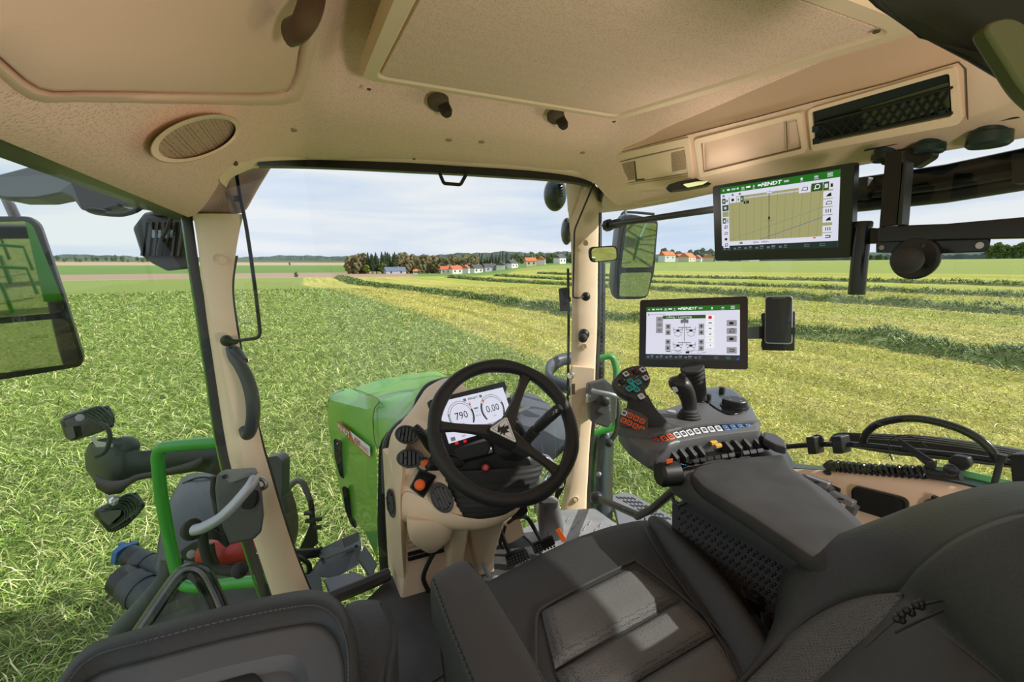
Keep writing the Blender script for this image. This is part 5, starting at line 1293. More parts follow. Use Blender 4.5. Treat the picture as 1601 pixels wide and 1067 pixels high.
# backrest, close to the viewer
L1 = [(1120, 1110, .60), (1205, 1027, .66), (1267, 968, .66), (1336, 938, .62), (1412, 928, .55), (1450, 893, .51), (1508, 851, .47), (1591, 819, .425), (1680, 800, .39)]
S1 = [(1190, 1090, .78), (1209, 1000, .80), (1221, 915, .82), (1250, 870, .82), (1300, 846, .80), (1380, 818, .76), (1450, 797, .71), (1545, 783, .64), (1660, 790, .57)]
S1n = smooth([V3(*p) for p in S1], 5); L1n = smooth([V3(*p) for p in L1], 5)
rows = [[] for _ in range(7)]
for s_, l_ in zip(S1n, L1n):
    a, c = P(*s_), P(*l_); toC = nrm(CAM-(a+c)/2)
    rows[0].append(a+nrm(a-CAM)*.10-UX*.02)
    for k, (t, h) in enumerate(((0, 0), (.12, .022), (.38, .040), (.68, .030), (.92, .010), (1, 0))): rows[k+1].append(lerp(a, c, t)+nrm(UX*.75+toC*.4)*h*.8)
mb = MB(); mb.grid(rows); mb.build('shoulder_bolster', M['leather'], b, ang=80, solid=.006)
mb = MB(); mb.tube(smooth([P(1240, 889, .775), P(1290, 872, .75), P(1340, 862, .72), P(1408, 861, .655), P(1425, 868, .635), P(1452, 890, .55)], 6), .0022, 6); mb.build('seam', M['black'], b)
# perforated insert of the backrest
L2 = [(1180, 1180, .52), (1235, 1110, .54), (1290, 1062, .545), (1330, 1030, .54), (1362, 1000, .53), (1395, 962, .53), (1412, 930, .54)]
L1b = [(1130, 1110, .60), (1205, 1030, .66), (1240, 994, .66), (1275, 966, .655), (1320, 944, .63), (1365, 933, .59), (1411, 929, .55)]
a_, c_ = smooth([V3(*p) for p in L1b], 4), smooth([V3(*p) for p in L2], 4)
rows = [[] for _ in range(7)]
for p_, q_ in zip(a_, c_):
    a, c = P(*p_), P(*q_)
    for k in range(7):
        t = k/6; rows[k].append(lerp(a, c, t)+nrm(CAM-a)*(.012*sin(pi*t)-.006*(k == 3)))
mb = MB(); mb.grid(rows); mb.build('back_panel', M['perforated'], b, ang=80, solid=.004)
# headrest, nearest
Ht = [(1150, 1200, .50), (1240, 1112, .52), (1300, 1060, .53), (1365, 1000, .52), (1400, 955, .53), (1416, 926, .54), (1450, 892, .50), (1508, 850, .46), (1591, 818, .42), (1700, 800, .38)]
H_ = smooth([V3(*p) for p in Ht], 5); rows = [[] for _ in range(6)]
fp_ = P(1700, 1180, .33)
for p_ in H_:
    a = P(*p_); toC = nrm(CAM-a)
    for k, (t, h) in enumerate(((-.03, -.03), (0, 0), (.08, .014), (.25, .026), (.55, .030), (.95, .02))): rows[k].append(lerp(a, fp_, t)+toC*h*.6)
mb = MB(); mb.grid(rows); hr = mb.build('headrest', M['leather_soft'], b, ang=80, solid=.006)
mb = MB()
for l_ in ([(1352, 1012), (1400, 970), (1440, 947), (1505, 936), (1480, 952), (1430, 975), (1400, 990)],): mb.tube(smooth([P(x, y, .463) for x, y in l_], 5), .0012, 6)
for k in range(9): mb.ball(P(1402+k*5+3*sin(k*2.1), 968-k*3+5*sin(k*1.7), .462), .004, 5)
mb.build('bull_emblem', M['black'], hr)
# seat belt anchor in the gap
b5 = thing('seat_belt_buckle', PZ(1190, 950, 1.75), 'black seat belt buckle and strap in the gap right of the seat cushion', 'seat belt')
mb = MB(); mb.tube(smooth(pp([(1162, 928), (1175, 935), (1186, 944), (1196, 965), (1205, 975)], .86), 4), .012, 8, sq=.3); mb.build('strap', M['rubber'], b5)
mb = MB(); plate(mb, [(1172, 935), (1188, 930), (1200, 945), (1206, 968), (1192, 972), (1180, 958)], .86, .02, .006); mb.build('buckle', M['plastic'], b5, bevel=.003)
mb = MB(); plate(mb, [(1190, 958), (1204, 962), (1216, 980), (1206, 990), (1194, 976)], .84, .004, .003); mb.build('latch_plate', M['steel'], b5)

# passenger seat, backrest folded down ------------------------------
b = thing('passenger_seat', PZ(330, 1000, 1.6), 'folded black passenger seat with padded rim and grey plastic back shell', 'seat')
po = [(60, 1120), (103, 1061), (122, 1034), (146, 1015), (180, 1003), (241, 985), (344, 957), (430, 936.5), (482, 928), (509, 931), (526, 940), (541, 957), (556, 1000), (560, 1080), (560, 1200), (60, 1200)]
pin = [(80, 1150), (128, 1072), (150, 1055), (172, 1046), (196, 1040), (243, 1028), (344, 1001), (430, 983), (480, 975), (505, 979), (522, 993), (532, 1010), (540, 1040), (542, 1090), (540, 1190), (90, 1190)]
zo = 2.02; O_ = smooth(pz(po, zo)[:-1], 3); I_ = smooth(pz(pin, zo+.012)[:-1], 3)
rows = [[p+V3(0, 0, -.09) for p in O_], [p+V3(0, 0, -.02) for p in O_], [p*1 for p in O_], [lerp(o_, i_, .25)+V3(0, 0, .016) for o_, i_ in zip(O_, I_)], [lerp(o_, i_, .65)+V3(0, 0, .018) for o_, i_ in zip(O_, I_)], [lerp(o_, i_, .95)+V3(0, 0, .006) for o_, i_ in zip(O_, I_)], [i_+V3(0, 0, -.006) for i_ in I_]]
mb = MB(); mb.grid(rows); pr = mb.build('padded_rim', M['leather'], b, ang=80, solid=.004)
mb = MB(); q = [lerp(o_, i_, .78)+V3(0, 0, .018) for o_, i_ in zip(O_, I_)]
for i in range(len(q)-1):
    for k in range(3): mb.tube([lerp(q[i], q[i+1], (k+.1)/3), lerp(q[i], q[i+1], (k+.7)/3)], .0009, 4)
mb.build('stitching', M['stitch'], pr)
ctr = PZ(340, 1150, zo)
mb = MB(); mb.grid([[i_+V3(0, 0, -.002) for i_ in I_], [lerp(i_, ctr, .05)+V3(0, 0, -.004) for i_ in I_], [lerp(i_, ctr, .30)+V3(0, 0, -.006) for i_ in I_], [lerp(i_, ctr, .36)+V3(0, 0, -.022) for i_ in I_], [lerp(i_, ctr, .98)+V3(0, 0, -.024) for i_ in I_]]); mb.build('back_shell', M['grey_plastic'], b, ang=30, solid=.004)
mb = MB(); mb.prism(roundc(pz([(300, 1080), (395, 1050), (410, 1060), (410, 1090), (300, 1110)], zo-.008), .006), (0, 0, -.02)); mb.build('recess', M['black'], b, bevel=.003)
ps = pz([(536, 944), (556, 935), (592, 934), (608, 942), (621, 975), (621, 1010), (611, 1075), (600, 1150), (540, 1150), (548, 1000)], 1.93)
mb = MB(); pillow(mb, ps, .10, .012, .02); mb.build('seat_cushion', M['leather'], b, ang=60)
mb = MB(); mb.tube(smooth(pz([(596, 940), (609, 975), (609, 1010), (602, 1070), (592, 1130)], 1.935), 5), .002, 6); mb.build('piping', M['black'], b)
mb = MB(); mb.prism(pz([(200, 1060), (560, 960), (600, 960), (600, 1150), (200, 1150)], 1.80), (0, 0, -.3)); mb.build('seat_base', M['black'], b, bevel=.02)
# folded window frame loop behind the passenger seat
b = thing('hinged_frame', P(285, 895, .95), 'bent black rubber edged frame loop standing behind the passenger seat rim', 'frame')
q = smooth(pp([(196, 1022), (232, 968), (262, 924), (282, 899), (300, 893), (316, 901), (330, 925), (346, 962), (356, 990)], [.86, .88, .90, .91, .92, .92, .92, .91, .9]), 6)
mb = MB(); mb.tube(q, .021, 12, sq=.55); mb.build('rubber_profile', M['black_gloss'], b)
MB().tube([p-nrm(p-CAM)*.016+UX*.004 for p in q], .004, 8).build('highlight_stripe', M['mid_grey'], b)  # paler stripe laid on as the highlight of the rubber

# ---------------------------------------------------------------- right armrest with controls
ZR = 2.10
b = thing('armrest_console', PZ(1150, 760, 1.9), 'wide dark armrest console with suede pad right of the driver seat', 'armrest')
pad = pz([(1078, 740), (1088, 728), (1120, 720), (1170, 713), (1224, 709), (1237, 733), (1262, 752), (1352, 828), (1410, 880), (1360, 935), (1262, 868), (1180, 812), (1096, 760)], [2.10]*13)
mb = MB(); pillow(mb, pad, .03, .006, .012); mb.build('pad', M['suede'], b, ang=60)
sh = pz([(1040, 727), (1046, 720), (1075, 705), (1120, 694), (1170, 688), (1200, 684), (1225, 696), (1242, 722), (1240, 736), (1300, 775), (1362, 832), (1380, 935), (1252, 868), (1166, 813), (1094, 772), (1047, 742)], 2.075)
mb = MB(); q = roundc(sh, .012, 4); c = sum(q)/len(q); R = lambda s, h: [c+(p-c)*s+V3(0, 0, h) for p in q]
mb.loft([R(.96, -.045), R(.985, -.035), R(.995, -.025), R(1.0, -.010), R(.985, .0), R(.95, .006)]); mb.build('body', M['dark_plastic'], b, ang=40)
# black rail under body, long
mb = MB(); mb.prism(pp([(1047, 735), (1060, 762), (1100, 790), (1240, 880), (1262, 866), (1100, 762)], [1.04, 1.03, .99, .86, .84, .98]), V3(.03, .03, -.03)); mb.build('slide_rail', M['black'], b, bevel=.003)
mb = MB(); mb.lathe(P(1042, 742, 1.02), nrm(V3(.9, -.2, 0)), [(0, -.02), (.022, -.02), (.027, -.012), (.027, .026), (.022, .03), (0, .03)], 24); mb.build('end_cap', M['black'], b, ang=30)
MB().prism(roundc(pp([(1041, 719), (1052, 717), (1051, 724), (1042, 727)], 1.0), .003), V3(.02, .02, -.012)).build('release_tab', M['orange'], b, bevel=.002)
# piano black strip with small keys
mb = MB(); mb.prism(roundc(pz([(1068, 722), (1085, 712), (1125, 704), (1165, 700), (1190, 698), (1196, 705), (1165, 708), (1125, 713), (1090, 720), (1076, 727)], 2.094), .004), (0, 0, .003)); st = mb.build('control_strip', M['black_gloss'], b)
for i in range(10):
    if i == 6: continue
    x = 1087+i*11.2; y = 723-i*1.85+.09*(i-4)**2*.2
    MB().prism(roundc(pz([(x-4, y-2.6), (x+5, y-4), (x+6.5, y+.6), (x-2.5, y+2)], 2.104), .001), (0, 0, .003)).build('small_key', M['grey_plastic'] if 3 < i else M['plastic'], b, bevel=.0008)
MB().prism(roundc(pz([(1193, 686), (1212, 690), (1226, 700), (1229, 712), (1212, 708), (1192, 697)], 2.10), .008), (0, 0, .02)).build('corner_cap', M['dark_plastic'], b, bevel=.006, seg=3)
mb = MB()
for i in range(3): mb.box(PZ(1065+i*3.2, 726+i*.8, 2.098), (.003, .002, .0008))
mb.build('marks', mat('mark_blue', S(90, 150, 220), .5), b)
# row of thumb levers between keypad console and pad
for i in range(11):
    if i in (4, 5): continue
    x = 1052+i*14.2; y = 714-i*2.2-(.9 if i > 7 else 0)*(i-7)
    q = PZ(x, y, 2.105); tdir = nrm(V3(.35, -.8, 0)); u_ = nrm(V3(.8, .35, 0))
    mb = MB(); mb.loft([[q+u_*a-tdir*.016+V3(0, 0, -.02) for a in (-.009, .009)]+[q+u_*a+tdir*.016+V3(0, 0, -.02) for a in (.009, -.009)], [q+u_*a-tdir*.012 for a in (-.0085, .0085)]+[q+u_*a+tdir*.014 for a in (.0085, -.0085)], [q+u_*a+tdir*.0-tdir*.012+V3(0, 0, .016) for a in (-.007, .007)]+[q+u_*a-tdir*.004+V3(0, 0, .016) for a in (.007, -.007)]])
    mb.build('thumb_lever', M['black'], b, bevel=.0015)
for (x, y) in ((1115, 694.5), (1122, 699)):
    MB().prism(roundc(pz([(x-5.5, y-1), (x+4, y-2.6), (x+7, y+.6), (x-2, y+2.6)], 2.12), .001), (0, 0, .006)).build('yellow_key', M['key_yellow'], b, bevel=.0008)
# studded side panel under the armrest
b = thing('side_storage_wall', P(1130, 850, .95), 'black studded plastic side wall between driver seat and armrest', 'side panel')
SPp = plane_of(P(1056, 800, 1.06), P(1235, 890, .86), P(1120, 940, .92))
mb = MB(); o4 = [on(SPp, x, y) for x, y in [(1051, 781), (1056, 788), (1066, 790), (1078, 780), (1240, 884), (1246, 960), (1130, 960), (1050, 850)]]
mb.prism(o4, -SPp[1]*.02); mb.build('panel', mat('deep_black', (.008, .008, .009), .5), b)
mb = MB()
for i in range(19):
    for j in range(9):
        x = 1061+i*9.4+(j % 2)*4.5; y = 795+i*5.4+j*8.2-(j % 2)*0
        if x < 1236 and y < 955: mb.lathe(on(SPp, x, y), SPp[1], [(.0035, 0), (.002, .002), (0, .0022)], 8)
mb.build('studs', M['deep_black'], b)
mb = MB(); mb.tube([on(SPp, x, y, .004) for x, y in [(1051, 778), (1054, 785), (1062, 789), (1070, 785), (1076, 779), (1084, 780), (1130, 808), (1180, 841), (1238, 883)]], .005, 8); mb.build('lip', M['dark_plastic'], b)

mb = MB(); mb.box((.50, .20, 1.68), (.10, 1.1, .46)); o = mb.build('wall_sill', M['deep_black'], origin=(0, 0, 0), bevel=.01); tag(o, kind='structure')
# keypad console ---------------------------------------------------
ZK = 2.14
b = thing('control_console', PZ(1080, 680, 2.0), 'grey joystick console with a curved row of fourteen lit keys', 'control console')
top = [(968, 664), (972, 646), (1000, 640), (1036, 641), (1066, 631), (1090, 613), (1108, 606), (1126, 603), (1144, 606), (1162, 619), (1176, 636), (1185, 654), (1187, 672), (1150, 676), (1100, 682), (1060, 690), (1028, 700), (1010, 700), (985, 684)]
q = roundc(pz(top, ZK), .008, 3); c = sum(q)/len(q); R = lambda s, h: [c+(p-c)*s+V3(0, 0, h) for p in q]
mb = MB(); mb.loft([R(.80, -.085), R(.93, -.06), R(1.0, -.045), R(1.01, -.012), R(.995, -.003), R(.965, 0)]); mb.build('housing', mat('console_grey', (.10, .10, .105), .42, bump=.1, bscale=900), b, ang=40)
mb = MB(); mb.prism(roundc(pz([(972, 676), (985, 668), (1022, 702), (1015, 712), (990, 698)], 2.09), .006), (0, 0, -.03)); mb.build('underside', M['black'], b, bevel=.004)
# left raised block with orange keys
blk = [(967, 668), (971, 644), (981, 634), (1000, 636), (1020, 640), (1042, 660), (1068, 668), (1052, 672), (1020, 680), (990, 675)]
q = roundc(pz(blk, ZK+.012), .006, 3); mb = MB(); c = sum(q)/len(q); R = lambda s, h: [c+(p-c)*s+V3(0, 0, h) for p in q]
mb.loft([R(1.03, -.02), R(1.0, -.004), R(.97, 0)]); mb.build('grip_base', M['dark_plastic'], b, ang=30)
def key(px, py, z, w, h, mt, par, ux=(1, 0, 0), vy=(0, 1, 0), nz=(0, 0, 1), inner='black', nm='key', hgt=.003, glyph=None):
    q = PZ(px, py, z) if not isinstance(z, tuple) else on(z, px, py, .0045); ux, vy, nz = nrm(ux), nrm(vy), nrm(nz)
    mb = MB(); o4 = roundc([q+ux*a*w/2+vy*c*h/2 for a, c in ((-1, -1), (1, -1), (1, 1), (-1, 1))], w*.18, 3)
    cc = sum(o4)/len(o4); mb.loft([o4, [p+nz*hgt*.8 for p in o4], [cc+(p-cc)*.9+nz*hgt for p in o4]])
    if inner:
        i4 = [q+ux*a*w*.27+vy*c*h*.27+nz*(hgt+.0004) for a, c in ((-1, -1), (1, -1), (1, 1), (-1, 1))]; mb.face(i4, 1)
        t_ = [q+ux*a*w*.13+vy*c*h*.08+nz*(hgt+.0008) for a, c in ((-1, -1), (1, -.4), (.7, 1), (-.8, .6))]; mb.face(t_, 2)
    return mb.build(nm, [M[mt], M[inner or 'black'], M['mark']], par, ang=30)
kc_ = PZ(995, 660, ZK+.02); kd_ = float(np.dot(kc_-CAM, AX)); KP = (P(995, 660, kd_-.012), nrm(nrm(CAM-kc_)*.8+V3(-.1, -.1, .45)))
kq = roundc([on(KP, x, y) for x, y in [(967, 666), (970, 643), (978, 637), (1000, 645), (1013, 653), (1014, 680), (988, 672)]], .006, 3)
MB().loft([[p-KP[1]*.035 for p in kq], [p-KP[1]*.002 for p in kq], [sum(kq)/len(kq)+(p-sum(kq)/len(kq))*.97 for p in kq]]).build('key_block', M['dark_plastic'], b, ang=30)
for (x, y, mt) in [(976, 646.5, 'key_white'), (985, 650.5, 'key_orange'), (994.5, 655, 'key_orange'), (1004, 659.3, 'key_orange'), (975, 658, 'key_orange'), (984, 662, 'key_orange'), (993.5, 667, 'key_orange'), (1003, 671.3, 'key_orange')]:
    ux = nrm(on(KP, x+4, y+1.9)-on(KP, x, y)); key(x, y, KP, .0135, .0135, mt, b, ux, np.cross(KP[1], ux), KP[1])
K14 = [(1027.5, 691, 'key_red'), (1038, 687.3, 'key_orange'), (1048, 684, 'key_orange'), (1058, 681.3, 'key_white'), (1068.3, 679.3, 'key_white'), (1078.5, 677.3, 'key_white'), (1089.3, 675.3, 'key_white'), (1100.5, 673.5, 'key_white'), (1111.5, 672.3, 'key_white'), (1122.9, 671, 'key_white'), (1134.3, 670, 'key_blue'), (1146.2, 669.3, 'key_blue'), (1157.8, 668.7, 'key_blue'), (1170.2, 668, 'key_blue')]
# front lip plane carries the key strip
LPn = plane_of(PZ(1028, 686, ZK+.001), PZ(1170, 663, ZK+.001), P(1100, 684, float(np.dot(PZ(1100, 677, ZK)-CAM, AX))-.008))
mb = MB(); up_ = [on(LPn, x, y-6.2, .001) for x, y, _ in K14]; dn_ = [on(LPn, x, y+6.2, .001) for x, y, _ in K14]
e0 = on(LPn, 1021.5, 687, .001), on(LPn, 1022, 699, .001); e1 = on(LPn, 1178, 661.5, .001), on(LPn, 1178, 674, .001)
U_, D_ = [e0[0]]+up_+[e1[0]], [e0[1]]+dn_+[e1[1]]
mb.grid([[p-LPn[1]*.0 for p in U_], D_]); mb.build('key_strip', M['black_gloss'], b, solid=.002)
mb = MB(); rows = [[on(LPn, x, y-9, -.004) for x, y, _ in [(1015, 694, 0)]+K14+[(1188, 667, 0)]], [on(LPn, x, y, -.001) for x, y, _ in [(1015, 694, 0)]+K14+[(1188, 667, 0)]], [on(LPn, x, y+14, -.001) for x, y, _ in [(1015, 694, 0)]+K14+[(1188, 667, 0)]], [on(LPn, x, y+19, -.014) for x, y, _ in [(1015, 694, 0)]+K14+[(1188, 667, 0)]], [on(LPn, x, y+14, -.04) for x, y, _ in [(1015, 694, 0)]+K14+[(1188, 667, 0)]]]
mb.grid([smooth(r, 2) for r in rows]); mb.build('front_lip', M['console_grey'], b, ang=60, solid=.003)
for i, (x, y, mt) in enumerate(K14):
    a = on(LPn, x-3, y+(.9 if i < 6 else .3)); c = on(LPn, x+3, y-(.9 if i < 6 else .3)); ux = nrm(c-a); vv = np.cross(LPn[1], ux)
    key(x, y, LPn, .0168, .0172, mt, b, ux, vv, LPn[1])
    mb = MB(); text(mb, str(i+1), on(LPn, x+2.5, y+10.5, .0015), ux, -vv if vv[2] > 0 else vv, .008, 0, n=LPn[1]); mb.build('key_number', M['mark'], b, flat=True)
# round badge
MB().lathe(PZ(1050, 644, ZK), (0, 0, 1), [(.012, 0), (.012, .002), (0, .0025)], 24).build('round_badge', M['light_grey'], b)
# dial cluster
mb = MB(); mb.prism(roundc(pz([(1094, 621), (1109, 612), (1128, 608), (1145, 612), (1161, 626), (1169, 640), (1158, 648), (1140, 650), (1120, 640)], ZK+.001), .02), (0, 0, .003)); mb.build('dial_plate', M['black_gloss'], b, bevel=.001)
q = PZ(1148, 636, ZK+.003); MB().lathe(q, (0, 0, 1), [(.039, 0), (.039, .004), (.034, .005), (.0335, .020), (.031, .023), (.0, .0225)], 40).build('control_dial', M['black'], b, ang=30)
mb = MB(); 
for k in range(4): mb.box(q+V3(.020*cos(k*pi/2), .020*sin(k*pi/2), .0235), (.003, .003, .0006))
mb.build('dial_marks', M['mark'], b)
for x, y in ((1107, 624), (1128.5, 613)):
    q = PZ(x, y, ZK+.003); MB().lathe(q, (0, 0, 1), [(.0095, 0), (.009, .014), (.008, .016), (0, .016)], 20).build('control_knob', M['black'], b, ang=30)
mb = MB()
for x, y in ((1099, 628), (1108, 632), (1115, 627), (1120, 614), (1137, 612), (1129, 619), (1124, 628), (1123, 637)): mb.box(PZ(x, y, ZK+.0048), (.0035, .0018, .0004))
mb.build('icons', M['mark'], b)

# multifunction grip ----------------------------------------------
b = thing('control_grip', PZ(1010, 655, ZK), 'black multifunction grip with tilted head of white and teal buttons', 'joystick')
hd = [(957, 598), (962, 590), (972, 579), (984, 573.5), (997, 571), (1007, 571.5), (1013, 581), (1017, 594), (1014, 600), (1007, 605), (1010, 614), (1013.5, 624), (1012, 628), (1005, 631), (996, 628.5), (986, 621.5), (976, 618), (965, 611)]
hpl = plane_of(P(957, 598, 1.215), P(1012, 580, 1.235), P(1005, 631, 1.17))
q = [on(hpl, x, y) for x, y in hd]; q = smooth(q, 3, True); c = sum(q)/len(q)
R = lambda s, h: [c+(p-c)*s+hpl[1]*h for p in q]
mb = MB(); mb.loft([R(.80, -.035), R(.96, -.024), R(1.0, -.010), R(.995, -.003), R(.96, 0)]); mb.build('head', mat('grip_grey', (.038, .04, .045), .45), b, ang=40)
def hk(px, py, mt, w=.014, rot=-.45, inner='black', nm='button'):
    u0 = nrm(on(hpl, px+5*cos(rot), py+5*sin(rot))-on(hpl, px, py)); v0 = np.cross(hpl[1], u0); return key(px, py, hpl, w, w, mt, b, u0, v0, hpl[1], inner, nm)
for px, py in ((978.5, 585.5), (1004.5, 579), (1009.3, 591.5)): hk(px, py, 'key_white')
hk(1002.5, 620.5, 'key_white', .0155, inner='light_grey')
for px, py in ((985.5, 597), (997.5, 598.3), (983.5, 608.5), (995, 609.5)): hk(px, py, 'key_teal', .0155)
mb = MB(); a, c2 = on(hpl, 986.5, 599, .0015), on(hpl, 994, 608, .0015); mb.tube([a, c2], .0055, 8, sq=1); mb.build('button_bridge', M['key_teal'], b)
for px, py in ((971.5, 598), (993, 583)):
    qq = on(hpl, px, py, -.002); u0 = nrm(on(hpl, px+4.5, py-2)-on(hpl, px, py)); MB().lathe(qq-u0*.005, u0, [(0, 0), (.0085, 0), (.0095, .003), (.0095, .008), (.0085, .011), (0, .011)], 18).build('thumb_wheel', M['black'], b, ang=30)
mb = MB()
for px, py, k in ((966.5, 593.5, 1), (988.5, 577, 1), (997.5, 580, 1), (987.5, 586, 1), (968, 602, 2), (975.5, 594, 2), (976, 604, 3), (995.5, 589.5, 3)):
    mb.mb = None if False else 0
    mb.prism([on(hpl, px+a, py+c_, .0006) for a, c_ in ((-1.6, .6), (1.2, -1), (1.8, 0), (-1, 1.4))], hpl[1]*.0003, k-1)
mb.build('marks', [mat('mark_red', S(215, 50, 60), .5), mat('mark_green', S(110, 220, 90), .5), M['mark_blue']], b)
gp = [(984, 1013, 618, 1.20), (981, 1019, 630, 1.185), (980, 1027, 642, 1.175), (986, 1036, 652, 1.165), (998, 1046, 661, 1.155), (1010, 1056, 669, 1.15), (1018, 1062, 675, 1.148)]
mb = MB(); rows_loft(mb, gp, .55, 20, e=2.6); mb.build('grip', mat('grip_rubber', (.016, .016, .017), .6, bump=1, bscale=420, kind='weave', bdist=.001), b, ang=60)

# small joystick ---------------------------------------------------
b = thing('joystick', PZ(1078, 650, ZK), 'plain black joystick with domed top on a ringed gaiter', 'joystick')
q = PZ(1077, 653, ZK); mb = MB(); mb.lathe(q, (0, 0, 1), [(.031, 0), (.031, .005), (.027, .008), (.027, .012), (.023, .015), (.023, .019), (.019, .022), (.016, .024)], 32); mb.build('gaiter', M['rubber'], b, ang=30)
d_ = float(np.dot(q-CAM, AX))
jr = [(1067, 1088, 648, d_), (1067, 1089, 638, d_), (1065, 1089, 628, d_), (1060, 1087, 618, d_-.005), (1052, 1085, 611, d_-.01), (1046.5, 1082, 604, d_-.015), (1045, 1079, 597, d_-.015), (1048, 1074, 591, d_-.01), (1056, 1070, 588, d_-.005)]
mb = MB(); rows_loft(mb, jr, .9, 24); mb.build('stick', mat('stick_black', (.022, .022, .023), .4), b, ang=60)
q2 = P(1065, 592, d_-.02); MB().lathe(q2, UX+RX*.2-AX*.3, [(.012, -.004), (.0125, 0), (.011, .003), (.0115, .005), (.009, .008), (.0095, .010), (.006, .013), (0, .015)], 20).build('thumb_hat', M['rubber'], b, ang=30)
mb = MB(); plate(mb, [(1051, 606), (1058, 604.5), (1060.5, 612), (1054, 614.5)], d_-.035, .003, .001); mb.build('white_button', M['key_white'], b)

# ================================================================== TERMINALS, PHONE, RIGHT SIDE
def terminal(name, quad, width, lab, scr, dwant=None, th=.035):
    D = pose(quad, width); n = D['n'] if np.dot(D['n'], CAM-D['o']) > 0 else -D['n']
    F = dict(o=D['o'], u=D['u'], v=D['v'], n=n, w=D['w'], h=D['h']); b = tablet(name, F, lab, 'screen', th); return b, F, frame_of(scr, (F['o'], F['n']))
HEAD = ['scr_white', 'scr_green', 'scr_text', 'scr_black', 'scr_dark', 'scr_dim', 'scr_teal', 'scr_grey', 'scr_lgrey', 'scr_dgreen', 'scr_map', 'scr_line', 'scr_blue', 'scr_brown', 'scr_red', 'scr_yellow']
def topbar(ui, h):
    ui.rect(0, 0, 1, h, 'scr_green', 1); ui.text('FENDT', .47, h*.5, h*.72, 'scr_text', bold=.03, shear=.2, sx=1.35)
    for i, x in enumerate((.03, .08, .13, .17, .22, .27, .32, .37, .60, .72, .83)):
        w = .008+.006*(i % 3); ui.rect(x-w, h*.35, x+w, h*.62, 'scr_text' if i % 2 else 'scr_lgrey', 2); 
        if i in (4, 6, 9, 10): ui.rect(x-w*1.3, h*.74, x+w*1.3, h*.84, 'scr_lgrey', 2)
    for k in range(3): ui.rect(.91, h*(.25+.2*k), .95, h*(.33+.2*k), 'scr_text', 2)
def botbar(ui, y):
    ui.rect(0, y, 1, 1, 'scr_dark', 1)
    for i, t_ in enumerate(('943', '254', '304', '1220', '2000', '2.7')):
        x = .06+.105*i; ui.rect(x-.045, y+(1-y)*.38, x-.02, y+(1-y)*.70, 'scr_dim', 2); ui.text(t_, x+.012, y+(1-y)*.38, (1-y)*.32, 'scr_lgrey'); ui.rect(x-.005, y+(1-y)*.66, x+.025, y+(1-y)*.74, 'scr_dim', 2)
    for k in (0, 1):
        c = ('scr_dim', 'scr_teal')[k]; x = .77+.12*k
        for a in ((-.02, .35, .02, .35), (-.02, .65, .02, .65), (-.02, .35, -.02, .65)): ui.line(x+a[0], y+(1-y)*a[1], x+a[2], y+(1-y)*a[3], .004, c)
# upper terminal with the guidance map
b, FU, SU = terminal('display_terminal', [(1115, 291), (1338, 253.5), (1327.5, 403.5), (1116, 408.5)], .33, 'upper display terminal showing an olive field map with guidance lines', [(1128, 294), (1315.9, 264.5), (1308.3, 387), (1127.8, 393.8)])
ui = UI(SU, HEAD); ui.rect(0, 0, 1, 1, 'scr_white', 0); topbar(ui, .095); botbar(ui, .91)
ui.rect(.08, .16, .955, .84, 'scr_map', 1)
for i in range(13): ui.line(.12+.068*i, .16, .115+.066*i, .84, .0016, 'scr_line')
ui.line(.455, .14, .455, .84, .005, 'scr_brown', 3); ui.line(.08, .82, .955, .42, .003, 'scr_teal', 3); ui.line(.37, .84, .955, .55, .0035, 'scr_blue', 3)
ui.rect(.23, .19, .72, .21, 'scr_lgrey', 2)
ui.rect(.435, .12, .48, .18, 'scr_white', 4); ui.text('11m', .457, .155, .04, 'scr_black', 5)
ui.rect(.447, .51, .463, .55, 'scr_black', 4); ui.line(.42, .565, .49, .565, .002, 'scr_black', 4)
ui.rect(.225, .245, .275, .285, 'scr_black', 4); ui.text('2.1', .25, .265, .03, 'scr_text', 5)
ui.rect(.0, .095, 1, .16, 'scr_white', 1)
for x in (.03, .12, .19): ui.rect(x-.01, .115, x+.01, .145, 'scr_dim', 2)
def btn(x0, y0, x1, y1, c, g=None, gc='scr_black'):
    ui.rect(x0, y0, x1, y1, c, 5)
    cx, cy, w, h = (x0+x1)/2, (y0+y1)/2, (x1-x0)/2, (y1-y0)/2
    if g == 'tri': ui.poly([ui.p(0, 0, 0)]*0+[(cx-w*.5, cy+h*.5), (cx+w*.5, cy+h*.5), (cx+w*.4, cy-h*.5), (cx-w*.1, cy-h*.2)], gc, 6)
    elif g == 'field': 
        for a, c2 in (((-.5, .4), (-.2, -.4)), ((-.2, -.4), (.5, -.3)), ((.5, -.3), (.5, .4)), ((.5, .4), (-.5, .4))): ui.line(cx+a[0]*w, cy+a[1]*h, cx+c2[0]*w, cy+c2[1]*h, .005, gc, 6)
    elif g == 'o': ui.arc(cx+w*.1, cy-h*.1, w*.4, 0, 360, .006, gc, 6); ui.line(cx-w*.5, cy+h*.5, cx-w*.15, cy+h*.2, .008, gc, 6)
    elif g == 'bars':
        for k in (-.4, 0, .4): ui.line(cx+w*k, cy-h*.5, cx+w*k, cy+h*.5, .006, gc, 6)
    elif g == 'ret':
        for a, c2 in (((-.45, .3), (.45, .3)), ((.45, .3), (.45, -.3)), ((.45, -.3), (-.45, -.3))): ui.line(cx+a[0]*w, cy+a[1]*h, cx+c2[0]*w, cy+c2[1]*h, .007, gc, 6)
    elif g == 'blk': ui.rect(cx-w*.45, cy-h*.4, cx+w*.35, cy+h*.45, gc, 6)
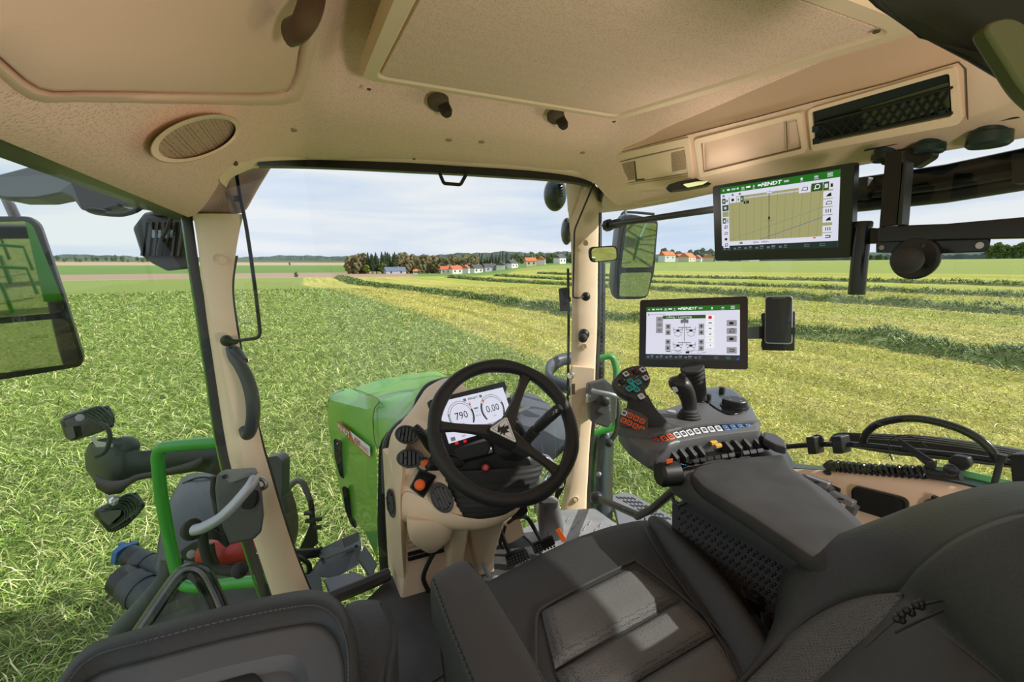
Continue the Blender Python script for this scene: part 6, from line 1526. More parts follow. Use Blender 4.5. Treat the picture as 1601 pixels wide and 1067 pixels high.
btn(.015, .17, .05, .25, 'scr_dgreen', 'blk', 'scr_lgrey'); btn(.05, .17, .08, .25, 'scr_white', 'blk'); btn(.09, .16, .155, .25, 'scr_white', 'blk'); btn(.16, .17, .195, .25, 'scr_white', 'blk', 'scr_dim'); btn(.195, .165, .225, .25, 'scr_dgreen', 'blk', 'scr_lgrey')
btn(.015, .27, .078, .36, 'scr_dgreen', 'blk', 'scr_lgrey'); btn(.015, .37, .078, .455, 'scr_map', 'blk', 'scr_grey'); btn(.015, .47, .047, .555, 'scr_dgreen', 'tri', 'scr_text'); btn(.047, .47, .078, .555, 'scr_lgrey', 'blk', 'scr_grey')
for k, g in enumerate(('o', 'field', 'blk', 'o')): btn(.015, .57+.095*k, .078, .655+.095*k, 'scr_white', g)
btn(.70, .13, .79, .235, 'scr_white', 'field'); btn(.795, .13, .88, .235, 'scr_dgreen', 'o', 'scr_text'); btn(.885, .13, .925, .235, 'scr_dgreen', 'bars', 'scr_text'); btn(.925, .13, .965, .235, 'scr_white', 'blk')
for k, g in enumerate(('tri', 'field', 'bars', 'tri')): btn(.885, .25+.105*k, .965, .345+.105*k, 'scr_white', g)
btn(.885, .70, .965, .79, 'scr_white', 'bars'); btn(.885, .80, .965, .895, 'scr_white', 'ret')
ui.text('600m   2400m', .38, .875, .04, 'scr_black'); ui.rect(.18, .86, .21, .89, 'scr_dim', 3); ui.poly([(.81, .85), (.84, .845), (.83, .87)], 'scr_red', 3)
ui.build('screen', b)
# lower terminal
b, FL_, SL = terminal('display_terminal', [(1000.6, 469.2), (1169.8, 463), (1169.2, 578), (998.4, 573.3)], .31, 'lower display terminal headed Lifting / Lowering with rake diagrams', [(1011, 480.6), (1157, 476.6), (1156.3, 564.5), (1009.4, 562)])
ui = UI(SL, HEAD); ui.rect(0, 0, 1, 1, 'scr_white', 0); topbar(ui, .095); botbar(ui, .90)
ui.text('Universal Terminal', .13, .145, .035, 'scr_dim'); ui.rect(.02, .13, .035, .16, 'scr_dim', 2)
ui.rect(.19, .17, .655, .235, 'scr_dgreen', 3); ui.text('Lifting / Lowering', .23, .20, .055, 'scr_text', 4, 'LEFT', sx=1.15); ui.rect(.20, .185, .22, .22, 'scr_green', 4)
for k in range(3): ui.rect(.115, .19+.105*k, .19, .29+.105*k, 'scr_grey', 2); ui.rect(.14, .225+.105*k, .165, .255+.105*k, 'scr_dim', 3)
ui.rect(.655, .17, .745, .78, 'scr_text', 2)
for k in range(6):
    ui.line(.655, .17+.1015*k, .745, .17+.1015*k, .002, 'scr_grey', 3)
    c = ('scr_red', 'scr_dim', 'scr_dim', 'scr_dim', 'scr_yellow', 'scr_black')[k]
    if k == 0: ui.arc(.70, .22, .010, 0, 360, .02, c, 4)
    else: ui.rect(.68+.004*k, .21+.1015*k, .72-.002*k, .23+.1015*k, c, 4)
ui.rect(.425, .26, .435, .66, 'scr_grey', 2); ui.arc(.43, .275, .014, 0, 360, .022, 'scr_dim', 4)
for x in (.40, .46): ui.rect(x-.012, .25, x+.012, .32, 'scr_dim', 3)
for yc in (.40, .68):
    ui.rect(.36, yc-.01, .50, yc+.01, 'scr_grey', 2)
    for xc in (.36, .50):
        ui.line(xc-.045, yc+.10, xc+.045, yc+.03, .006, 'scr_black', 4); ui.line(xc+.045, yc+.10, xc-.045, yc+.03, .006, 'scr_black', 4)
        ui.arc(xc, yc+.10, .040, 20, 160, .0035, 'scr_black', 4); ui.line(xc-.05, yc-.01, xc-.05, yc+.07, .004, 'scr_black', 4); ui.line(xc+.05, yc-.01, xc+.05, yc+.07, .004, 'scr_black', 4); ui.rect(xc-.015, yc+.035, xc+.015, yc+.075, 'scr_black', 4)
for xb in (.25, .61):
    for yb in (.38, .49, .67, .78):
        ui.rect(xb-.028, yb-.048, xb+.028, yb+.048, 'scr_grey', 2); up = yb in (.38, .67); s_ = -1 if up else 1
        ui.poly([(xb-.016, yb), (xb+.016, yb), (xb, yb+.03*s_)], 'scr_black', 3); ui.rect(xb-.005, yb-(.025 if not up else 0), xb+.005, yb+(.025 if up else 0), 'scr_black', 3)
ui.line(.20, .82, .64, .82, .0015, 'scr_dim', 3)
for x0, x1, t_ in ((.29, .385, '12,5'), (.505, .61, '0')):
    for a in ((x0, .83, x1, .83), (x0, .885, x1, .885), (x0, .83, x0, .885), (x1, .83, x1, .885)): ui.line(*a, .002, 'scr_black', 4)
    ui.text(t_, (x0+x1)/2+.02, .858, .045, 'scr_dim')
ui.text('m', .40, .858, .04, 'scr_black'); ui.text('rpm', .64, .858, .04, 'scr_black'); ui.rect(.23, .84, .28, .855, 'scr_black', 3); ui.rect(.445, .84, .485, .88, 'scr_black', 3)
for yb, g in ((.33, 'blk'), (.47, 'o'), (.61, 'blk'), (.88-.065, 'ret')):
    btn(.87, yb-.055, .97, yb+.055, 'scr_grey', g)
ui.poly([(.96, .985), (.995, .985), (.995, .925)], 'scr_blue', 3)
ui.build('screen', b)
# its stand
cB = SL['o']; q0 = P(1082, 574, 1.36); q1 = P(1092, 625, 1.40)
b = thing('terminal_stand', P(1090, 612, 1.38), 'ribbed black post that carries the lower display terminal', 'stand')
n_ = 34; MB().tube([lerp(q0, q1, i/n_) for i in range(n_+1)], [.035-.010*i/n_-(.004 if (i % 4 < 1 and i < 22) else 0) for i in range(n_+1)], 24).build('post', M['rubber'], b)
# phone with holder
b = thing('phone_holder', P(1217, 540, 1.28), 'black clamp holder right of the lower terminal', 'phone holder')
FPh = pose([(1196.3, 463.1), (1239.4, 462.2), (1238.5, 538.8), (1195.5, 537.4)], .074); nP = FPh['n'] if np.dot(FPh['n'], CAM-FPh['o']) > 0 else -FPh['n']
plP = (FPh['o'], nP)
MB().prism(roundc([on(plP, x, y, -.011) for x, y in [(1191, 490), (1243, 487), (1242, 549), (1191, 548)]], .004), -nP*.012).build('cradle', M['black'], b, bevel=.002)
for g in ([(1190, 491), (1196, 491), (1196, 501), (1190, 501)], [(1237, 512), (1244, 512), (1243.5, 523), (1237, 523)], [(1190, 534), (1197, 534), (1196, 543), (1190, 543)]):
    MB().prism([on(plP, x, y, .002) for x, y in g], -nP*.022).build('clamp', M['black'], b, bevel=.001)
qa, qb = [on((FL_['o'], FL_['n']), x, y, -.012) for x, y in ((1168, 512), (1168, 530))]; qc, qd = on(plP, 1194, 530, -.014), on(plP, 1194, 510, -.014)
MB().prism([qa, qb, qc, qd], -nP*.006).build('arm', M['black'], b, bevel=.001)
ph = thing('phone', on(plP, 1217, 538), 'smartphone with dark screen and silver rim in the clamp holder', 'phone')
q = roundc([on(plP, x, y, 0) for x, y in [(1196.3, 463), (1239.3, 462.2), (1238.5, 538.8), (1195.5, 537.5)]], .010, 5); c = sum(q)/len(q)
MB().loft([[p-nP*.008 for p in q], [p-nP*.001 for p in q], [c+(p-c)*.985 for p in q]]).build('body', M['silver'], ph, ang=30)
MB().face([c+(p-c)*.95+nP*.0005 for p in q]).build('screen', M['screen_bezel'], ph)
MB().tube([on(plP, 1208, 466.5, .001), on(plP, 1228, 466, .001)], .0008, 6).build('earpiece', M['steel'], ph)

# mounting bracket frame with ball and post -------------------------
XB = .60
b = thing('mounting_frame', PX(1400, 370, XB), 'black flat steel bracket with a long bar and ball plate by the right window', 'bracket')
def flat(nm, pts, X, th, mt='black_gloss', bev=.002, par=None):
    mb = MB(); mb.prism([PX(x, y, X) for x, y in pts], (th, 0, 0)); return mb.build(nm, M[mt], par or b, bevel=bev)
flat('upright', [(1384, 238), (1412, 236), (1402, 352), (1374, 356)], XB, .012)
flat('upright_edge', [(1412, 250), (1417, 252), (1409, 352), (1402, 354)], XB-.006, .03, 'outside_black')
flat('long_bar', [(1372, 356), (1401, 353), (1480, 350), (1640, 336), (1640, 372), (1480, 375), (1372, 379)], XB-.004, .03)
pl = [(1369, 378), (1548, 373), (1546, 388), (1540, 394), (1465, 397), (1400, 400), (1396, 396), (1369, 395)]
flat('ball_plate', pl, XB+.004, .005)
for x, y, r in ((1379, 387.5, .005), (1532, 384, .006)):
    q = PX(x, y, XB+.003); MB().lathe(q, (-1, 0, 0), [(0, 0), (r, 0), (r, .001), (0, .001)], 16).build('hole', M['light_grey'], b)
q = PX(1430, 404, XB); MB().lathe(q+V3(.004, 0, 0), (-1, 0, .0), [(.042, 0), (.042, .006), (.038, .010), (.014, .012), (.012, .03)], 32).build('round_plate', M['black'], b, ang=30)
MB().ball(PX(1418, 407, XB-.055), .026, 14).build('ball', M['rubber'], b)
for a in range(4): MB().lathe(q+V3(-.006, .029*cos(a*pi/2+.6), .029*sin(a*pi/2+.6)), (-1, 0, 0), [(.004, 0), (.004, .004), (0, .004)], 10).build('bolt', M['black_gloss'], b)
qt, qb2 = PX(1349, 353, XB+.02), PX(1339, 461, XB+.02)
b = thing('round_post', qb2, 'short vertical black tube hanging left of the bracket bar', 'post')
MB().tube([qt, qb2], .0165, 24).build('tube', M['black_gloss'], b, ang=40); MB().lathe(qt, (0, 0, 1), [(.0185, -.004), (.0185, .006), (.016, .009), (0, .009)], 24).build('cap', M['black'], b)
mb = MB(); mb.prism([PX(x, y, XB+.015) for x, y in [(1358, 356), (1376, 358), (1376, 378), (1358, 382)]], (.02, 0, 0)); mb.build('weld_lug', M['black'], b, bevel=.003)
# exterior roof rail tubes above right window
b = thing('roof_rail', PX(1480, 300, .86), 'thick black horizontal rail outside the top of the right window', 'rail')
for (yl, yr, rad, X, nm, mt) in ((290, 246, .024, .86, 'upper_beam', 'black_gloss'), (307, 268, .017, .84, 'tube', 'black_gloss'), (322, 285, .022, .86, 'lower_beam', 'outside_black')):
    MB().tube([PX(1335, yl, X), PX(1480, (yl+yr)/2+2, X), PX(1601, yr, X), PX(1760, yr-46, X)], rad, 20, sq=.8).build(nm, M[mt], b)
for x0, x1, y0, y1 in ((1339, 1356, 276, 314), (1581, 1612, 238, 288)):
    mb = MB(); mb.prism(roundc([PX(x, y, .81) for x, y in [(x0, y0+2), (x1, y0), (x1, y1-3), (x0, y1)]], .005), (.05, 0, 0)); mb.build('clamp', M['black'], b, bevel=.003)
mb = MB(); mb.prism(roundc([PX(x, y, .69) for x, y in [(1374, 240), (1460, 228), (1456, 246), (1430, 262), (1376, 258)]], .006), (.03, 0, 0)); mb.build('gusset', M['black'], b, bevel=.003)

# thin support rod with clamp across the right window
b = thing('support_rod', P(950, 352, 1.9), 'thin black tube with end clamp running from the pillar to the upper terminal', 'rod')
MB().tube([P(950, 352, 1.86), P(1120, 327, 1.32)], .0105, 14).build('tube', M['outside_black'], b)
MB().tube([P(948, 353, 1.87), P(954, 352, 1.85)], .024, 8).build('end_clamp', M['black'], b, ang=30); MB().tube([P(958, 351, 1.83), P(968, 349, 1.80)], .018, 10).build('collar', M['black'], b, ang=30)
# small inside mirror
b = thing('rear_view_mirror', P(944, 397, 1.80), 'small rounded interior mirror just right of the right pillar', 'mirror')
plM = (P(944, 397, 1.80), nrm(nrm(CAM-P(944, 397, 1.8))+nrm(V3(3.4, -3, 1.3)-P(944, 397, 1.8))))
q = roundc([on(plM, x, y) for x, y in [(921, 387), (965, 384), (967, 407), (923, 411)]], .022, 6); c = sum(q)/len(q)
MB().loft([[c+(p-c)*.9-plM[1]*.02 for p in q], [p-plM[1]*.006 for p in q], [p for p in q], [c+(p-c)*.93+plM[1]*.001 for p in q], [c+(p-c)*.90 for p in q]], caps=True).build('housing', M['black'], b, ang=40)
MB().face([c+(p-c)*.88+plM[1]*.0015 for p in q]).build('glass', M['mirror_glass'], b)
MB().tube([P(932, 404, 1.84), P(925, 400, 2.1)], .006, 8).build('stem', M['black'], b)
# outside mirror on the right
b = thing('outside_mirror', P(990, 470, 2.9), 'tall two part outside mirror on the right, behind the lower terminal', 'mirror')
dm = 2.75; plR = (P(990, 400, dm), nrm(nrm(CAM-P(990, 400, dm))+nrm(V3(2.6, -3.5, .3)-P(990, 400, dm))))
q = roundc([on(plR, x, y) for x, y in [(970, 338), (990, 336), (1029, 344), (1023, 425), (1012, 465), (1000, 468), (962, 468), (958, 460), (963, 400)]], .03, 4); c = sum(q)/len(q)
MB().loft([[c+(p-c)*.85-plR[1]*.12 for p in q], [p-plR[1]*.04 for p in q], q, [c+(p-c)*.97+plR[1]*.003 for p in q]]).build('housing', M['outside_black'], b, ang=40)
for nm, g in (('upper_glass', [(980, 350), (1027, 349), (1020, 418), (971, 419)]), ('lower_glass', [(970, 427), (1019, 426), (1012, 462), (1004, 464), (968, 464)])):
    MB().face(roundc([on(plR, x, y, .006) for x, y in g], .02)).build(nm, M['mirror_glass'], b)
MB().tube(smooth([P(972, 345, dm), P(973, 334, dm), P(985, 332, dm), P(1023, 335, dm)], 4), .008, 8).build('hoop', M['outside_black'], b)
MB().tube([P(978, 318, dm), P(978, 338, dm)], .01, 8).build('mast', M['light_grey'], b)
# sockets and studs on the right pillar
for x, y, r, lb, ct in ((916, 380, .014, 'beige cap screw in the upper part of the right pillar', 'screw cap'), (914, 541.5, .013, 'beige cap screw below the black ball stud of the right pillar', 'screw cap'), (901, 781, .013, 'beige cap screw at the foot of the right pillar', 'screw cap'), (915, 293, .010, 'faint cap near the top of the right pillar', 'screw cap')):
    q = P(x, y, 2.148); n = nrm(CAM-q); mb = MB(); mb.lathe(q, n, [(r, -.01), (r, .001), (r*.8, .003), (r*.75, .0), (r*.3, .001), (0, .001)], 20); tag(mb.build('trim_plug', M['beige']), lb, ct, 'beige caps on the cab pillars')
q = P(346.5, 407, 1.352); n = nrm(CAM-q); mb = MB(); mb.lathe(q, n, [(.016, -.01), (.016, .002), (.013, .004), (.012, .0), (.004, .001), (0, .001)], 20); tag(mb.build('trim_plug', M['beige']), 'beige cap screw high on the left pillar', 'screw cap', 'beige caps on the cab pillars')
b = thing('ball_stud', P(912, 527, 2.13), 'black ball stud in the middle of the right pillar', 'mounting ball')
MB().ball(P(913, 523, 2.13), .026, 10).build('socket', M['black'], b); MB().ball(P(911.5, 529, 2.08), .021, 10).build('ball', M['rubber'], b)
for nm, lb, pts, ds, bc in (('blind_guide_rod', 'thin bent black rod of the blind guide on the right pillar', [(929, 286), (908, 336), (898, 360), (897, 420), (896, 466), (905, 466), (916, 464)], [2.0, 2.03, 2.06, 2.08, 2.08, 2.08, 2.12], (916, 464, 2.12)),
                            ('blind_guide_rod', 'thin bent black rod of the blind guide beside the left pillar', [(369, 266), (376, 310), (385, 354), (392, 400), (400, 460), (407, 522), (402, 529), (380, 532), (360, 534)], [1.345, 1.335, 1.33, 1.33, 1.33, 1.33, 1.33, 1.33, 1.33], (354.5, 533, 1.325))):
    b = thing(nm, P(*bc), lb, 'rod', 'blind guide rods'); MB().tube(roundc([P(x, y, d) for (x, y), d in zip(pts, ds)], .02, 4, closed=False), .0042 if bc[0] > 800 else .0052, 8).build('rod', M['black'], b)
    MB().ball(P(*bc), .017 if bc[0] < 800 else .021, 10).build('ball_joint', M['black'], b); 
    if bc[0] < 800: MB().lathe(P(364, 535, 1.325), RX, [(.009, -.01), (.008, .008), (.005, .014)], 14).build('ferrule', M['black'], b)
# round work lights and box outside the right pillar
for (cx, cy, rx_, ry_, d, lb) in ((868, 304, 18, 26, 2.45, 'large black round work lamp seen left of the right pillar top'), (886, 362, 9, 21, 2.45, 'smaller black ribbed horn lamp below the round work lamp')):
    b = thing('work_light', P(cx, cy, d), lb, 'work light', 'lamps outside the right pillar')
    k = d/711; MB().ball(P(cx, cy, d), (rx_*k, ry_*k, ry_*k*.9), 14, ax=(RX, UX, AX)).build('shell', M['dark_teal'], b)
    mb = MB()
    for j in range(5): mb.box(P(cx+rx_*.35, cy-8+j*4.5, d)-AX*ry_*k*.86, (.022, .004, .012), (RX, UX, AX))
    mb.build('cooling_fins', M['outside_black'], b)
b = thing('camera_box', P(883, 468, 2.5), 'small flat black box on the outside of the right pillar', 'sensor box')
mb = MB(); plate(mb, [(874, 451), (888, 449), (891, 486), (876, 487)], 2.42, .03, .006); mb.build('case', M['outside_black'], b, bevel=.004)
mb = MB(); plate(mb, [(884, 466), (892, 464), (893, 472), (884, 474)], 2.40, .02, .002); mb.build('knob', M['black'], b, bevel=.002)
# curved plastic guard beside the pillar
b = thing('wiper_guard', P(875, 590, 2.5), 'dark curved plastic guard outside, left of the right pillar', 'guard')
rows = []
for (x, yt, yb, d) in [(896, 553, 566, 2.75), (875, 555, 572, 2.72), (862, 562, 584, 2.66), (857, 574, 594, 2.58), (862, 586, 602, 2.50), (876, 593, 608, 2.45), (894, 598, 616, 2.40)]:
    rows.append([P(x, yt, d), P(x-.5, (yt+yb)/2, d-.02), P(x, yb, d)])
mb = MB(); mb.grid([smooth([r[k] for r in rows], 4) for k in range(3)]); mb.build('band', M['fender_grey'], b, solid=.03, ang=80)

# perforated exhaust guard, silencer, handrail ----------------------
b = thing('exhaust_guard', P(940, 600, 2.6), 'narrow dark perforated guard along the outer edge of the right pillar', 'guard')
mb = MB(); a0, a1 = P(938, 412, 2.55), P(934, 605, 2.55)
mb.tube([P(941, 412, 2.6), P(941, 500, 2.6), P(939, 605, 2.6)], .020, 14); mb.build('tube', M['outside_black'], b)
mb = MB()
for i in range(26):
    for j in (0, 1): q = P(940.5+j*3, 419+i*7+j*3, 2.578); mb.lathe(q, nrm(CAM-q), [(.0045, 0), (.0045, .001), (0, .001)], 8)
mb.build('holes', M['mid_grey'], b)
b = thing('silencer', P(940, 810, 2.45), 'dark metallic silencer cylinder outside the lower right pillar', 'silencer')
qt, qm, ql = P(944, 684, 2.52), P(939, 740, 2.50), P(938, 815, 2.46)
MB().tube([P(944, 676, 2.52), qt, P(942, 700, 2.52), qm, ql], [.04, .055, .062, .066, .068], 28).build('body', mat('gunmetal', (.10, .11, .12), .25, metal=.8), b, ang=40)
for x, y in ((936, 742), (931, 781)): q = P(x, y, 2.42); MB().lathe(q, nrm(CAM-q), [(.014, -.01), (.014, .004), (.007, .008), (0, .009)], 14).build('bolt', M['steel'], b)
b = thing('handrail', P(960, 600, 2.5), 'green tubular handrail outside, right of the right pillar', 'handrail')
MB().tube(roundc([P(925, 567, 2.45), P(934, 561, 2.45), P(957, 556, 2.45), P(963, 575, 2.45), P(963, 620, 2.45), P(962, 668, 2.45), P(924, 680, 2.45)], .03, 5, closed=False), .0165, 16).build('tube', M['green_rail'], b)
b = thing('door_latch', P(940, 640, 2.12), 'dark grey latch box with a silver pull handle right of the right pillar', 'door latch')
mb = MB(); plate(mb, [(920, 601), (948, 593), (966, 608), (964, 655), (950, 670), (924, 660), (919, 622)], 2.05, .07, .01); mb.build('case', M['grey_plastic'], b, bevel=.006)
MB().tube(smooth([P(927, 611, 2.0), P(933, 613, 1.98), P(958, 618, 1.97), P(982, 626, 2.0)], 4), .010, 14).build('pull_handle', M['silver'], b)
q = P(943, 627, 2.03); MB().ball(q, (.034, .02, .026), 12, ax=(RX, AX, UX)).build('recess', M['black'], b)
mb = MB(); plate(mb, [(932, 643), (942, 647), (943, 650), (933, 647)], 2.04, .01, .002); mb.build('slot', M['black'], b)
mb = MB(); mb.box(P(919, 623, 2.06), (.022, .03, .03), (RX, AX, UX)); mb.tube([P(918, 616, 2.04), P(918, 630, 2.04)], .006, 8); mb.build('striker', M['chrome'], b, bevel=.002)
MB().tube(roundc([P(965, 618, 2.10), P(967, 640, 2.08), P(965, 676, 2.06), P(953, 692, 2.05)], .03, 4, closed=False), .012, 12).build('rod', M['black'], b)
MB().ball(P(952, 693, 2.03), .02, 10).build('rod_end', M['rubber'], b)
mb = MB(); q = P(894, 587, 2.10); mb.lathe(q, nrm(V3(-.8, -.6, 0)), [(.016, 0), (.016, .02), (.010, .026), (0, .026)], 18); tag(mb.build('lock_knob', M['chrome']), 'small chrome lock knob on the left edge of the right pillar', 'lock knob')
mb = MB(); plate(mb, [(894, 601), (899, 600), (899, 617), (894, 617)], 2.08, .006, .002); tag(mb.build('warning_sticker', M['brown_trim']), 'small dark upright sticker under the lock knob of the right pillar', 'sticker')
# gas strut stay low on the right
b = thing('gas_strut', P(932, 780, 2.0), 'black forked strut stay above the steps at the lower right', 'strut')
MB().tube([P(932, 778, 2.10), P(999, 807, 1.62)], .014, 12).build('rod', M['black'], b); MB().tube([P(996, 808, 1.62), P(1020, 796, 1.5), P(1060, 762, 1.30)], .013, 12).build('rod', M['black'], b)
MB().ball(P(933, 779, 2.08), .03, 10).build('rod_end', M['black'], b)
# slotted step plate
b = thing('step_plate', P(1000, 800, 2.6), 'grey slotted step plate outside, lower right of the pillar', 'step')
SPl = [(952, 777), (972, 769.5), (987, 771), (1052, 808), (1070, 830), (1000, 836), (966, 822), (962, 800)]
zst = 1.25; q = roundc([PZ(x, y, zst) for x, y in SPl], .03); MB().prism(q, (0, 0, -.03)).build('plate', M['mid_grey'], b, bevel=.006)
mb = MB()
for r_ in range(5):
    for k in range(6): mb.prism([PZ(x, y, zst+.0015) for x, y in [(966+r_*6+k*11-3, 776+k*6.2-r_*1.2+r_*1.5), (966+r_*6+k*11+4, 779.5+k*6.2+r_*.3), (966+r_*6+k*11+4, 781+k*6.2+r_*.3), (966+r_*6+k*11-3, 777.5+k*6.2+r_*.3)]], (0, 0, .001))
mb.build('slots', M['black'], b)

# right window zone: tubes, hose, coil, levers -----------------------
XT = .80
def tx(x, y, X=XT): return PX(x, y, X)
b = thing('guard_rail', tx(1350, 700), 'black tubular rail with high arch outside the right window', 'rail')
MB().tube(smooth([tx(1205, 704), tx(1222, 700), tx(1258, 696.5), tx(1300, 695), tx(1348, 696.5), tx(1425, 705), tx(1513, 715), tx(1601, 728), tx(1690, 745)], 4), .0078, 14).build('tube', M['black_gloss'], b)
MB().tube(smooth([tx(1349, 697), tx(1351, 686), tx(1357, 675), tx(1371, 664), tx(1396, 657), tx(1427, 654.5), tx(1463, 659.5), tx(1501, 671), tx(1531, 687), tx(1549, 704), tx(1562, 724)], 4), .0092, 16).build('arch', M['black_gloss'], b)
for x, y, w, h in ((1267.5, 697.5, 13, 27), (1308, 696.5, 16, 27), (1592, 733, 24, 44)):
    mb = MB(); mb.prism(roundc([tx(x+a*w/2+(c_*2), y+c_*h/2, XT-.03) for a, c_ in ((-1, -1), (1, -1), (1, 1), (-1, 1))], .004), (.04, 0, 0)); mb.build('clamp', M['black'], b, bevel=.003)
MB().tube(smooth([tx(1270, 687), tx(1277, 682.5), tx(1284, 685), tx(1288, 690)], 4), .006, 10).build('clamp_lever', M['black'], b)
b = thing('rear_fender_edge', PX(1450, 700, 1.0), 'long black ribbed fender edge outside behind the rail', 'fender')
mb = MB(); mb.prism(roundc([PX(x, y, 1.0) for x, y in [(1292, 694), (1299, 679), (1314, 676), (1440, 681), (1520, 692), (1601, 706), (1720, 730), (1720, 762), (1601, 735), (1500, 722), (1400, 712)]], .02), (.10, 0, -.02)); mb.build('panel', M['black'], b, bevel=.01)
mb = MB()
for k in range(3): mb.tube([PX(x, y+k*3.2, .995) for x, y in [(1345, 679), (1440, 684), (1520, 695), (1601, 709), (1700, 729)]], .0016, 6)
mb.build('ribs', M['mid_grey'], b)
# green tinted lower window edge
mb = MB(); mb.face([PX(x, y, .79) for x, y in [(1446, 727), (1500, 734), (1601, 757), (1720, 790), (1720, 836), (1601, 792), (1500, 760), (1446, 746)]]); tag(mb.build('window_edge', mat('green_edge', S(96, 168, 108), .35), solid=.006), 'pale green dotted lower edge band of the right window', 'window edge')
# coiled cable
b = thing('coiled_cable', tx(1380, 735, .72), 'thick glossy black spiral cable along the right window sill', 'cable')
ca, cb_ = PX(1306, 729, .735), PX(1452, 739, .735); L_ = np.linalg.norm(cb_-ca); ax_ = nrm(cb_-ca); u_ = nrm(np.cross(ax_, V3(0, 0, 1))); w_ = np.cross(ax_, u_); T = 16
pts = []
for i in range(T*16+1):
    t = i/(T*16); a = 2*pi*T*t; pts.append(lerp(ca, cb_, t)+V3(0, 0, -.004*sin(pi*t))+(u_*cos(a)+w_*sin(a))*.0125)
MB().tube(pts, .0042, 8).build('coil', M['black_gloss'], b)
MB().tube([PX(1293, 724, .735), PX(1298, 729, .735), ca], [.014, .017, .012], 14).build('end_boot', M['rubber'], b); MB().lathe(PX(1299, 741, .73), (0, 0, 1), [(.018, 0), (.018, .003), (.01, .006)], 18).build('boot_base', M['rubber'], b)
MB().tube([cb_, PX(1466, 742, .735), PX(1503, 745, .735)], [.013, .010, .010], 14).build('plug', M['black'], b)
MB().ball(PX(1488, 735, .72), .014, 10).build('ball_joint', M['black_gloss'], b)
mb = MB(); mb.prism(roundc([PX(x, y, .73) for x, y in [(1480, 722), (1488, 712), (1512, 716), (1517, 728), (1506, 738), (1494, 734)]], .004), (.02, 0, 0)); mb.build('bracket', M['black'], b, bevel=.003)
b = thing('strap', PX(1430, 710, .74), 'flat black strap running diagonally over the spiral cable', 'strap')
MB().prism([PX(x, y, .735) for x, y in [(1400, 691), (1407, 687), (1460, 722), (1452, 732)]], (.006, .0, .0)).build('band', M['black'], b, bevel=.001)
MB().prism(roundc([PX(x, y, .725) for x, y in [(1450, 722), (1461, 722), (1459, 735), (1447, 731)]], .003), (.014, 0, 0)).build('tip', M['black'], b, bevel=.002)
b = thing('thin_cable', PX(1420, 690, .76), 'thin black cable looping in front of the rail', 'cable')
MB().tube(smooth([PX(x, y, .76) for x, y in [(1395, 721), (1390, 705), (1390, 692), (1398, 684), (1412, 681), (1428, 684), (1440, 691), (1449, 699)]], 5), .0013, 6).build('wire', M['black'], b)
b = thing('stay_rod', PX(1547, 783, .715), 'slim black upright rod standing on the right side panel', 'rod')
MB().tube([PX(1566, 714, .72), PX(1547, 786, .71)], .0055, 10).build('rod', M['outside_black'], b); MB().lathe(PX(1566.5, 713, .72), (0, 0, 1), [(.008, -.012), (.008, .003), (0, .004)], 12).build('cap', M['black'], b)
# side panel fittings
XP = .695
b = thing('side_speaker', PX(1380, 785, XP), 'black rectangular speaker box in the beige right side panel', 'speaker')
rq_ = [(1334, 765), (1341, 759), (1415, 777), (1423, 784), (1422, 802), (1392, 812), (1344, 797), (1336, 790)]
q = roundc([PX(x, y, XP) for x, y in rq_], .006); MB().prism(q, (-.012, 0, 0)).build('frame', M['black'], b, bevel=.003)
c = sum(q)/len(q); MB().prism([c+(p-c)*.86+V3(-.013, 0, 0) for p in q], (-.004, 0, 0)).build('cloth', mat('speaker_cloth', (.012, .012, .012), .9, bump=1, bscale=500, kind='weave'), b, bevel=.002)
b = thing('power_socket', PX(1462, 792, XP), 'round black power socket cover on the right side panel', 'socket')
q = PX(1462, 794, XP); MB().lathe(q, (-1, 0, 0), [(.019, 0), (.019, .008), (.016, .012), (0, .012)], 24).build('cover', M['black'], b, ang=30); MB().box(q+V3(-.008, .0, .022), (.012, .008, .012)).build('tab', M['black'], b)
for i, (g, lb) in enumerate([([(1258, 744), (1295, 757)], 'left of the two grey loop levers beside the armrest pad'), ([(1296, 768), (1334, 786)], 'right of the two grey loop levers beside the armrest pad')]):
    (xa, ya), (xb, yb) = g; b = thing('loop_lever', PX(xa, ya+25, .62), lb, 'lever', 'grey loop levers')
    A0, A1, B0, B1 = PX(xa, ya, .60), PX(xb, yb, .60), PX(xa-4, ya+7, .60), PX(xb-3, yb+9, .60)
    mb = MB(); mb.prism(roundc([A0, A1, B1, B0], .004), (.018, 0, .0)); mb.build('top_plate', M['mid_grey'], b, bevel=.003)
    for (fx, fy), (gx, gy) in (((xa-2, ya+3), (xa-15, ya+30)), ((xb-2, yb+4), (xb-20, yb+36))):
        p0, p1 = PX(fx, fy, .605), PX(gx, gy, .605); w_ = V3(0, .010, .004); mb = MB(); mb.prism([p0-w_, p0+w_, p1+w_, p1-w_], (.018, 0, 0)); mb.build('leg', M['grey_plastic'], b, bevel=.003)
    mb = MB(); mb.box(PX((xa+xb)/2, (ya+yb)/2+4, .598), (.002, .012, .003), ((1, 0, 0), (0, .85, -.3), (0, .3, .85))); mb.build('arrow_mark', M['black'], b)
for x, y, lb in ((1304, 766, 'upper small black rocker switch behind the loop levers'), (1305, 781, 'lower small black rocker switch seen through the right loop lever')):
    q = PX(x, y, XP); mb = MB(); mb.box(q, (.006, .030, .020)); mb.box(q+V3(-.004, 0, 0), (.004, .022, .013)); tag(mb.build('rocker_switch', M['black'], bevel=.002), lb, 'switch', 'rocker switches on the side panel')

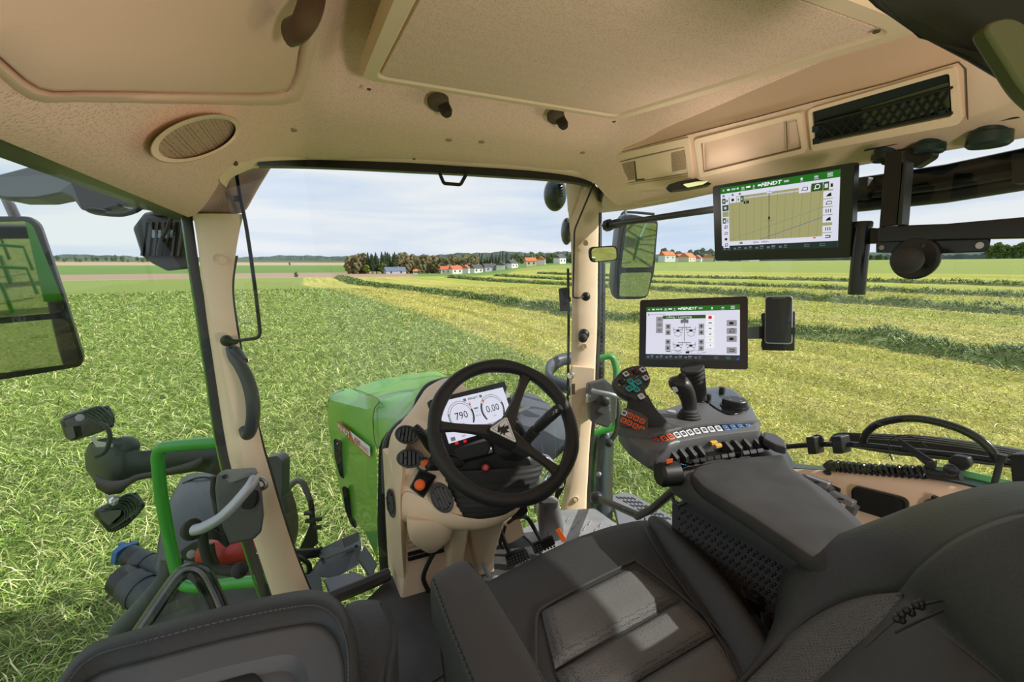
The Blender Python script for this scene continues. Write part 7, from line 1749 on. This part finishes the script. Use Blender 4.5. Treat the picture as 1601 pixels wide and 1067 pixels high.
# ================================================================== LEFT SIDE AND OUTSIDE PARTS
# pillar grab handle
b = thing('pillar_grab_bar', P(390, 610, 1.3), 'slate grey curved grab handle on the left pillar', 'grab handle')
q = smooth(pp([(362, 545), (366, 558), (376, 572), (387, 594), (394, 620), (396, 645), (393, 668), (387, 681), (382, 672)], [1.35, 1.325, 1.305, 1.295, 1.29, 1.29, 1.30, 1.32, 1.35]), 5)
MB().tube(q, [.0155+.003*sin(pi*i/(len(q)-1)) for i in range(len(q))], 16, sq=.85).build('grip', mat('slate', (.045, .05, .058), .5, bump=.15, bscale=600), b)
MB().tube([P(367, 548, 1.338), P(379, 566, 1.318)], .0165, 12, sq=.9).build('end_cover', M['slate'], b)
# door latch box with silver pull
b = thing('door_latch', P(375, 800, 1.2), 'grey door latch box with a long silver pull handle beside the left pillar', 'door latch')
mb = MB(); q = pp([(339, 742), (349, 737), (395, 734), (402, 744), (410, 770), (413, 805), (409, 832), (397, 844), (359, 852), (350, 830), (340, 800), (336, 765)], 1.17)
mb.prism(roundc(q, .006, 3), nrm(ray(375, 790))*.09+RX*.0); mb.build('case', M['grey_plastic'], b, bevel=.008, seg=3)
mb = MB(); plate(mb, [(341, 741), (349, 736), (396, 733), (401, 742), (360, 756)], 1.163, .01, .004); mb.build('top_cover', M['mid_grey'], b, bevel=.002)
MB().tube(pp([(336, 745), (335, 770), (341, 800), (351, 832), (357, 851)], 1.20), .010, 10).build('rubber_edge', M['black'], b)
MB().tube(smooth(pp([(303, 829), (316, 826), (342, 812), (362, 794), (379, 775), (391, 760), (397, 750)], [1.08, 1.08, 1.09, 1.10, 1.11, 1.12, 1.14]), 6), .0155, 16, sq=.8).build('pull_handle', M['silver'], b)
MB().lathe(P(298, 829, 1.09), nrm(P(316, 826, 1.08)-P(298, 830, 1.09)), [(0, -.006), (.022, -.006), (.025, 0), (.025, .010), (.018, .014)], 24).build('end_cap', M['rubber'], b, ang=30)
mb = MB(); plate(mb, [(378, 778), (390, 770), (400, 768), (402, 786), (394, 797), (376, 797)], 1.160, .02, .008); mb.build('recess', M['black'], b, bevel=.003)
q = P(351, 746, 1.158); MB().lathe(q, nrm(CAM-q), [(.006, 0), (.006, .003), (.002, .003), (0, .001)], 14).build('screw', M['black'], b)
MB().tube(smooth(pp([(400, 752), (408, 749), (415, 754), (415, 762), (406, 766)], 1.19), 4), .006, 10).build('striker_ring', M['steel'], b)
mb = MB(); mb.tube(smooth(pp([(316, 834), (320, 860), (330, 886), (352, 893), (372, 892)], 1.16), 5), .012, 10); mb.ball(P(375, 892, 1.15), .02, 8); mb.build('inner_lever', M['rubber'], b)
mb = MB(); plate(mb, [(318, 842), (340, 846), (353, 858), (357, 853), (352, 838), (330, 826), (316, 830)], 1.19, .02, .004); mb.build('bracket', M['black'], b, bevel=.002)

# outside: green door handrail
b = thing('handrail', P(290, 910, 1.8), 'green tubular handrail outside the left door', 'handrail')
MB().tube(roundc(pp([(352, 692), (300, 695), (252, 700), (246, 712), (251, 770), (262, 830), (272, 880), (283, 916), (310, 919), (360, 913), (412, 908)], [1.70, 1.72, 1.75, 1.76, 1.78, 1.8, 1.8, 1.8, 1.78, 1.75, 1.7]), .05, 4, closed=False), .0225, 16).build('tube', M['green_rail'], b)
# outside: indicator arm carrying two work lights
b = thing('lamp_arm', P(180, 735, 2.1), 'dark curved plastic arm outside the left door, carrying two work lights', 'lamp arm')
rows = []
for (xt, yt), (xb, yb), d in [((132, 712), (134, 735), 2.12), ((140, 694), (150, 756), 2.08), ((160, 686), (168, 771), 2.05), ((182, 684), (188, 772), 2.04), ((200, 694), (203, 758), 2.04), ((222, 705), (222, 744), 2.03), ((262, 699), (262, 738), 2.0), ((310, 695), (310, 738), 1.97), ((356, 698), (356, 748), 1.94)]:
    t_, b_ = P(xt, yt, d), P(xb, yb, d); c = (t_+b_)/2; h = (t_-b_)/2; f = nrm(c-CAM)*np.linalg.norm(h)*.75
    rows.append([c+h*cos(2*pi*k/20)+f*sin(2*pi*k/20) for k in range(20)])
mb = MB(); mb.loft([list(r) for r in zip(*[smooth([r[k] for r in rows], 4) for k in range(20)])]); mb.build('arm', mat('arm_grey', (.018, .022, .021), .45), b, ang=70)
mb = MB(); rows = []
for x, yt, yb in ((150, 744, 762), (172, 752, 774), (196, 750, 764), (215, 742, 752), (250, 736, 745), (300, 722, 738), (318, 712, 726)): rows.append([P(x, yt, 1.945-.0003*(x-150)), P(x, yb, 1.955-.0003*(x-150))])
mb.grid(smooth([np.array(r) for r in rows], 4)); mb.build('reflector_band', mat('arm_brown', (.06, .045, .045), .5), b, solid=.004)
MB().ball(P(196, 700, 2.03), (.055, .05, .05), 12, ax=(RX, AX, UX)).build('pivot_cap', M['arm_grey'], b)
mb = MB(); a = pp([(141, 684), (150, 682), (152, 690), (176, 694), (178, 700), (150, 700)], 1.95); mb.prism(a, nrm(ray(150, 690))*.03); mb.build('steel_bracket', M['steel'], b, bevel=.002)
mb = MB(); a = pp([(163, 774), (188, 775), (184, 788), (176, 792), (168, 786)], 1.93); mb.prism(a, nrm(ray(176, 780))*.03); mb.build('steel_bracket', M['steel'], b, bevel=.002)
MB().tube(smooth(pp([(154, 662), (166, 668), (172, 682), (168, 700), (160, 710), (150, 714)], 1.93), 5), .009, 8).build('cable', M['black'], b)
def worklight(pts, d, lb, fin_a, fin_b, nf, grille=True, lensq=None):
    b = thing('work_light', P(*pts[0], d), lb, 'work light', 'work lights outside the left door')
    q = roundc(pp(pts, d), .012, 3); c = sum(q)/len(q); f = nrm(c-CAM); MB().loft([[c+(p-c)*.9-f*.015 for p in q], q, [p+f*.06 for p in q], [c+(p-c)*.85+f*.09 for p in q]]).build('housing', M['black_gloss'], b, ang=40)
    mb = MB()
    for k in range(nf):
        t = k/(nf-1); A_ = smooth([V3(*p) for p in fin_a], 4); B_ = smooth([V3(*p) for p in fin_b], 4)
        ln = [lerp(P(x, y, d-.03), P(x2, y2, d-.03), t) for (x, y), (x2, y2) in zip(A_, B_)]; mb.tube(ln, .0045, 6)
    mb.build('cooling_fins', M['dark_teal'], b)
    if lensq: MB().prism(pp(lensq, d-.028), f*.01).build('plate', mat('olive_grey', (.07, .08, .06), .5) if 'olive_grey' not in MAT else M['olive_grey'], b)
    return b
w = worklight([(93, 659), (101, 649), (145, 636), (170, 634), (180, 652), (178, 668), (142, 682), (111, 691), (101, 684)], 2.06, 'upper of the two finned work lights on the lamp arm', [(100, 656), (125, 648), (150, 660), (160, 672)], [(140, 640), (158, 637), (172, 650), (176, 664)], 6, lensq=[(100, 669), (114, 667), (118, 684), (108, 689)])
MB().lathe(P(125, 653.5, 2.02), nrm(CAM-P(125, 653, 2.02)), [(.016, 0), (.015, .006), (0, .008)], 16).build('bolt', M['light_grey'], w)
w = worklight([(144.5, 804), (151, 795), (170, 786), (198, 772), (214, 770), (228, 790), (216, 806), (200, 822), (181, 832), (169, 833)], 2.02, 'lower of the two finned work lights, hanging under the lamp arm', [(158, 800), (190, 794), (196, 812), (176, 826)], [(190, 778), (206, 774), (220, 790), (212, 806)], 6, lensq=[(153, 800), (190, 797), (188, 806), (170, 822), (158, 812)])
MB().lathe(P(178, 783, 1.92), nrm(CAM-P(178, 783, 1.95)), [(.016, 0), (.016, .006), (.009, .008), (.009, .012), (0, .012)], 16).build('bolt', M['chrome'], w)

# left front fender and steps group ----------------------------------
b = thing('left_fender', P(310, 800, 2.3), 'dark slate front wheel fender seen outside through the left door', 'fender')
g = [[(286, 752, 2.7), (300, 744, 2.72), (330, 744, 2.7), (350, 752, 2.6)], [(266, 790, 2.5), (288, 776, 2.5), (325, 776, 2.45), (352, 790, 2.4)], [(256, 826, 2.36), (275, 818, 2.34), (312, 815, 2.3), (345, 826, 2.25)], [(250, 862, 2.28), (268, 860, 2.25), (305, 860, 2.2), (340, 868, 2.15)], [(246, 900, 2.2), (262, 905, 2.18), (300, 905, 2.12), (335, 905, 2.1)]]
mb = MB(); patch(mb, g, 4); mb.build('shell', mat('fender_slate', (.055, .062, .072), .4), b, solid=.03, ang=80)
mb = MB(); mb.tube(smooth(pp([(286, 756), (312, 747), (345, 749)], 2.62), 4), .006, 6); mb.tube(smooth(pp([(341, 756), (335, 780), (330, 810), (326, 840)], 2.35), 4), .003, 6); mb.build('groove', M['outside_black'], b)
# filler necks
for (bx, by), (tx_, ty_), (r0, r1), cap, lb, d0, d1 in (((262, 900), (212, 874), (.058, .050), 'blue', 'filler neck with a blue cap outside the left door', 2.35, 2.42), ((262, 950), (200, 912), (.080, .066), 'black', 'large black filler neck with ribbed black cap outside the left door', 2.2, 2.28)):
    A_, B_ = P(bx, by, d0), P(tx_, ty_, d1); ax_ = nrm(B_-A_); L_ = np.linalg.norm(B_-A_)
    b = thing('filler_neck', A_, lb, 'filler neck', 'tank filler necks')
    MB().lathe(A_, ax_, [(r0*1.3, -.12), (r0*1.15, 0), (r0, L_*.5), (r0, L_*.92), (r1, L_*.94)], 24).build('neck', mat('neck_grey', (.045, .055, .062), .5) if 'neck_grey' not in MAT else M['neck_grey'], b, ang=40)
    MB().lathe(A_, ax_, [(r0*1.06, L_*.60), (r0*1.08, L_*.66), (r0*1.06, L_*.72)], 24).build('ring', M['slate'], b)
    mb = MB(); n = 28; ring = lambda r, h: [A_+ax_*h+(nrm(np.cross(ax_, UX))*cos(2*pi*k/n)+nrm(np.cross(ax_, nrm(np.cross(ax_, UX))))*sin(2*pi*k/n))*r*(1+.03*(k % 2)) for k in range(n)]
    mb.loft([ring(r1*1.05, L_*.9), ring(r1*1.08, L_*1.0), ring(r1*1.05, L_*1.12+.02), ring(r1*.85, L_*1.16+.02)]); mb.build('cap', M['outside_black'], b, ang=30)
    if cap == 'blue':
        q = A_+ax_*(L_*1.18+.02); mb = MB(); u_ = nrm(np.cross(ax_, UX)); v_ = nrm(np.cross(ax_, u_)); mb.prism(roundc([q+u_*a*r1*1.15+v_*c_*r1*1.0 for a, c_ in ((-1, -.7), (-.4, -1), (1, -.9), (1, .9), (-.4, 1), (-1, .7))], .01), ax_*.035); mb.box(q+ax_*.05, (r1*.5, r1*1.9, .03), (u_, v_, ax_)); mb.build('blue_lid', M['blue_cap'], b, bevel=.004)
    else:
        q = A_+ax_*(L_*1.16+.02); mb = MB(); u_ = nrm(np.cross(ax_, UX)); v_ = nrm(np.cross(ax_, u_)); mb.box(q+ax_*.006, (r1*.4, r1*1.5, .016), (u_, v_, ax_)); mb.build('cap_grip', M['outside_black'], b, bevel=.003)
# red reflection behind the latch, modelled as a cylinder with bracket
b = thing('red_reflection', P(350, 865, 1.9), 'red cylinder lying outside behind the left door latch box', 'cylinder')
A_, B_ = P(316, 870, 1.95), P(398, 852, 1.95); ax_ = nrm(B_-A_); L_ = np.linalg.norm(B_-A_)
MB().lathe(A_, ax_, [(0, -.004), (.045, 0), (.058, .02), (.058, L_-.02), (.03, L_), (0, L_)], 28).build('reflection_shape', M['red_part'], b, ang=60)
mb = MB(); plate(mb, [(280, 862), (300, 848), (314, 845), (318, 878), (300, 880), (284, 876)], 1.98, .05, .01); mb.build('holder', M['outside_black'], b, bevel=.006)
q = P(299, 867, 1.95); MB().lathe(q, nrm(CAM-q), [(.017, 0), (.017, .004), (.012, .006), (0, .006)], 18).build('disc', M['light_grey'], b)
mb = MB(); mb.tube(smooth(pp([(330, 850), (334, 872), (346, 892), (370, 900)], 1.85), 5), .012, 8); mb.build('clip', M['black'], b)
# dark step body below the left door
b = thing('step_box', P(300, 960, 1.9), 'black step box and tank body below the left door', 'step')
mb = MB(); mb.prism(pp([(176, 1005), (206, 960), (262, 905), (330, 880), (410, 862), (432, 938), (440, 1000), (330, 1060), (190, 1060)], [2.1, 2.1, 2.08, 2.05, 1.9, 1.8, 1.75, 1.75, 1.9]), nrm(V3(.2, .6, -.7))*.25); mb.build('body', M['outside_black'], b, bevel=.02)
MB().tube(smooth(pp([(186, 990), (225, 950), (262, 905), (270, 870)], 2.05), 5), .045, 14).build('hose', M['neck_grey'], b)
for k in range(3): MB().prism(pp([(250+k*30, 950-k*12), (278+k*30, 938-k*12), (282+k*30, 950-k*12), (254+k*30, 962-k*12)], 1.92-.05*k), V3(0, 0, -.01)).build('tread', M['dark_plastic'], b)
# windshield-side items between pillar and hood
b = thing('front_left_fender_tip', P(430, 760, 2.3), 'narrow slate fender tip right of the left pillar', 'fender')
mb = MB(); plate(mb, [(416, 716), (433, 713), (441, 722), (440, 778), (432, 790), (424, 745)], 2.2, .08, .01); mb.build('tip', M['fender_slate'], b, bevel=.006)
mb = MB(); plate(mb, [(430, 782), (440, 778), (446, 806), (440, 812)], 2.18, .04, .004); mb.build('lower_piece', M['slate'], b, bevel=.003)
b = thing('muddy_wheel', P(455, 800, 2.8), 'muddy edge of the front left tire right of the left pillar', 'tire')
mb = MB(); rows = []
for (xl, xr, y) in ((437, 447, 748), (438, 456, 770), (440, 462, 790), (444, 466, 812), (448, 466, 832), (452, 462, 850)): rows.append((xl, xr, y, 2.85))
rows_loft(mb, rows, .9, 14); mb.build('tread', mat('mud', (.10, .08, .06), .95, bump=1, bscale=22, bdist=.02), b, ang=60)
b = thing('grab_tube', P(460, 760, 2.6), 'bent brown grey tube rising beside the front left tire', 'tube')
MB().tube(smooth(pp([(438, 781), (447, 769), (458, 756), (466, 752), (474, 757), (480, 770), (485, 784), (488, 800)], 2.55), 6), .016, 12).build('tube', mat('tube_brown', (.13, .115, .11), .45), b)
mb = MB(); mb.prism(pp([(482, 781), (490, 781), (492, 800), (498, 850), (484, 862), (462, 870), (474, 846), (484, 822)], 2.5), nrm(ray(485, 820))*.04); mb.build('bracket', M['outside_black'], b, bevel=.004)
for x, y in ((482, 803), (497, 812), (484, 815), (496, 825)): q = P(x, y, 2.46); MB().lathe(q, RX, [(.012, -.02), (.012, .02), (0, .02)], 8).build('bolt', M['outside_black'], b)
b = thing('battery_box', P(530, 880, 2.3), 'low black and grey box with lid between the left pillar and the hood', 'box')
mb = MB(); mb.prism(pp([(497, 860), (533, 843), (562, 832), (566, 852), (500, 878)], [2.4, 2.4, 2.42, 2.3, 2.25]), V3(0, .04, -.03)); mb.build('lid', M['slate'], b, bevel=.004)
mb = MB(); mb.prism(pp([(499, 879), (565, 854), (562, 884), (520, 906), (484, 900)], [2.24, 2.28, 2.2, 2.12, 2.15]), V3(0, .1, -.05)); mb.build('front', M['outside_black'], b, bevel=.004)
mb = MB(); plate(mb, [(534, 843), (558, 833), (561, 846), (538, 857)], 2.27, .01, .003); mb.build('label_plate', M['mid_grey'], b, bevel=.002)
for x, y in ((502, 858), (504, 875), (557, 855)): q = P(x, y, 2.24); MB().lathe(q, nrm(CAM-q), [(.009, 0), (.009, .005), (0, .006)], 12).build('bolt', M['outside_black'], b)
for k in range(3): mb = MB(); mb.tube(smooth(pp([(455+k*3, 880-k*9), (475, 872-k*5), (500, 868-k*4)], 2.35), 4), .012, 8); mb.build('hose', M['outside_black'], b)
mb = MB(); mb.tube(smooth(pp([(462, 870), (472, 874), (482, 882), (484, 894), (478, 902)], 2.25), 5), .012, 8); mb.build('hose', M['black'], b)
b = thing('cable_tray', P(520, 920, 1.9), 'slate grey moulded tray at the windshield base between left pillar and hood', 'tray')
mb = MB(); mb.prism(pp([(466, 900), (500, 895), (505, 925), (515, 938), (480, 950), (470, 930)], [1.86, 1.88, 1.82, 1.78, 1.72, 1.76]), V3(0, .03, -.05)); mb.build('left_wall', M['slate'], b, bevel=.006)
mb = MB(); mb.prism(pp([(505, 906), (554, 894), (578, 904), (518, 934)], [1.92, 1.92, 1.82, 1.78]), V3(0, .03, -.03)); mb.build('floor', M['fender_slate'], b, bevel=.004)
mb = MB(); mb.prism(pp([(560, 874), (570, 852), (590, 882), (580, 906), (572, 892)], [1.95, 1.98, 1.85, 1.80, 1.86]), V3(0, .03, -.03)); mb.build('right_wall', M['slate'], b, bevel=.005)

# outside mirror, left -----------------------------------------------
b = thing('outside_mirror', P(60, 590, 2.0), 'large two part outside mirror at the left edge', 'mirror')
plL = (P(60, 460, 1.95), nrm(nrm(CAM-P(60, 460, 1.95))+nrm(V3(-1.62, -3.2, .7)-P(60, 460, 1.95))))
q = roundc([on(plL, x, y) for x, y in [(-110, 345), (-30, 339), (44, 339), (62, 350), (98, 455), (131, 562), (127, 573), (60, 585), (-20, 597), (-110, 600)]], .02, 3); c = sum(q)/len(q)
MB().loft([[c+(p-c)*.85-plL[1]*.10 for p in q], [p-plL[1]*.04 for p in q], q, [c+(p-c)*.97+plL[1]*.004 for p in q]]).build('housing', M['outside_black'], b, ang=40)
for nm, g in (('upper_glass', [(-100, 350), (42, 346), (52, 354), (102, 478), (96, 489), (-100, 505)]), ('lower_glass', [(-100, 515), (98, 498), (108, 506), (124, 560), (119, 568), (20, 582), (-100, 590)])):
    MB().face(roundc([on(plL, x, y, .008) for x, y in g], .02)).build(nm, M['mirror_glass'], b)
MB().tube([P(8, 305, 2.05), P(26, 345, 2.0)], .02, 12).build('mast', mat('reddish_grey', (.22, .19, .19), .4), b)
# mirror arm at the roof
b = thing('mirror_arm', P(80, 290, 1.9), 'slate grey mirror arm outside under the left roof edge', 'mirror arm')
mb = MB(); plate(mb, [(-40, 285), (0, 272), (58, 257), (110, 262), (150, 280), (172, 300), (182, 320), (150, 330), (126, 328), (112, 308), (96, 302), (56, 310), (10, 310), (-40, 300)], 1.9, .10, .01); mb.build('arm', mat('arm_slate', (.10, .115, .13), .4), b, bevel=.008)
mb = MB(); plate(mb, [(108, 278), (172, 300), (184, 322), (150, 330), (128, 328)], 1.88, .03, .01); mb.build('lower_cover', M['outside_black'], b, bevel=.006)
mb = MB(); mb.ball(P(156, 331, 1.9), (.045, .045, .014), 12, ax=(RX, AX, UX)); mb.build('hinge_cover', M['outside_black'], b)
mb = MB(); plate(mb, [(10, 310), (28, 309), (96, 303), (52, 311)], 1.92, .08, .0); mb.build('underside', mat('olive', (.14, .17, .06), .5), b)
mb = MB(); mb.tube(smooth(pp([(168, 334), (190, 335), (210, 330), (224, 322)], 1.86), 5), .011, 8); mb.build('cable', M['black'], b)
mb = MB(); plate(mb, [(172, 296), (222, 316), (232, 326), (205, 322), (180, 318)], 1.88, .05, .004); mb.build('bracket', M['outside_black'], b, bevel=.004)
# big work light under the roof corner
b = thing('work_light', P(255, 420, 1.9), 'large angular work light hanging outside under the left roof corner', 'work light')
q = roundc(pp([(208, 357), (226, 333), (242, 330), (296, 336), (300, 420), (262, 424), (238, 412), (222, 400)], 1.78), .01, 3); c = sum(q)/len(q); f = nrm(c-CAM)
MB().loft([[c+(p-c)*.92-f*.02 for p in q], q, [p+f*.10 for p in q], [c+(p-c)*.9+f*.14 for p in q]]).build('housing', M['outside_black'], b, ang=40)
mb = MB()
for k in range(7): mb.box(P(226+k*9.5, 374, 1.745), (.008, .012, .13), (RX+UX*-.12, AX, UX+RX*.12))
mb.build('cooling_fins', M['black_gloss'], b)
mb = MB()
for k in range(4): mb.box(P(240+k*9.5, 366, 1.742), (.012, .002, .030), (RX, AX, UX))
mb.build('vent_gaps', M['lens'], b)
MB().tube(smooth(pp([(286, 332), (268, 342), (260, 360), (250, 380), (247, 400)], 1.72), 5), .007, 8).build('cable', M['black'], b)
mb = MB(); plate(mb, [(238, 326), (258, 327), (258, 338), (239, 337)], 1.74, .03, .004); mb.build('bracket', M['outside_black'], b, bevel=.003)
# beige seam caps near the left top corner
mb = MB(); plate(mb, [(365, 306), (373, 306), (373, 315), (365, 315)], 1.36, .004, .001); tag(mb.build('mesh_tag', M['beige_hole']), 'tiny dark mesh mark on the headliner beside the left blind rod', 'mark')
# rear wheels and fenders (behind the viewer; the mirrors show them)
for sx, lb1, lb2 in ((-1, 'large rear wheel on the left, seen in the left outside mirror', 'green rear fender over the left rear wheel, seen in the mirror'), (1, 'large rear wheel on the right, seen in the right outside mirror', 'green rear fender over the right rear wheel, seen in the mirror')):
    c = V3(1.25*sx, -1.75, .98); b = thing('rear_wheel', c-V3(0, 0, .98), lb1, 'wheel')
    MB().lathe(c-V3(.30, 0, 0), (1, 0, 0), [(.5, 0), (.92, .02), (.98, .12), (.98, .48), (.92, .58), (.5, .6)], 40).build('tire', M['mud'], b, ang=60); MB().lathe(c-V3(.2, 0, 0), (1, 0, 0), [(0, .02), (.5, .0), (.5, .4), (0, .38)], 32).build('rim', M['paint_red'], b)
    for k in range(22):
        a = 2*pi*k/22; MB().box(c+V3(0, .99*cos(a), .99*sin(a)), (.5, .05, .08), ((1, .2, 0), (0, -sin(a), cos(a)), (0, cos(a), sin(a)))).build('lug', M['mud'], b)
    b = thing('rear_fender', c+V3(0, 0, 1.1), lb2, 'fender'); rows = [[c+V3(x_, 1.14*cos(a), 1.14*sin(a)) for x_ in (-.32, 0, .32)] for a in np.linspace(radians(20), radians(170), 16)]
    MB().grid(rows).build('shell', M['green'], b, solid=.03)
b = thing('hay_rake', (0, -5.0, 0), 'dark trailed hay rake behind the tractor, seen only in the mirrors', 'hay rake')
mb = MB(); mb.box((0, -4.6, 1.0), (.25, 5.2, .25)); mb.box((0, -5.4, 1.1), (7.0, .2, .2)); mb.box((0, -7.0, 1.1), (7.0, .2, .2)); mb.build('frame', M['outside_black'], b, bevel=.02)
for x in (-3.2, 3.2):
    for y in (-5.4, -7.0):
        mb = MB()
        for k in range(10):
            a = 2*pi*k/10; mb.tube([(x, y, .7), (x+1.5*cos(a), y+1.5*sin(a), .5), (x+1.55*cos(a), y+1.55*sin(a), .05)], .03, 6)
        mb.lathe((x, y, .5), (0, 0, 1), [(.35, 0), (.35, .3), (.1, .5)], 16); mb.build('rotor', M['green_dark'], b)
